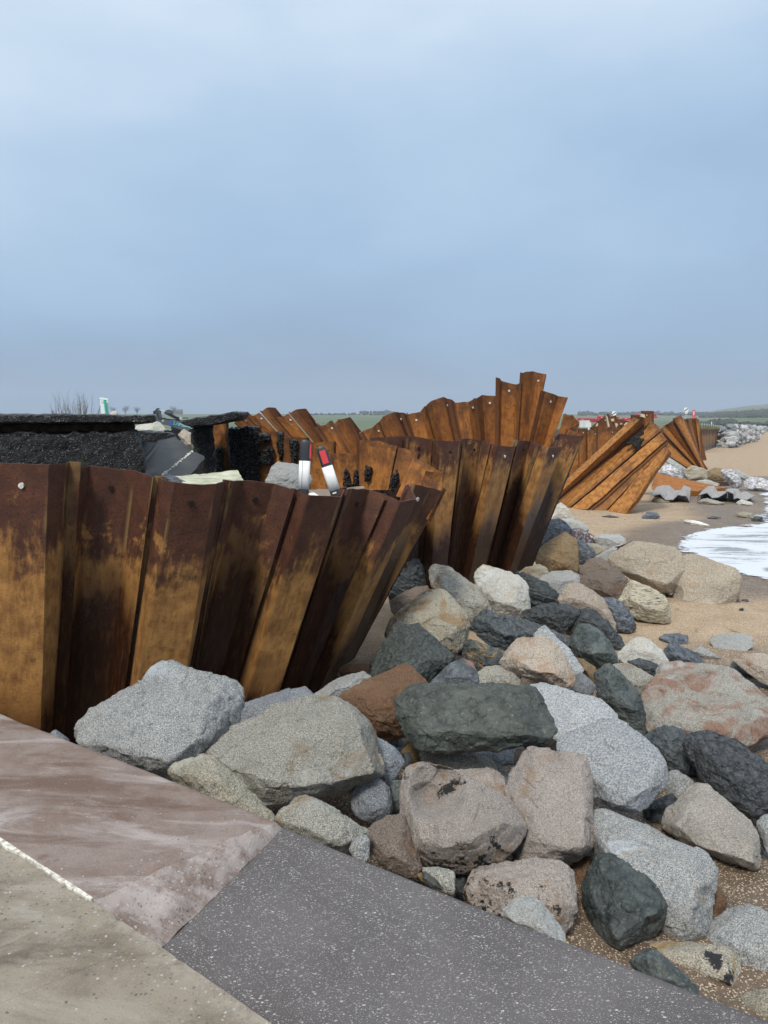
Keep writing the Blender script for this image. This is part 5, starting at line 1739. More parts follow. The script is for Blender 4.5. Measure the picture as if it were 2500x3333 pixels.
rock('small grey two-toned stone under the granite wedge', 'A',
     [(1360, 1090), (1390, 1030), (1440, 1018), (1490, 1060), (1532, 1110), (1500, 1175), (1450, 1190), (1350, 1140)], 'grey_dark', zb=.12, vox=40, name='stone', cat='stone')
rock('tan stone in the gap right of the granite wedge', 'A',
     [(1388, 908), (1450, 928), (1530, 978), (1547, 1020), (1532, 1105), (1470, 1060), (1430, 1000)], 'tan_brown', zb=.12, vox=40, dy=.3)
rock('layered dark stone streaked with ochre below the blocky slate', 'A',
     [(636, 812), (680, 793), (760, 818), (850, 848), (925, 880), (905, 955), (760, 985), (730, 1010), (640, 930)], 'slate_layer', zb=.2, vox=50, layered=.014)
rock('small black shard beside the pinkish-tan boulder', 'A',
     [(762, 962), (800, 918), (890, 908), (885, 975), (800, 992)], 'slate', zb=.25, vox=30, dy=-.1, name='stone', cat='stone')
rock('small rounded tan speckled boulder above the long green slab', 'A',
     [(728, 1022), (790, 980), (850, 968), (950, 978), (1002, 1010), (1022, 1060), (1012, 1120), (900, 1125), (740, 1110)], 'tan_grey', [(850, 1030, .26), (960, 1040, .2)], zb=.25, vox=46, soft=4)
rock('blue-grey slate with a reddish rim above the long green slab', 'A',
     [(412, 1085), (500, 1010), (560, 950), (640, 922), (700, 955), (728, 1010), (738, 1110), (600, 1130), (420, 1130)], 'slate_rim', [(560, 1020, .2), (690, 1040, .2)], zb=.25, vox=46)
rock('smooth bright grey granite slab between the green slab and the notched slab', 'D',
     [(-40, 290), (60, 263), (160, 263), (230, 298), (290, 318), (400, 343), (530, 368), (622, 420), (657, 505), (600, 560), (450, 620), (300, 640), (215, 640), (100, 540), (0, 400)], 'grey_bright', [(120, 330, .05), (500, 420, .05), (560, 520, .08), (250, 600, .08)], zb=.22, vox=66, amp=(.012, .004), thick=.5, tilt=.7)
rock('big bright grey granite slab with a notch bitten out of its lower right', 'D',
     [(208, 712), (270, 640), (400, 570), (500, 530), (640, 510), (700, 540), (800, 620), (900, 700), (950, 750), (992, 850), (987, 890), (940, 925), (870, 1000), (838, 1090), (760, 1148), (650, 1114), (520, 1044), (460, 1014), (400, 860), (300, 745)], 'grey_bright', [(560, 600, .14), (920, 790, .14), (470, 880, .20), (690, 1070, .24), (820, 1010, .22), (260, 700, .12)], zb=.2, vox=80, soft=2, amp=(.010, .004), tilt=.6, thick=.5)
rock('dark teal-grey boulder right of the smooth granite slab', 'D',
     [(498, 202), (540, 150), (590, 128), (640, 170), (720, 250), (790, 340), (812, 430), (828, 562), (815, 614), (740, 560), (650, 520), (600, 420), (510, 345)], 'slate_green', [(600, 240, .2), (640, 400, .25), (740, 440, .3)], zb=.05, vox=60, amp=(.03, .014))
rock('tan-grey cracked boulder behind the dark teal one', 'D',
     [(525, 155), (660, 118), (750, 138), (830, 200), (912, 240), (880, 280), (810, 345), (790, 365), (700, 300), (600, 180)], 'tan_grey', zb=.08, vox=50, dy=.1)
rock('dark slate wedged above the red-stained slab', 'D',
     [(705, 112), (790, 93), (860, 108), (942, 150), (932, 225), (900, 235), (840, 210), (760, 150)], 'slate', zb=.06, vox=44, layered=.01)
rock('pale tan cracked boulder on the sand above the red-stained slab', 'B',
     [(648, 1092), (700, 1040), (760, 988), (820, 983), (880, 1020), (950, 1090), (1002, 1168), (900, 1200), (760, 1180), (700, 1180), (655, 1135)], 'pale', [(760, 1060, .22), (880, 1090, .22)], zb=.03, vox=54)
rock('flat dark slate half buried in sand, farther of two', 'B',
     [(918, 992), (960, 963), (1050, 958), (1117, 975), (1112, 1035), (1060, 1050), (1000, 1040)], 'slate_blue', zb=-.03, vox=44, tilt=.7, layered=.006)
rock('dark blue slate lying in sand with one rusty corner, nearer of two', 'B',
     [(945, 1082), (980, 1030), (1050, 1035), (1130, 1068), (1200, 1128), (1264, 1182), (1244, 1205), (1100, 1190), (1000, 1165)], 'slate_blue', zb=-.02, vox=52, tilt=.6, layered=.008)
rock('flat two-toned rock alone on the wet sand, pale grey above and buff below', 'B',
     [(1262, 1005), (1300, 973), (1400, 963), (1500, 963), (1552, 990), (1552, 1042), (1500, 1078), (1400, 1093), (1310, 1062)], 'pale_grey', [(1400, 1030, .18), (1530, 1000, .1)], zb=-.03, vox=52, tilt=.8, soft=2)
rock('low salt-and-pepper stone poking out of the sand', 'B',
     [(1148, 1072), (1200, 1045), (1260, 1075), (1342, 1130), (1300, 1146), (1200, 1118)], 'grey', zb=-.02, vox=36, tilt=.5, name='stone', cat='stone')
rock('orange-tan streaked boulder at the right edge with a black hollow under it', 'D',
     [(1428, 102), (1480, 65), (1560, 53), (1659, 68), (1745, 120), (1745, 270), (1660, 268), (1600, 245), (1520, 165)], 'orange', [(1560, 120, .18), (1660, 180, .22)], zb=.06, vox=56, tilt=.5)
rock('black infill for the shaded hollow under the orange-tan boulder at the right edge', 'D',
     [(1402, 152), (1420, 103), (1480, 110), (1560, 172), (1612, 245), (1560, 228), (1480, 190)], 'slate', zb=-.02, vox=36, dy=.03, name='stone', cat='stone')  # black shape added where there is only a shaded hollow
rock('broad slab blotched red and grey with a rust-brown broken end', 'D',
     [(798, 382), (840, 310), (900, 260), (930, 190), (952, 138), (1020, 123), (1150, 138), (1280, 158), (1400, 168), (1460, 210), (1540, 270), (1600, 350), (1650, 400), (1760, 480), (1790, 560), (1700, 645), (1560, 706), (1510, 724), (1400, 685), (1300, 645), (1150, 605), (1050, 570), (975, 550), (900, 568), (860, 588), (830, 500)], 'red',
     [(930, 420, .12), (1000, 530, .22), (1480, 620, .26), (1400, 260, .10), (1250, 440, .22), (1600, 480, .2)], zb=.04, vox=96, soft=2, amp=(.018, .007), tilt=.75, thick=.5, dents=[('D', 1230, 200, 40, .04), ('D', 1195, 290, 30, .03)])
rock('pinkish stone at the right edge behind the red-stained slab', 'D',
     [(1590, 338), (1700, 360), (1755, 420), (1755, 510), (1640, 430)], 'pink', zb=.02, vox=36, dy=.3)
rock('wet black slate left of the rough black boulder', 'D',
     [(822, 622), (870, 590), (960, 548), (1020, 543), (1070, 580), (1110, 620), (1150, 720), (1160, 800), (1200, 850), (1232, 895), (1130, 895), (1000, 850), (940, 750), (880, 690)], 'slate', [(1000, 640, .25), (1040, 760, .28)], zb=.03, vox=60, layered=.008)
rock('long rough black boulder with a hackly wet surface at the right edge', 'D',
     [(1112, 665), (1140, 620), (1230, 598), (1300, 598), (1390, 650), (1520, 720), (1659, 820), (1765, 890), (1795, 1000), (1760, 1110), (1600, 1216), (1570, 1206), (1480, 1130), (1350, 1050), (1230, 910), (1200, 860), (1140, 745)], 'slate_rough', [(1230, 720, .2), (1500, 880, .3), (1600, 1060, .3)], zb=.0, vox=84, amp=(.035, .024), soft=1, tilt=.5)
rock('small salt-and-pepper stone behind the pinkish-grey slab', 'D',
     [(925, 965), (960, 900), (1000, 850), (1050, 848), (1120, 898), (1168, 945), (1120, 1030), (1050, 1060), (970, 1030)], 'grey', zb=.02, vox=46, dy=.1)
rock('small glossy black stone beside the notched granite slab', 'D',
     [(802, 1125), (850, 1078), (940, 1038), (1000, 1008), (1052, 1040), (1020, 1120), (950, 1210), (880, 1195)], 'slate', [(960, 1080, .3), (880, 1130, .2)], zb=.0, vox=46, soft=1)
rock('pinkish-grey slab with small maroon spots and a pointed top', 'F',
     [(948, 155), (990, 80), (1060, 10), (1150, -80), (1190, -113), (1240, -92), (1330, -20), (1400, 50), (1480, 108), (1560, 190), (1583, 240), (1602, 350), (1602, 440), (1580, 492), (1500, 482), (1400, 434), (1250, 394), (1150, 335), (1060, 265), (970, 205)], 'pink_grey', [(1170, -20, .12), (1470, 190, .16), (1270, 340, .28), (1540, 420, .26), (1040, 180, .2)], zb=.0, vox=72, soft=3, amp=(.014, .006), tilt=.55, thick=.5)
rock('rounded grey granite stone cut by the right edge of the picture', 'F',
     [(1583, 172), (1620, 120), (1680, 93), (1745, 120), (1765, 250), (1700, 390), (1652, 385), (1630, 300)], 'grey', zb=.0, vox=40, soft=4)
rock('low dark stone in shade below the rounded grey one at the right edge', 'F',
     [(1595, 332), (1640, 300), (1710, 380), (1710, 450), (1600, 450)], 'slate', zb=.0, vox=30, dy=.1, name='stone', cat='stone')
rock('long grey granite boulder lying diagonally behind the dark faceted one', 'F',
     [(438, 132), (460, 90), (540, 88), (660, 110), (760, 160), (900, 220), (1050, 290), (1180, 350), (1270, 418), (1310, 490), (1292, 552), (1255, 625), (1245, 705), (1254, 805), (1232, 892), (1140, 954), (1000, 956), (930, 910), (800, 800), (560, 560), (450, 320)], 'grey', [(600, 260, .22), (1100, 450, .26), (1210, 600, .24), (1100, 860, .3), (560, 420, .26), (860, 420, .28)], zb=-.02, vox=84, soft=4, amp=(.018, .007), tilt=.4, thick=.6, dents=[('F', 1235, 660, 60, .06)])
rock('dark green-grey faceted boulder with a sharp ridge, nearest the aggregate apron', 'F',
     [(412, 605), (440, 500), (500, 400), (540, 363), (622, 370), (700, 410), (820, 450), (920, 498), (992, 580), (1017, 680), (980, 800), (960, 855), (850, 914), (760, 944), (700, 1024), (680, 1064), (600, 1024), (520, 964), (480, 885), (448, 765)], 'slate_green', [(548, 400, .18), (600, 540, .28), (740, 700, .42), (900, 765, .34), (650, 800, .42), (650, 980, .38), (480, 700, .2)], zb=-.03, vox=80, soft=1, amp=(.02, .010), thick=.7, tilt=.4)
rock('pale stone blotched with black and orange lichen near the apron edge', 'F',
     [(678, 1075), (720, 1000), (750, 940), (800, 923), (860, 933), (960, 968), (1100, 988), (1300, 998), (1400, 1008), (1442, 1060), (1452, 1150), (1447, 1284), (1420, 1314), (1350, 1264), (1250, 1206), (1100, 1150), (950, 1130)], 'lichen', [(860, 1010, .22), (1370, 1080, .26), (1390, 1230, .26), (1100, 1060, .26)], zb=-.02, vox=66, soft=4, amp=(.03, .012))
rock('dark triangular stone peeping over the apron edge', 'F',
     [(705, 1115), (780, 1060), (860, 1018), (930, 1050), (1020, 1128), (1100, 1198), (1182, 1272), (1200, 1330), (1130, 1340), (1000, 1290), (850, 1220)], 'slate_green', [(900, 1090, .2), (1000, 1180, .22)], zb=.2, vox=56, soft=1, thick=.5)
rock('grey granite boulder with one straight crack, lower right corner', 'F',
     [(1212, 905), (1300, 838), (1390, 758), (1450, 718), (1500, 713), (1580, 738), (1659, 788), (1745, 850), (1765, 1100), (1745, 1300), (1620, 1300), (1540, 1286), (1500, 1196), (1450, 1156), (1400, 1060), (1300, 1010), (1230, 985)], 'grey', [(1460, 780, .2), (1460, 1000, .32), (1620, 1000, .34), (1330, 920, .2)], zb=-.05, vox=64, soft=4)
rock('sandy tan stone at the very bottom right corner', 'F',
     [(1435, 1405), (1480, 1340), (1560, 1298), (1659, 1288), (1745, 1320), (1745, 1520), (1650, 1520), (1550, 1470)], 'tan', zb=.02, vox=46)
rock('wet brown stone sunk in the sand behind the long granite boulder', 'F',
     [(1235, 665), (1270, 600), (1320, 588), (1360, 640), (1384, 690), (1345, 775), (1322, 835), (1260, 845), (1235, 785)], 'brown', zb=-.04, vox=40, soft=4)
rock('pinkish boulder with a scooped hollow on top and black patches on its face', 'E',
     [(952, 430), (968, 300), (1000, 200), (1050, 173), (1130, 178), (1300, 238), (1480, 343), (1640, 408), (1720, 488), (1778, 590), (1762, 665), (1690, 765), (1600, 834), (1480, 884), (1380, 909), (1230, 894), (1130, 834), (1020, 794), (980, 705), (962, 560)], 'pink_patch', [(1060, 240, .14), (1040, 500, .26), (1360, 420, .22), (1400, 700, .38), (1650, 560, .24), (1080, 720, .32), (1250, 560, .34)], zb=.2, vox=88, soft=4, amp=(.02, .007), dents=[('E', 1190, 350, 190, .26), ('E', 1110, 430, 120, .14), ('E', 1250, 640, 90, .05)])
rock('tan knobbly boulder joining the back of the pinkish scooped one', 'E',
     [(1275, 232), (1400, 235), (1540, 208), (1590, 228), (1661, 290), (1674, 370), (1640, 420), (1500, 380)], 'pink', [(1540, 280, .2), (1420, 300, .15)], zb=.22, vox=50, soft=4, dy=.25)
rock('half ochre half grey granite stone under the long green slab', 'E',
     [(1080, 112), (1130, 75), (1180, 58), (1240, 74), (1320, 94), (1400, 124), (1560, 138), (1602, 180), (1592, 230), (1400, 250), (1200, 225), (1100, 190)], 'tan_grey', zb=.2, vox=50, soft=4, dy=.2)
rock('ochre stone below the left end of the long green slab', 'E',
     [(936, 102), (980, 40), (1022, 28), (1085, 88), (1110, 112), (1070, 190), (1020, 190), (985, 150)], 'ochre', zb=.2, vox=38, dy=.35)
rock('dark speckled boulder in the shade below the long green slab', 'C',
     [(1245, 832), (1400, 800), (1659, 775), (1720, 870), (1600, 940), (1500, 960), (1470, 900), (1350, 860)], 'grey_dark', zb=.1, vox=46, dy=.3)
rock('small dark slate splinter beside the ochre stone', 'E',
     [(940, 205), (950, 108), (1000, 103), (1024, 150), (1000, 225)], 'slate', zb=.2, vox=28, dy=.25, name='stone', cat='stone')
rock('brownish cracked boulder between the apron and the pinkish scooped one', 'E',
     [(713, 642), (760, 590), (860, 540), (965, 526), (1000, 700), (1040, 800), (1090, 880), (1060, 950), (960, 930), (740, 830), (733, 725)], 'brown_grey', [(880, 640, .26), (800, 760, .28), (980, 840, .28)], zb=.22, vox=56, thick=.5)
rock('tan-grey stone at the apron edge under the pinkish scooped boulder', 'E',
     [(1085, 882), (1200, 878), (1302, 908), (1308, 1060), (1240, 1050), (1120, 980)], 'tan_grey', zb=.3, vox=40, dy=.1)
rock('small slaty stone with ochre streaks at the apron edge', 'E',
     [(1050, 925), (1110, 908), (1182, 960), (1236, 1030), (1150, 1020), (1080, 970)], 'slate_layer', zb=.35, vox=32, name='stone', cat='stone')
rock('tall pinkish-grey block with a flat top and a black-stained foot', 'G',
     [(528, 242), (560, 150), (600, 70), (640, 54), (760, 70), (872, 94), (892, 180), (892, 250), (882, 330), (902, 420), (892, 514), (800, 524), (700, 500), (620, 530), (575, 545), (560, 430), (545, 320)], 'pink', [(655, 120, .14), (850, 130, .12), (600, 300, .2), (870, 300, .2), (640, 470, .3), (860, 480, .28), (750, 330, .24)], zb=.12, vox=76, soft=3, amp=(.014, .006), thick=.6)
rock('rounded pinkish-tan boulder at the apron edge below the tall block', 'G',
     [(353, 692), (360, 600), (400, 573), (540, 548), (680, 533), (760, 543), (812, 580), (832, 640), (848, 712), (790, 810), (760, 850), (700, 850), (500, 780)], 'pink_patch', [(430, 630, .22), (700, 600, .22), (750, 740, .3), (560, 680, .26)], zb=.12, vox=66, soft=5)
rock('pale streaky stone leaning on the apron edge', 'G',
     [(505, 755), (560, 708), (620, 688), (680, 718), (732, 780), (795, 880), (740, 890), (600, 830)], 'pale_grey', zb=.3, vox=44, soft=3, layered=.006, dy=-.05)
rock('dark brown stone in shadow under the tall pinkish block', 'G',
     [(795, 565), (850, 520), (892, 515), (894, 570), (866, 690), (840, 700)], 'brown', zb=.0, vox=36, dy=.1)
rock('small brownish stone between the granite slabs', 'F',
     [(785, 152), (860, 148), (930, 180), (972, 240), (900, 250), (830, 200)], 'brown_grey', zb=.0, vox=36, dy=.2, name='stone', cat='stone')
rock('tiny grey stone in the dark corner where the near wall meets the concrete block', 'V',
     [(212, 515), (238, 496), (300, 540), (290, 570), (240, 560)], 'grey_dark', zb=.5, vox=26, name='stone', cat='stone')
rock('small red-brown stone at the foot of the near steel wall', 'C',
     [(415, 262), (460, 240), (540, 233), (622, 230), (632, 295), (560, 310), (440, 315)], 'brown', zb=.18, vox=34, dy=.4, name='stone', cat='stone')
rock('small dark stone between the red-brown one and the coarse green boulder', 'C',
     [(632, 212), (690, 220), (690, 290), (640, 330), (625, 280)], 'slate', zb=.18, vox=28, dy=.3, name='stone', cat='stone')
rock('small slate deep in the gap under the rusty brown boulder', 'C',
     [(755, 762), (830, 728), (866, 790), (835, 840), (780, 840)], 'slate', zb=.12, vox=28, dy=.3, name='stone', cat='stone')
rock('dark filler stone added deep in the gap below the largest boulder', 'E',
     [(410, 420), (470, 380), (560, 380), (640, 430), (700, 560), (620, 600), (500, 540), (420, 470)], 'brown_grey', zb=.1, vox=36, dy=.5)  # dark filler added to close the gap
rock('broken lump of black asphalt at the apron edge', 'E',
     [(1306, 908), (1390, 904), (1388, 1090), (1340, 1110), (1304, 1050)], 'slate', zb=.1, vox=34, dy=.15, name='asphalt_lump', cat='asphalt')

# --- rocks and stones farther along the beach
rock('pale veined boulder left of the tan one under the golden fan', 'R', [(555, 155), (620, 110), (700, 93), (760, 108), (802, 160), (828, 232), (700, 240), (600, 200)], 'streaked_white', zb=.05, vox=36)
rock('long grey leaning boulder behind the pale veined one', 'R', [(630, 45), (670, 23), (760, 80), (862, 150), (835, 235), (790, 200), (700, 110)], 'grey', zb=.1, vox=40, dy=.6)
rock('tan-brown boulder under the point of the golden fan', 'R', [(828, 202), (850, 150), (910, 108), (1000, 128), (1062, 160), (1067, 238), (960, 252), (850, 245)], 'tan', zb=.05, vox=36)
rock('dark-topped brown boulder right of the golden fan point', 'R', [(1066, 232), (1070, 160), (1140, 130), (1232, 150), (1248, 254), (1150, 268)], 'tan_brown', zb=.05, vox=36)
rock('white-streaked boulder on the beach beside the dark-topped brown one', 'R', [(1188, 152), (1300, 150), (1380, 208), (1402, 312), (1330, 335), (1250, 260)], 'streaked_white', zb=.02, vox=38, dy=.1)
rock('low pale grey rock behind the white-streaked boulder', 'R', [(1295, 155), (1370, 155), (1484, 220), (1430, 258), (1380, 230)], 'pale_grey', zb=.05, vox=32, dy=.5)
rock('rightmost white-streaked boulder on the beach', 'R', [(1425, 265), (1500, 218), (1600, 228), (1690, 275), (1690, 356), (1500, 345), (1440, 320)], 'streaked_white', zb=.0, vox=38)
rock('low pale rock behind the twisted grey sheets', 'R', [(945, 262), (1050, 244), (1185, 286), (1180, 320), (1050, 310)], 'pale', zb=.1, vox=30, dy=.3)
rock('small grey rock alone on the sand in front of the toppled panel', 'R', [(416, 612), (480, 563), (560, 568), (606, 610), (520, 636), (430, 628)], 'slate_blue', zb=-.02, vox=30, tilt=.5, name='stone', cat='stone')
rock('small white-streaked slate on the sand near the water', 'R', [(1058, 618), (1120, 600), (1204, 615), (1120, 634)], 'slate_blue', zb=-.02, vox=26, tilt=.5, name='stone', cat='stone')
rock('small dark rounded stone at the edge of the far swash', 'R', [(1488, 642), (1540, 598), (1602, 610), (1612, 652), (1540, 656)], 'slate_green', zb=-.02, vox=28, soft=4, name='stone', cat='stone')
rock('low sandy-tan rock beside the dark rounded stone', 'R', [(1328, 582), (1420, 558), (1522, 580), (1505, 627), (1400, 618)], 'tan', zb=-.03, vox=28, soft=4, name='stone', cat='stone')
rock('dark flat stone on the sand below the toppled panel', 'R', [(18, 606), (100, 594), (194, 612), (100, 624)], 'slate', zb=-.02, vox=26, tilt=.6, name='stone', cat='stone')
rock('sand-coloured stone under the left twisted sheet', 'R', [(525, 442), (600, 425), (704, 460), (690, 476), (560, 474)], 'tan', zb=-.02, vox=28, name='stone', cat='stone')
rock('sand-coloured stone under the middle twisted sheet', 'R', [(955, 450), (1060, 430), (1234, 472), (1180, 494), (1000, 485)], 'tan_grey', zb=-.02, vox=28, name='stone', cat='stone')
rock('pale stone under the right twisted sheet', 'R', [(1335, 475), (1400, 438), (1504, 470), (1506, 498), (1390, 494)], 'pale', zb=-.02, vox=28, name='stone', cat='stone')
rock('small dark stone to the right of the pebbly boulder', 'B', [(1418, 735), (1450, 718), (1478, 745), (1430, 750)], 'slate_blue', zb=-.02, vox=22, tilt=.5, name='stone', cat='stone')
rock('tiny flat stone farther right of the pebbly boulder', 'B', [(1476, 730), (1520, 722), (1532, 742), (1490, 744)], 'slate_blue', zb=-.02, vox=20, tilt=.5, name='stone', cat='stone')
rock('tiny round pebble below the two stones right of the pebbly boulder', 'B', [(1462, 792), (1490, 783), (1500, 800), (1466, 804)], 'slate', zb=-.01, vox=20, tilt=.4, name='stone', cat='stone')

# --- on the fill behind the near wall
rock('grey-green rock behind the left marker post', 'X', [(345, 660), (390, 560), (430, 530), (490, 540), (560, 550), (640, 620), (650, 640), (600, 740), (420, 720), (345, 690)], 'pale_grey', [(480, 600, .2), (560, 640, .2)], zb=1.85, vox=48, dy=.2)
rock('blue-grey wet stone at the left end of the pale concrete slab', 'W', [(1080, 740), (1130, 716), (1200, 735), (1270, 768), (1260, 790), (1120, 770)], 'slate_blue', zb=2.05, vox=36, dy=.2)
rock('heap of pale rubble seen through the gap in the asphalt', 'U', [(28, 390), (60, 350), (150, 320), (310, 296), (350, 300), (420, 370), (480, 455), (300, 470), (40, 450)], 'pale', zb=1.9, vox=40, dy=14, thick=.4)
rock('rust-streaked pale rock in the gap beside the broken asphalt slab', 'U', [(625, 480), (700, 405), (780, 450), (805, 480), (820, 700), (740, 660), (680, 550)], 'orange', zb=1.9, vox=40, dy=4)
rock('white-edged grey rock in the gap in front of the digger arm', 'U', [(470, 430), (620, 372), (640, 400), (700, 430), (640, 500), (480, 530)], 'streaked_white', zb=1.9, vox=36, dy=6)
rock('small pale stone on the skyline beside the leaning sign panel', 'W', [(738, 306), (765, 282), (790, 290), (803, 308), (780, 325), (745, 325)], 'pale', zb=2.45, vox=26, dy=6, name='stone', cat='stone')


def filler_stones():  # dark stones added under the boulders so the gaps look shaded
    rnd = random.Random(5)
    poly = [(700, 1560), (860, 1380), (900, 1260), (1010, 1240), (1180, 1240), (1290, 1330), (1300, 1450), (1400, 1620), (1420, 1720), (1300, 1760), (1280, 1900), (1050, 1850), (900, 1830), (760, 1740)]

    def isin(x, y):
        c = False
        j = len(poly) - 1
        for i in range(len(poly)):
            if (poly[i][1] > y) != (poly[j][1] > y) and x < (poly[j][0] - poly[i][0]) * (y - poly[i][1]) / (poly[j][1] - poly[i][1]) + poly[i][0]:
                c = not c
            j = i
        return c
    n = 0
    while n < 60:
        x, y = rnd.uniform(690, 1430), rnd.uniform(1230, 1910)
        if not isin(x, y):
            continue
        p = on('K', x, y, .05)
        r = rnd.uniform(.09, .17) / p.length * 2.6 * 640 + 4
        ol = [(x + r * rnd.uniform(.8, 1.25) * math.cos(a), y + r * .8 * rnd.uniform(.8, 1.2) * math.sin(a)) for a in np.linspace(0, 6.28, 9)[:-1]]
        rock('small dark stone added to darken the gaps beneath the larger boulders', 'K', ol, rnd.choice(('brown_grey', 'slate', 'slate', 'grey_dark', 'slate_green')), zb=-.04, dy=.1, vox=24, name='stone', cat='stone', group='dark stones added in the gaps')
        n += 1


filler_stones()
finish_rocks()


# --- far bank of rock armour, individually
def far_armour():
    rnd = random.Random(21)
    protos = []
    for k in range(6):
        bm = bmesh.new()
        bmesh.ops.create_icosphere(bm, subdivisions=2, radius=1)
        for v in bm.verts:
            n = fbm(np.array([tuple(v.co * 1.3)]) + k * 5.1, 2, k)[0]
            v.co *= 0.8 + 0.45 * n
        for _ in range(5):
            d = Vector((rnd.gauss(0, 1), rnd.gauss(0, 1), rnd.gauss(0, 1))).normalized()
            bmesh.ops.bisect_plane(bm, geom=bm.verts[:] + bm.edges[:] + bm.faces[:], plane_co=d * rnd.uniform(.5, .75), plane_no=d, clear_outer=True)
            bmesh.ops.holes_fill(bm, edges=[e for e in bm.edges if e.is_boundary])
        me = bpy.data.meshes.new('armour_rock')
        bm.to_mesh(me); bm.free()
        me.materials.append(M[('streaked_white', 'pale_grey', 'grey', 'pale', 'grey_dark', 'streaked_white')[k]])
        protos.append(me)
    # crest and toe of the bank in the photograph (sheet L), by column
    for i in range(210):
        t = rnd.random() ** .8
        X_ = 900 + 760 * t
        top = np.interp(X_, [900, 1000, 1659], [440, 415, 425])
        toe = np.interp(X_, [900, 1100, 1400, 1500, 1659], [730, 750, 650, 560, 470])
        f = rnd.random()
        Yi = top + (toe - top) * f
        ptoe = on('L', X_, toe, 0.0)
        h = 2.3 * (1 - f)
        p = at('L', X_, Yi, ptoe.y + 4.5 * (1 - f))
        sz = rnd.uniform(.35, .95) * (1.0 if X_ < 1300 else 1.25)
        o = bpy.data.objects.new('armour_rock', protos[i % 6])
        COL.objects.link(o)
        o.location = p
        o.scale = (sz * rnd.uniform(.8, 1.4), sz * rnd.uniform(.8, 1.3), sz * rnd.uniform(.6, .9))
        o.rotation_euler = (rnd.uniform(-.5, .5), rnd.uniform(-.5, .5), rnd.uniform(0, 6.28))
        tag(o, 'grey armour rock in the far bank beyond the straight sheet piling', 'boulder', 'far armour rocks along the top of the beach')


far_armour()

# ------------------------------------------------------------------ broken road behind the near wall
def slab_face(sheet, outline, Yf, depth, mat, name, label, cat, seed=1, jitter=.02, res=0.03, top_mat=None):
    """a broken slab: jagged front outline in the photograph, extruded away from the viewer with a lumpy front"""
    pts = [at(sheet, x, y, Yf) for x, y in outline]
    # densify and roughen the broken edge
    rnd = random.Random(seed)
    P = []
    for a, b in zip(pts, pts[1:] + pts[:1]):
        n = max(1, int((b - a).length / res))
        for k in range(n):
            q = a.lerp(b, k / n)
            P.append(q + Vector((rnd.uniform(-1, 1), 0, rnd.uniform(-1, 1))) * jitter * (0 if k == 0 else 1))
    bm = bmesh.new()
    vs = [bm.verts.new(p) for p in P]
    f = bm.faces.new(vs)
    ex = bmesh.ops.extrude_face_region(bm, geom=[f])
    bmesh.ops.translate(bm, verts=[g for g in ex['geom'] if isinstance(g, bmesh.types.BMVert)], vec=(lambda e: Vector((e.x * depth[1] / e.y + depth[0], depth[1], depth[2])))(ray(sheet, max(x for x, y in outline), 400)))
    bmesh.ops.recalc_face_normals(bm, faces=bm.faces)
    me = bpy.data.meshes.new(name)
    c = sum(P, Vector()) / len(P)
    bmesh.ops.translate(bm, verts=bm.verts, vec=-c)
    bmesh.ops.triangulate(bm, faces=bm.faces)
    bm.to_mesh(me); bm.free()
    me.materials.append(mat)
    o = bpy.data.objects.new(name, me)
    COL.objects.link(o)
    o.location = c
    md = o.modifiers.new('r', 'REMESH'); md.mode = 'VOXEL'; md.voxel_size = res
    dg = bpy.context.evaluated_depsgraph_get()
    m2 = bpy.data.meshes.new_from_object(o.evaluated_get(dg))
    n = len(m2.vertices)
    co = np.zeros(n * 3); m2.vertices.foreach_get('co', co); co = co.reshape(n, 3)
    no = np.zeros(n * 3); m2.vertices.foreach_get('normal', no); no = no.reshape(n, 3)
    side = np.abs(no[:, 2]) < .7
    d = (0.016 * fbm(co * 6, 3, seed) + 0.014 * fbm(co * 26, 3, seed + 3)) * np.where(side, 1.0, .25)
    m2.vertices.foreach_set('co', (co + no * d[:, None]).ravel())
    m2.update()
    o.modifiers.clear()
    o.data = m2
    if top_mat is not None:
        m2.materials.append(top_mat)
        for p in m2.polygons:
            if p.normal.z > .8:
                p.material_index = 1
    if label:
        tag(o, label, cat)
    return o


road = thing('broken_road', 'broken edge of the black asphalt road standing in layers behind the near wall', 'road edge', (-4, 8, 1.4))


def under(o, root):
    o.parent = root
    o.location = o.location - root.location


under(slab_face('W', [(-700, 300), (0, 302), (600, 306), (1000, 310), (1048, 312), (1050, 352), (1020, 362), (800, 366), (300, 372), (0, 374), (-700, 374)], 7.25, (0, 3.0, 0), M['asphalt_face'], 'wearing_course', None, None, 2, .012, top_mat=M['asphalt_top']), road)
under(slab_face('W', [(-700, 366), (300, 366), (900, 362), (905, 400), (890, 430), (500, 436), (0, 440), (-700, 440)], 7.5, (0, 2.8, 0), M['soil'], 'base_layer', None, None, 3, .012), road)
under(slab_face('W', [(-700, 432), (0, 436), (600, 430), (905, 425), (930, 480), (955, 560), (968, 640), (965, 760), (500, 760), (-700, 760)], 7.3, (0, 3.0, 0), M['asphalt_face'], 'lower_course', None, None, 4, .03), road)
slab_face('W', [(905, 422), (1130, 430), (1180, 450), (1180, 520), (905, 520)], 11.5, (0, 1.2, 0), M['asphalt_face'], 'asphalt_piece', 'dark asphalt ledge in the gap behind the tilted slab', 'asphalt', 6, .02)
slab_face('W', [(1195, 358), (1300, 332), (1450, 310), (1560, 294), (1612, 288), (1612, 318), (1588, 352), (1480, 372), (1400, 386), (1300, 400), (1240, 380)], 10.0, (0.15, 1.3, .02), M['asphalt_face'], 'asphalt_piece', 'tilted cap of broken asphalt overhanging the inner piles', 'asphalt', 7, .015, top_mat=M['asphalt_top'])
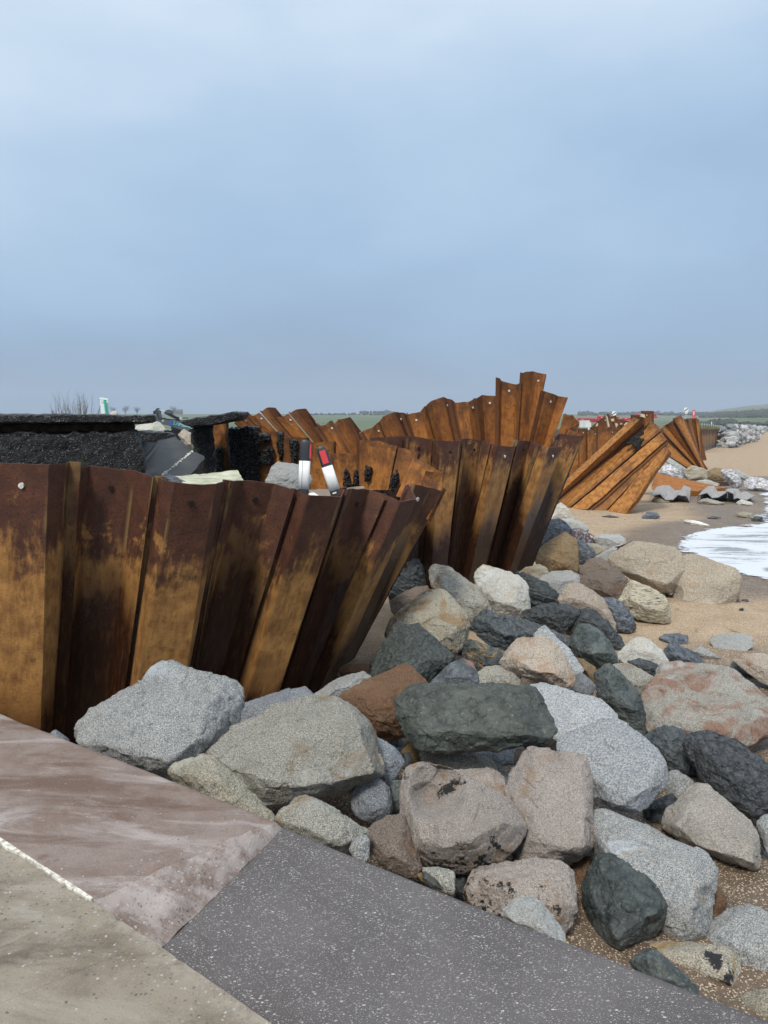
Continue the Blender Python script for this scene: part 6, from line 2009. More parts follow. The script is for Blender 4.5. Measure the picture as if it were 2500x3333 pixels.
slab_face('W', [(1296, 385), (1440, 380), (1440, 560), (1450, 740), (1300, 740), (1290, 580)], 10.6, (0, .5, 0), M['asphalt_face'], 'asphalt_piece', 'black upright mass of asphalt under the overhanging cap', 'asphalt', 8, .03)


def tilted_slab():
    root = thing('tilted_road_slab', 'tilted piece of grey road surface with a broken white edge line', 'road slab', at('W', 1100, 720, 8.2))
    q = [('W', 945, 500, 9.3), ('W', 1010, 492, 9.5), ('W', 1040, 498, 9.5), ('W', 1120, 470, 9.7), ('W', 1180, 458, 9.8), ('W', 1240, 500, 9.8), ('W', 1300, 560, 9.6), ('W', 1372, 585, 9.4), ('W', 1385, 600, 9.3),
         ('W', 1310, 690, 8.4), ('W', 1240, 760, 7.9), ('W', 1080, 770, 7.8), ('W', 945, 770, 7.9)]
    P = [at(*k) for k in q]
    # best-fit plane so that the slab is a flat piece of road
    c = sum(P, Vector()) / len(P)
    A = np.array([tuple(p - c) for p in P])
    n = Vector(np.linalg.svd(A)[2][2])
    if n.z < 0: n = -n
    pl = []
    for k, p in zip(q, P):
        d = ray(*k[:3])
        t = (c - EYE).dot(n) / d.dot(n)
        pl.append(EYE + d * t)
    rnd = random.Random(8)
    D = []
    for a, b in zip(pl, pl[1:] + pl[:1]):
        m = max(1, int((b - a).length / .04))
        for k in range(m):
            D.append(a.lerp(b, k / m) + Vector((rnd.uniform(-1, 1), rnd.uniform(-1, 1), rnd.uniform(-1, 1))) * .008)
    MB().prism(D, -n * .13).obj('road_surface', M['asphalt_top'], root)
    # worn edge line: separate flakes of paint
    def hit(x, y):
        d = ray('W', x, y)
        return EYE + d * ((c - EYE).dot(n) / d.dot(n)) + n * .012
    m = MB()
    for k in range(90):
        t = rnd.random()
        x, y = 1300 - 205 * t + rnd.gauss(0, 4), 560 + 165 * t + rnd.gauss(0, 3)
        p = hit(x, y)
        r = rnd.uniform(.004, .016)
        u = (hit(x - 20, y + 16) - hit(x, y)).normalized()
        v = n.cross(u)
        ring = [p + u * (r * 1.5 * math.cos(a) * rnd.uniform(.6, 1.2)) + v * (r * math.sin(a) * rnd.uniform(.6, 1.2)) for a in np.linspace(0, 2 * math.pi, 7)[:-1]]
        m.prism(ring, -n * .009)
    m.obj('edge_line', M['white_paint'], root)


tilted_slab()


def flat_piece(name, label, cat, sheet, poly, Ys, mat, thick=.08, seed=1):
    P = [at(sheet, x, y, Y) for (x, y), Y in zip(poly, Ys)]
    c = sum(P, Vector()) / len(P)
    rnd = random.Random(seed)
    D = []
    for a, b in zip(P, P[1:] + P[:1]):
        m = max(1, int((b - a).length / .05))
        for k in range(m):
            D.append(a.lerp(b, k / m) + Vector((rnd.uniform(-1, 1), rnd.uniform(-1, 1), rnd.uniform(-.6, .6))) * .008)
    o = MB().prism(D, Vector((0, 0.01, -thick))).obj(name, mat)
    bm = bmesh.new(); bm.from_mesh(o.data)
    bmesh.ops.triangulate(bm, faces=[f for f in bm.faces if len(f.verts) > 4])
    bm.to_mesh(o.data); bm.free()
    tag(o, label, cat)
    return o


flat_piece('concrete_slab', 'pale yellowish concrete slab lying just behind the near wall', 'slab', 'W', [(1165, 726), (1400, 706), (1600, 684), (1620, 710), (1642, 752), (1600, 800), (1450, 800), (1280, 800)], [7.6, 7.9, 8.2, 8.0, 7.6, 7.0, 6.7, 6.9], M['pale_slab'], .12)
flat_piece('concrete_slab', 'brown dusty concrete slab under the leaning marker post', 'slab', 'X', [(615, 718), (700, 708), (850, 705), (1000, 690), (1010, 700), (960, 790), (800, 800), (620, 790)], [8.0, 8.2, 8.4, 8.6, 8.5, 7.6, 7.2, 7.2], M['dust_slab'], .12, 2)
flat_piece('plastic_scrap', 'crumpled white scrap between the two marker posts', 'scrap', 'Z', [(500, 1370), (560, 1335), (640, 1345), (740, 1425), (700, 1440), (600, 1430), (520, 1400)], [6.75, 6.8, 6.85, 6.8, 6.7, 6.7, 6.7], M['foam_sheet'], .03, 3)
m = MB()
m.add([(-6, 6.3, 1.45), (-1.6, 6.3, 1.45), (-.7, 6.8, 1.45), (-.3, 7.6, 1.4), (.1, 8.5, 1.35), (-.2, 9.8, 1.4), (-2.6, 11.6, 1.45), (-7, 12, 1.45)], [tuple(range(8))])
tag(m.obj('rubble_fill', M['soil']), kind='structure')


# ------------------------------------------------------------------ marker posts
def loft(rings):
    m = MB()
    n = len(rings[0])
    v, f = [], []
    for r in rings:
        v += r
    for i in range(len(rings) - 1):
        for k in range(n):
            a, b = i * n + k, i * n + (k + 1) % n
            f.append((a, b, b + n, a + n))
    f.append(tuple(reversed(range(n))))
    f.append(tuple((len(rings) - 1) * n + k for k in range(n)))
    return m.add(v, f)


def marker_post(label, base, top, axis_w, L0, bands, face_dir, red_side, w=.052, d=.030):
    """D-sectioned verge post. bands: fractions from the head where the white sheet starts and ends"""
    root = thing('marker_post', label, 'marker post', base, 'white and black marker posts behind the near wall')
    ax = (top - base).normalized()
    L = (top - base).length
    f = (face_dir - ax * face_dir.dot(ax)).normalized()
    s = ax.cross(f).normalized()

    def ring(t, wk=1.0, grow=0.0, shift=0.0):
        c = base + ax * t + s * shift
        out = []
        for k in range(24):
            a = 2 * math.pi * k / 24
            ca, sa = math.cos(a), math.sin(a)
            e = 0.62
            x = math.copysign(abs(ca) ** e, ca) * (w * wk + grow)
            y = math.copysign(abs(sa) ** e, sa) * (d * (.6 + .4 * wk) + grow)
            out.append(c + s * x + f * y)
        return out
    rings = [ring(0)] + [ring(L * k / 12) for k in range(1, 11)]
    for k in range(8):
        a = k / 7 * math.pi / 2
        rings.append(ring(L * 10.4 / 12 + (L * 1.6 / 12) * math.sin(a), max(.12, math.cos(a) ** .55), 0, -.006 * k / 7))
    o = loft(rings).obj('post_body', M['post_black'], root, smooth=True)
    t0, t1 = L * (1 - bands[0]), L * (1 - bands[1])
    loft([ring(t1, 1, .0025), ring((t0 + t1) / 2, 1, .0025), ring(t0, 1, .0025)]).obj('white_band', M['post_white'], root, smooth=True)
    # reflector plate on the face
    n = f * red_side[0] + s * red_side[1]
    n.normalize()
    u = ax.cross(n).normalized()
    hw = red_side[2]
    dist_ = d + .002 if abs(red_side[0]) > .5 else w + .002
    c0 = base + n * (dist_ - .006)
    a0, a1 = L * (1 - bands[0] * .87), L * (1 - bands[0] * .22)
    P = [c0 + ax * a0 - u * hw, c0 + ax * a0 + u * hw, c0 + ax * a1 + u * hw, c0 + ax * a1 - u * hw]
    MB().prism(P, n * .011).obj('reflector', M['post_red'], root)
    if abs(red_side[0]) > .5:
        c1 = base + n * (d - .002)
        a2 = t1 - L * .03
        P = [c1 + ax * (a2 - .016) + s * .0 - u * .01, c1 + ax * (a2 - .016) - u * -.026, c1 + ax * a2 - u * -.026, c1 + ax * a2 - u * .01]
        MB().prism([c1 + ax * (a2 - .013) + u * -.030, c1 + ax * (a2 - .013) + u * .008, c1 + ax * a2 + u * .008, c1 + ax * a2 + u * -.030], n * .006).obj('label_plate', M['post_white'], root)
    else:
        P = [base + f * (d + .0015) + ax * t1 - s * .004 + s * -.012, base + f * (d + .0015) + ax * t1 - s * .001 + s * -.012, base + f * (d + .0015) + ax * t0 - s * .001 + s * -.012, base + f * (d + .0015) + ax * t0 - s * .004 + s * -.012]
        MB().prism(P, f * .002).obj('band_seam', M['post_black'], root)
    return root


tc, bc = at('Z', 430, 212, 6.95), at('Z', 388, 1300, 6.9)
axv = (bc - tc)
marker_post('upright marker post, black head over white, its red reflector edge-on', tc + axv * 1.45, tc, None, None, (.42 / 1.45, .985 / 1.45), Vector((-.02, -1, .1)), (0, 1, .026), w=.0475, d=.038)
tc, bc = at('Z', 752, 352, 7.45), at('Z', 1062, 1310, 7.4)
axv = (bc - tc)
marker_post('leaning marker post with a red reflector on its black head', tc + axv * 1.4, tc, None, None, (.455 / 1.4, .99 / 1.4), Vector((.08, -1, .12)), (1, 0, .029), w=.052, d=.034)

# ------------------------------------------------------------------ skyline on the left: bush, sign, bare trees, digger
def branch(m, p, d, L, r, depth, rnd, spread=.5, up=.25, n=4):
    pts, rad = [p], [r]
    q, dd = p, d.copy()
    k = 4
    for i in range(k):
        dd = (dd + Vector((rnd.gauss(0, .10), rnd.gauss(0, .10), up * .12))).normalized()
        q = q + dd * (L / k)
        pts.append(q)
        rad.append(r * (1 - .5 * (i + 1) / k))
    m.tube(pts, rad, n=n if depth > 1 else 3, caps=False)
    if depth <= 0:
        return
    for i in range(1, k + 1):
        for _ in range(rnd.choice((1, 1, 2))):
            e = Vector((rnd.gauss(0, spread), rnd.gauss(0, spread), rnd.uniform(.1, .6)))
            nd = (dd + e).normalized()
            branch(m, pts[i], nd, L * rnd.uniform(.45, .7), rad[i] * .62, depth - 1, rnd, spread, up, n)


def bush():
    rnd = random.Random(6)
    c = at('I', 480, 470, 25)
    root = thing('bare_bush', 'leafless bush with thin upright twigs on the skyline behind the road', 'bush', c)
    m = MB()
    for k in range(24):
        x = rnd.gauss(0, .45)
        p = c + Vector((x, rnd.uniform(-.3, .3), -.25))
        d = Vector((x * .35 + rnd.gauss(0, .12), rnd.gauss(0, .12), 1)).normalized()
        branch(m, p, d, rnd.uniform(.32, .60) * (1.15 - .25 * abs(x)), .007, 2, rnd, .28, .6)
    m.obj('twigs', M['twig'], root)
    MB().tube([c + Vector((0, 0, -.6)), c + Vector((0, 0, -.2))], [.09, .06]).obj('stem', M['twig'], root)


bush()


def bare_tree_mesh(seed):
    rnd = random.Random(seed)
    t = MB()
    t.tube([Vector((0, 0, -.6)), Vector((.02, 0, .12)), Vector((.03, 0, .30))], [.045, .034, .026], n=6)
    m = MB()
    for k in range(9):
        a = rnd.uniform(0, 6.28)
        d = Vector((math.cos(a) * rnd.uniform(.3, 1.1), math.sin(a) * rnd.uniform(.3, 1.1), 1)).normalized()
        branch(m, Vector((.03, 0, rnd.uniform(.16, .30))), d, rnd.uniform(.30, .42), .016, 3, rnd, .55, .1, 3)
    return t, m


def far_trees():
    t, m = bare_tree_mesh(4)
    trunk = t.obj('trunk', M['far_twig'], None, origin=(0, 0, 0))
    crown = m.obj('crown', M['far_twig'], None, origin=(0, 0, 0))
    spots = [(352 / 2.07375 + 10, 37, 7, 'low wide bare tree on the skyline between the bush and the sign'), (376, 37, 11, 'bare round tree on the skyline just right of the leaning sign'),
             (416, 37, 12.5, 'tallest of the bare trees between the sign and the digger'), (452, 36.5, 11, 'bare spreading tree left of the digger arm'), (571, 37, 12, 'bare tree above the digger arm beside a barn roof')]
    for i, (px, el, hgt, lab) in enumerate(spots):
        x, y, z = slope_point(px, el - 1.5)
        r = thing('bare_tree', lab, 'tree', (x, y, z), 'bare trees along the left skyline')
        for src, first in ((trunk, True), (crown, True)):
            c = src if i == 0 else src.copy()
            if i:
                COL.objects.link(c)
            c.parent = r
            c.location = (0, 0, 0)
        r.scale = (hgt * 1.7, hgt * 1.7, hgt * 1.45)
        r.rotation_euler = (0, 0, i * 1.9)


far_trees()
x_, y_, z_ = slope_point(586, 36)
mb = MB()
mb.box((x_, y_, z_ + 2.5), (14, 8, 6))
mb.add([(x_ - 7.5, y_ - 4.4, z_ + 5.4), (x_ + 7.5, y_ - 4.4, z_ + 5.4), (x_ + 7.5, y_ + 4.4, z_ + 5.4), (x_ - 7.5, y_ + 4.4, z_ + 5.4), (x_ - 7.5, y_, z_ + 9), (x_ + 7.5, y_, z_ + 9)],
       [(0, 1, 5, 4), (2, 3, 4, 5), (0, 4, 3), (1, 2, 5), (0, 3, 2, 1)])
tag(mb.obj('barn', M['far_twig']), 'dark far barn roof on the skyline above the digger arm', 'barn')


def leaning_sign():
    q = [at('I', 905, 128, 25), at('I', 1055, 148, 25), at('I', 1080, 470, 25), at('I', 945, 470, 25)]
    root = thing('leaning_sign', 'pale blank back of a sign leaning on a green post on the skyline', 'sign', q[3] - Vector((0, 0, .3)))
    MB().prism(q, Vector((0, .02, 0))).obj('sign_panel', M['sign_back'], root)
    a, b = at('I', 1000, 172, 24.9), at('I', 1048, 520, 24.9)
    MB().tube([a, b + (b - a) * .4], .042, n=10).obj('post', M['sign_post'], root)
    MB().tube([at('I', 912, 165, 24.93), at('I', 1052, 186, 24.93)], .012, n=6).obj('bracket', M['galv'], root)


leaning_sign()


def digger():
    Y = 45
    root = thing('excavator', 'dark grey digger arm with blue and green lettering beyond the broken road', 'excavator', at('H', 620, 560, Y) - Vector((0, 0, 1.2)))
    dv = Vector((0, .45, 0))

    def plate(name, pts, mat, d=dv, Yy=Y, parent=root):
        return MB().prism([at('H', x, y, Yy) for x, y in pts], d).obj(name, mat, parent)
    plate('boom', [(330, 420), (350, 385), (420, 392), (560, 425), (760, 470), (920, 545), (1010, 520), (1050, 560), (1050, 640), (1000, 700), (880, 690), (700, 625), (480, 560), (370, 540), (335, 490)], M['machine'])
    plate('dipper_arm', [(200, 300), (215, 200), (262, 140), (290, 180), (300, 290), (330, 370), (330, 480), (290, 470), (210, 460)], M['machine'], Vector((0, .35, 0)), Y + .1)
    plate('bucket_link', [(140, 210), (180, 200), (230, 140), (262, 135), (215, 205), (200, 280), (140, 290)], M['machine_dark'], Vector((0, .3, 0)), Y + .1)
    plate('ram_guard', [(455, 185), (535, 175), (600, 210), (602, 285), (530, 268), (470, 270)], M['machine'], Vector((0, .3, 0)), Y + .1)
    MB().tube([at('H', 285, 178, Y + .2), at('H', 440, 248, Y + .2)], .038, n=8).obj('ram_rod', M['chrome'], root)
    MB().tube([at('H', 430, 240, Y + .2), at('H', 800, 425, Y + .2)], .085, n=10).obj('ram_barrel', M['machine_dark'], root)
    MB().tube([at('H', 545, 265, Y + .1), at('H', 700, 350, Y + .1), at('H', 820, 385, Y + .1), at('H', 1000, 380, Y + .1)], .028, n=6).obj('hydraulic_hose', M['black_rubber'], root)
    MB().tube([at('H', 230, 200, Y), at('H', 245, 310, Y), at('H', 280, 390, Y), at('H', 330, 400, Y), at('H', 420, 380, Y), at('H', 480, 410, Y), at('H', 740, 430, Y)], .024, n=6).obj('hydraulic_hose', M['black_rubber'], root)
    MB().tube([at('H', 1012, 565, Y - .03), at('H', 1012, 565, Y + .5)], .11, n=14).obj('pivot_pin', M['chrome'], root)
    MB().tube([at('H', 820, 385, Y - .02), at('H', 820, 385, Y + .5)], .09, n=12).obj('pivot_pin', M['chrome'], root)
    MB().tube([at('H', 378, 450, Y - .03), at('H', 378, 450, Y + .5)], .06, n=12).obj('pivot_pin', M['chrome'], root)
    # lettering along the boom: swoosh, then LANDMARC with a trailing stroke
    right = (at('H', 860, 545, Y) - at('H', 620, 495, Y)).normalized()
    yaw = math.atan2(right.z, right.x)

    def text(s, p, size, mat):
        c = bpy.data.curves.new('lettering', 'FONT')
        c.body = s
        c.size = size
        c.extrude = .006
        c.shear = .2
        o = bpy.data.objects.new('lettering', c)
        COL.objects.link(o)
        o.rotation_euler = (math.radians(90), 0, 0)
        me = bpy.data.meshes.new_from_object(o.evaluated_get(bpy.context.evaluated_depsgraph_get()))
        bpy.data.objects.remove(o)
        R = Matrix.Rotation(-yaw, 4, 'Y') @ Matrix.Rotation(math.radians(90), 4, 'X')
        me.transform(R)
        me.materials.append(mat)
        t = bpy.data.objects.new('lettering', me)
        COL.objects.link(t)
        t.parent = root
        t.location = p - root.location
    text('LAND', at('H', 622, 540, Y - .012), .30, M['green_logo'])
    text('MARC', at('H', 755, 572, Y - .012), .30, M['white_logo'])
    sw = [at('H', x, y, Y - .02) for x, y in ((600, 445), (572, 470), (562, 510), (575, 550), (605, 560), (625, 535))]
    MB().tube(sw, [.012, .032, .04, .034, .022, .01], n=6).obj('swoosh', M['blue_logo'], root)
    sw = [at('H', x, y, Y - .02) for x, y in ((870, 545), (900, 560), (905, 590), (885, 615))]
    MB().tube(sw, [.012, .018, .018, .008], n=6).obj('swoosh', M['white_logo'], root)
    # upper works and tracks, mostly hidden by the asphalt
    MB().box(at('H', 1250, 640, Y + 2), (2.6, 2.6, 1.0)).obj('engine_housing', M['machine'], root)
    for s in (-1, 1):
        c = at('H', 1250, 800, Y + 2) + Vector((0, s * 1.1, 0))
        m = MB(); m.box(c, (3.4, .5, .6))
        m.obj('track', M['machine_dark'], root)


digger()


# ------------------------------------------------------------------ things on the far road
def round_sign(label, cx, cy, rpx, sheet, Y, base_y, plate=None):
    c = at(sheet, cx, cy, Y)
    r = rpx / SHEET[sheet][2] / FPX * Y
    b = at(sheet, cx - 2, base_y, Y)
    root = thing('speed_sign', label, 'road sign', Vector((c.x, c.y, b.z)), 'round white signs with a black diagonal on the far road')
    MB().tube([Vector((c.x, c.y + .06, b.z)), Vector((c.x, c.y + .06, c.z))], .038, n=8).obj('post', M['galv'], root)
    MB().tube([c + Vector((0, .02, 0)), c], r, n=32).obj('sign_face', M['sign_white'], root)
    k = Vector((math.cos(.62), 0, math.sin(.62)))
    n = Vector((-k.z, 0, k.x))
    P = [c + k * r * .93 + n * r * .16, c - k * r * .93 + n * r * .16, c - k * r * .93 - n * r * .16, c + k * r * .93 - n * r * .16]
    MB().prism([p + Vector((0, -.004, 0)) for p in P], Vector((0, -.008, 0))).obj('diagonal_band', M['sign_black'], root)
    if plate:
        p = at(sheet, cx, plate, Y)
        MB().box(p, (r * 1.05, .02, r * .75)).obj('sub_plate', M['sign_white'], root)
        MB().box(p + Vector((0, -.013, 0)), (r * .25, .004, r * .25)).obj('plate_symbol', M['sign_black'], root)


round_sign('round white sign with black diagonal on a tall post beside the golden fan', 397, 160, 37, 'L', 98, 420, 208)
round_sign('round white sign with black diagonal just above the jagged piles', 825, 197, 42, 'J', 72, 420)


def barrier(label, sheet, x0, y0, x1, y1, h, Y0, Y1):
    """plastic road barrier panel: rails, posts and mesh between"""
    a0, a1 = at(sheet, x0, y0, Y0), at(sheet, x1, y1, Y1)
    H = h / SHEET[sheet][2] / FPX * (Y0 + Y1) / 2
    root = thing('road_barrier', label, 'barrier', a0 - Vector((0, 0, H + .05)), 'red plastic barriers on the far road')
    d = a1 - a0
    L = d.length
    ux = d.normalized()
    R = Matrix.Rotation(math.atan2(ux.y, ux.x), 3, 'Z')

    def bar(t0, t1, zc, hz, th, name):
        p = a0.lerp(a1, (t0 + t1) / 2) + Vector((0, 0, -zc))
        MB().box(p, (L * (t1 - t0), th, hz), R).obj(name, M['barrier_red'], root)
    bar(0, 1, H * .16, H * .32, .06, 'top_rail')
    bar(0, 1, H * .9, H * .2, .06, 'bottom_rail')
    bar(0.01, .99, H * .55, H * .46, .025, 'mesh_panel')
    for k in range(5):
        t = k / 4
        p = a0.lerp(a1, t) + Vector((0, 0, -H * .56))
        MB().box(p, (.06, .05, H * .48), R).obj('upright', M['barrier_red'], root)
    p = a0.lerp(a1, .22) + Vector((0, -.04, -H * .14))
    MB().box(p, (L * .12, .012, H * .16), R).obj('reflective_panel', M['post_white'], root)
    for t in (.1, .9):
        p = a0.lerp(a1, t) + Vector((0, 0, -H * 1.12))
        MB().box(p, (.12, .5, H * .22), R).obj('foot', M['post_black'], root)


barrier('red barrier nearest the tall piles, longest of those on the far road', 'J', 165, 312, 540, 262, 68, 44, 47)
barrier('red barrier behind the jagged piles, below the round sign', 'J', 520, 268, 905, 236, 60, 48, 50)
barrier('red barrier between the round sign and the squared-off piles', 'J', 968, 285, 1260, 275, 44, 60, 61)
barrier('red barrier rising beside the squared-off piles', 'J', 1220, 205, 1580, 220, 46, 52, 53)
mb = MB()
c = at('J', 285, 405, 42)
mb.box(c, (.62, .5, .26))
mb.box(c + Vector((0, 0, .19)), (.5, .4, .12))
o = mb.obj('concrete_block', M['block_white'])
tag(o, 'white concrete block in front of the red barriers', 'concrete block')
mb = MB(); mb.tube([at('J', 368, 375, 43), at('J', 366, 500, 43)], .045, n=8)
mb.box(at('J', 367, 375, 43), (.1, .1, .05))
tag(mb.obj('white_post', M['post_white']), 'short white post beside the white concrete block', 'post')
# red and white plate on a post beyond the fan
c = at('L', 515, 250, 105)
root = thing('warning_sign', 'narrow red and white upright sign on a post beyond the golden fan', 'sign', at('L', 517, 420, 105))
MB().tube([at('L', 516, 420, 105), at('L', 512, 190, 105)], .03, n=6).obj('post', M['galv'], root)
MB().box(c, (.36, .03, 1.5)).obj('sign_face', M['barrier_red'], root)
MB().box(c + Vector((-.02, -.02, .35)), (.14, .012, .5)).obj('white_panel', M['sign_white'], root)


def grass_bank():
    nx, ny = 60, 8
    V, F = [], []
    for j in range(ny + 1):
        for i in range(nx + 1):
            t = i / nx
            a = at('Q', 925 + 208 * t ** .95, 384, 75 + 23 * t)
            tip = at('Q', 910 + 255 * t, 336 + 20 * t, 76 + 24 * t)
            p = a.lerp(tip + Vector((-.5, 3, 0)), j / ny)
            V.append(p + Vector((0, .3, -.02)))
    arr = np.array([tuple(p) for p in V])
    dz = .14 * fbm(arr * 1.2, 3, 4)
    V = [p + Vector((0, 0, float(d))) for p, d in zip(V, dz)]
    F = [(j * (nx + 1) + i, j * (nx + 1) + i + 1, (j + 1) * (nx + 1) + i + 1, (j + 1) * (nx + 1) + i) for j in range(ny) for i in range(nx)]
    n = len(V)
    for i in range(nx + 1):
        V.append(V[ny * (nx + 1) + i] + Vector((-.4, 4, -1.8)))
    for i in range(nx):
        F.append((ny * (nx + 1) + i, ny * (nx + 1) + i + 1, n + i + 1, n + i))
    o = mesh_obj('grass_bank', V, F, M['grass'])
    tag(o, kind='structure')
    # upright blades along it
    rnd = random.Random(3)
    m = MB()
    for _ in range(2600):
        k = rnd.randrange(len(dz))
        p = V[k] + Vector((rnd.uniform(-.3, .3), rnd.uniform(-.2, .2), -.05))
        h = rnd.uniform(.12, .34)
        a = rnd.uniform(0, 6.28)
        w = Vector((math.cos(a), math.sin(a), 0)) * .03
        tipp = p + Vector((rnd.gauss(0, .06), rnd.gauss(0, .06), h))
        m.add([p - w, p + w, tipp], [(0, 1, 2)])
    o = m.obj('bank_grass', M['grass'])
    tag(o, 'rough yellow-green grass on the bank above the straight sheet piling', 'grass', None, 'stuff')
    f0, f1 = at('Q', 915, 333, 80), at('Q', 1165, 356, 110)
    root = thing('post_fence', 'low pale fence line along the top of the grass bank', 'fence', f0 - Vector((0, 0, .6)))
    MB().tube([f0, f1], .03, n=5).obj('rail', M['galv'], root)
    for k in range(12):
        p = f0.lerp(f1, k / 11)
        MB().tube([p + Vector((0, 0, .12)), p - Vector((0, 0, .8))], .045, n=5).obj('post', M['galv'], root)
    mb = MB(); mb.tube([at('L', 789, 345, 100), at('L', 789, 400, 100)], .06, n=6)
    tag(mb.obj('white_post', M['sign_white']), 'single thin white pole standing on the grass bank', 'post')


grass_bank()


def far_person():
    c = at('L', 1226, 412, 215)
    root_z = c.z - .55
    pts = [(0, 0, .92), (0, 0, 1.15), (0, 0, 1.42), (0, 0, 1.52), (0, 0, 1.70), (.10, 0, .88), (.12, 0, .48), (.13, -.02, .04), (-.10, 0, .88), (-.12, .03, .48), (-.14, .02, .04),
           (.20, 0, 1.40), (.26, 0, 1.12), (.25, -.06, .86), (-.20, 0, 1.40), (-.26, 0, 1.12), (-.25, -.06, .86)]
    rad = [.15, .14, .17, .06, .11, .10, .07, .05, .10, .07, .05, .08, .06, .045, .08, .06, .045]
    ed = [(0, 1), (1, 2), (2, 3), (3, 4), (0, 5), (5, 6), (6, 7), (0, 8), (8, 9), (9, 10), (2, 11), (11, 12), (12, 13), (2, 14), (14, 15), (15, 16)]
    me = bpy.data.meshes.new('person')
    me.from_pydata(pts, ed, [])
    o = bpy.data.objects.new('person', me)
    COL.objects.link(o)
    md = o.modifiers.new('skin', 'SKIN')
    for v, r in zip(me.skin_vertices[0].data, rad):
        v.radius = (r, r)
    me.skin_vertices[0].data[0].use_root = True
    sb = o.modifiers.new('sub', 'SUBSURF'); sb.levels = 1
    m2 = bpy.data.meshes.new_from_object(o.evaluated_get(bpy.context.evaluated_depsgraph_get()))
    o.modifiers.clear()
    o.data = m2
    m2.materials.append(M['cloth_dark'])
    o.location = (c.x, c.y, root_z)
    tag(o, 'tiny dark figure of a walker far off above the armour rocks', 'person')


far_person()


# ------------------------------------------------------------------ scrap on the beach
def corrugated(label, front, back, sheet, zf, zb, mat, thick=.02, name='crumpled_sheet_pile', lift=0.0):
    F_ = [at(sheet, x, y, on(sheet, x, 470 + lift, 0.0).y + dy) for (x, y, dy) in front]
    B_ = [at(sheet, x, y, on(sheet, x, 470 + lift, 0.0).y + dy) for (x, y, dy) in back]
    V, Fc, UV = [], [], []
    n = len(F_)
    rows = 6
    u = 0
    for i in range(n):
        if i:
            u += (F_[i] - F_[i - 1]).length
        for r in range(rows + 1):
            V.append(F_[i].lerp(B_[i], min(1, r / (rows - 1))) if r < rows else Vector((B_[i].x, B_[i].y + .05, -.05)))  # last row drops to the sand, added to keep light out of the hollow
            UV.append((u * 3 + 50, r / rows * 2.0 + .4))
    R = rows + 1
    N = len(V)
    V2 = V + [p - Vector((0, 0, thick)) for p in V]
    for i in range(n - 1):
        for r in range(rows):
            a = i * R + r
            Fc += [(a, a + R, a + R + 1, a + 1), (N + a, N + a + 1, N + a + R + 1, N + a + R)]
        Fc += [(i * R, N + i * R, N + (i + 1) * R, (i + 1) * R), (i * R + rows, (i + 1) * R + rows, N + (i + 1) * R + rows, N + i * R + rows)]
    Fc += [(r, r + 1, N + r + 1, N + r) for r in range(rows)] + [((n - 1) * R + r, N + (n - 1) * R + r, N + (n - 1) * R + r + 1, (n - 1) * R + r + 1) for r in range(rows)]
    o = mesh_obj(name, V2, Fc, mat, uvs=UV + UV, attrs={'lighter': [.7] * len(V2), 'edge': [0] * len(V2)})
    bm = bmesh.new(); bm.from_mesh(o.data)
    bmesh.ops.recalc_face_normals(bm, faces=bm.faces)
    bm.to_mesh(o.data); bm.free()
    tag(o, label, 'steel scrap', 'crumpled steel sheets on the beach')
    return o


corrugated('left crumpled grey steel sheet with two ridges, lying on the sand', [(495, 442, 0), (515, 402, .1), (600, 385, .1), (652, 442, 0), (730, 438, 0), (775, 392, .1), (862, 405, .1), (890, 466, 0)],
           [(545, 335, 2.2), (568, 315, 2.2), (620, 300, 2.3), (692, 300, 2.3), (745, 350, 2.0), (800, 345, 2.0), (832, 300, 2.3), (900, 325, 2.3)], 'R', 0, 0, M['rust_grey'])
corrugated('middle crumpled grey steel sheet with one high ridge', [(962, 452, 0), (975, 396, .1), (1060, 372, .2), (1108, 422, 0), (1172, 416, 0), (1250, 372, .3)],
           [(1000, 362, 1.8), (1035, 335, 1.8), (1072, 308, 2.0), (1130, 305, 2.0), (1165, 360, 1.6), (1262, 355, 1.8)], 'R', 0, 0, M['rust_grey'])
corrugated('right crumpled steel sheet curling down to the wet sand', [(1245, 348, .4), (1318, 382, .1), (1322, 432, 0), (1362, 420, 0), (1388, 432, 0), (1450, 442, 0), (1532, 400, .2)],
           [(1268, 332, 2.0), (1330, 330, 2.0), (1370, 336, 2.0), (1392, 372, 1.6), (1420, 362, 1.6), (1450, 360, 1.6), (1500, 392, 1.4)], 'R', 0, 0, M['rust_grey'])
corrugated('long red-brown sheet pile lying flat behind the crumpled grey sheets', [(545, 178, 4.4), (555, 205, 4.2), (540, 240, 3.6), (530, 268, 3.4), (520, 292, 3.0), (515, 330, 2.6)],
           [(1242, 326, 3.4), (1180, 330, 3.2), (1000, 345, 2.8), (980, 360, 2.6), (800, 345, 2.4), (560, 350, 2.2)], 'R', 0, 0, M['rust_orange'], name='fallen_sheet_pile')
mb = MB()
P = [at('R', 1150, 266, 33.5), at('R', 1300, 270, 33.5), at('R', 1300, 302, 33.5), at('R', 1175, 296, 33.5)]
mb.prism(P, Vector((0, .4, 0)))
o = mb.obj('steel_beam', M['rebar'])
tag(o, 'short flat brown steel beam lying among the beach rocks', 'steel beam')
mb = MB()
mb.tube([on('R', 850, 655, .03), on('R', 920, 668, .04), on('R', 990, 680, .03), on('R', 1080, 696, .01)], [.05, .07, .06, .02], n=7)
tag(mb.obj('driftwood', M['foam_sheet']), 'thin whitish strip of driftwood on the sand', 'driftwood')
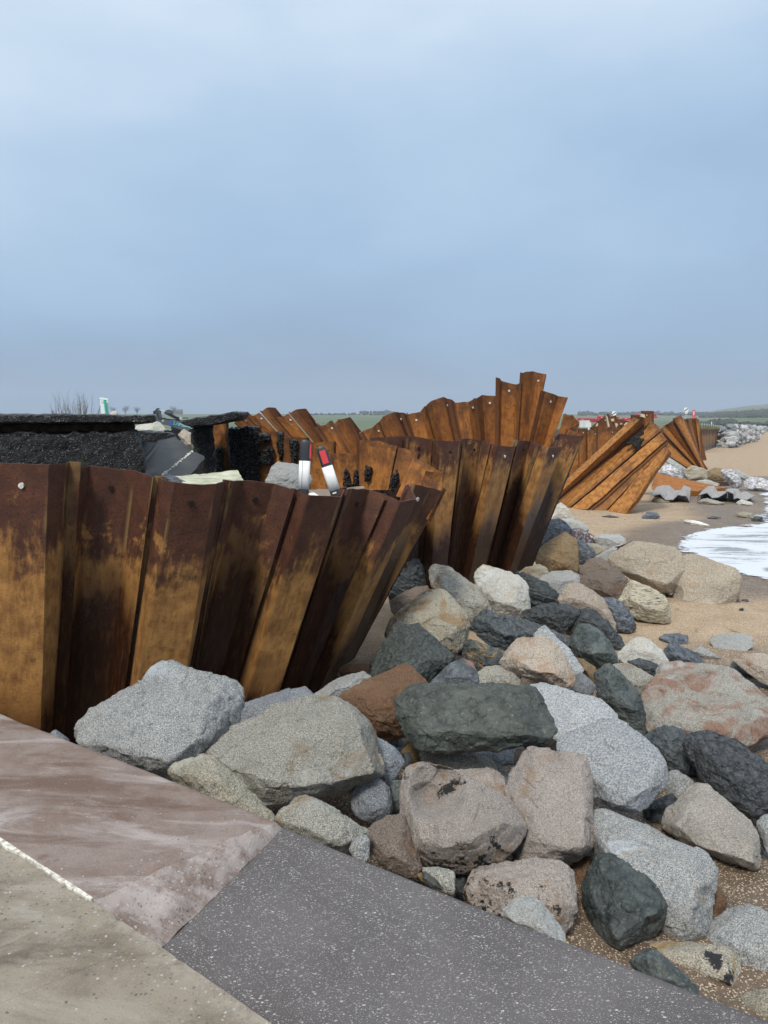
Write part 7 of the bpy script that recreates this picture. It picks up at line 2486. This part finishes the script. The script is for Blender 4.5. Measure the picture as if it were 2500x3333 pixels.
# twisted reinforcing bar on the pebbly boulder
Yr = on('B', 800, 560, .05).y + .35
mb = MB()
for pts in ([(630, 375), (680, 368), (720, 375), (770, 370), (800, 395), (830, 425)], [(640, 395), (660, 372), (700, 358), (740, 335), (780, 352)], [(640, 378), (690, 358)], [(815, 368), (835, 362), (845, 372)]):
    mb.tube([at('B', x, y, Yr) for x, y in pts], .013, n=6)
tag(mb.obj('twisted_rebar', M['rebar']), 'twisted rusty reinforcing bar lying on top of the pebbly boulder', 'steel bar')
# scattered slate flakes on the dry sand: uncountable grit
rnd = random.Random(17)
m = MB()
for _ in range(900):
    Y = rnd.uniform(11, 60)
    X_ = rnd.uniform(.16, .52) * Y
    if X_ > 5.2 and Y < 21 and X_ > 5.2 + .12 * abs(Y - 15):
        continue
    r = rnd.uniform(.006, .018) * (1 if rnd.random() < .95 else 2.0)
    n_ = 5
    pp = np.array([[X_, Y, 0.0]])
    zt = float(0.05 * fbm(pp * .9, 4, 3)[0] + 0.03 * fbm(pp * 3.1, 3, 9)[0]) * min(1, max(0, (120 - Y) / 60)) if X_ < 6 else -.02 * min(1, (X_ - 6) / 6)
    a = rnd.uniform(0, 6.28)
    ring = [Vector((X_ + r * rnd.uniform(.6, 1.3) * math.cos(a + 6.28 * k / n_) * 1.5, Y + r * rnd.uniform(.6, 1.3) * math.sin(a + 6.28 * k / n_), zt + r * rnd.uniform(.2, .6))) for k in range(n_)]
    m.prism(ring, Vector((0, 0, -.05)))
o = m.obj('slate_grit', M['slate_blue'])
tag(o, 'scattered flakes of slate and pebbles over the sand', 'pebbles', None, 'stuff')


# ------------------------------------------------------------------ sea haze
def haze():
    m = MB()
    m.box((0, 1790, 84), (7400, 3900, 171))
    n = bpy.data.materials.new('sea_haze')
    n.use_nodes = True
    t = n.node_tree
    for k in list(t.nodes):
        if k.type != 'OUTPUT_MATERIAL':
            t.nodes.remove(k)
    v = t.nodes.new('ShaderNodeVolumePrincipled')
    v.inputs['Color'].default_value = (0.78, 0.88, 1.0, 1)
    v.inputs['Density'].default_value = 0.00028
    t.links.new(v.outputs[0], t.nodes['Material Output'].inputs['Volume'])
    o = m.obj('haze', n)
    tag(o, kind='stuff')


haze()
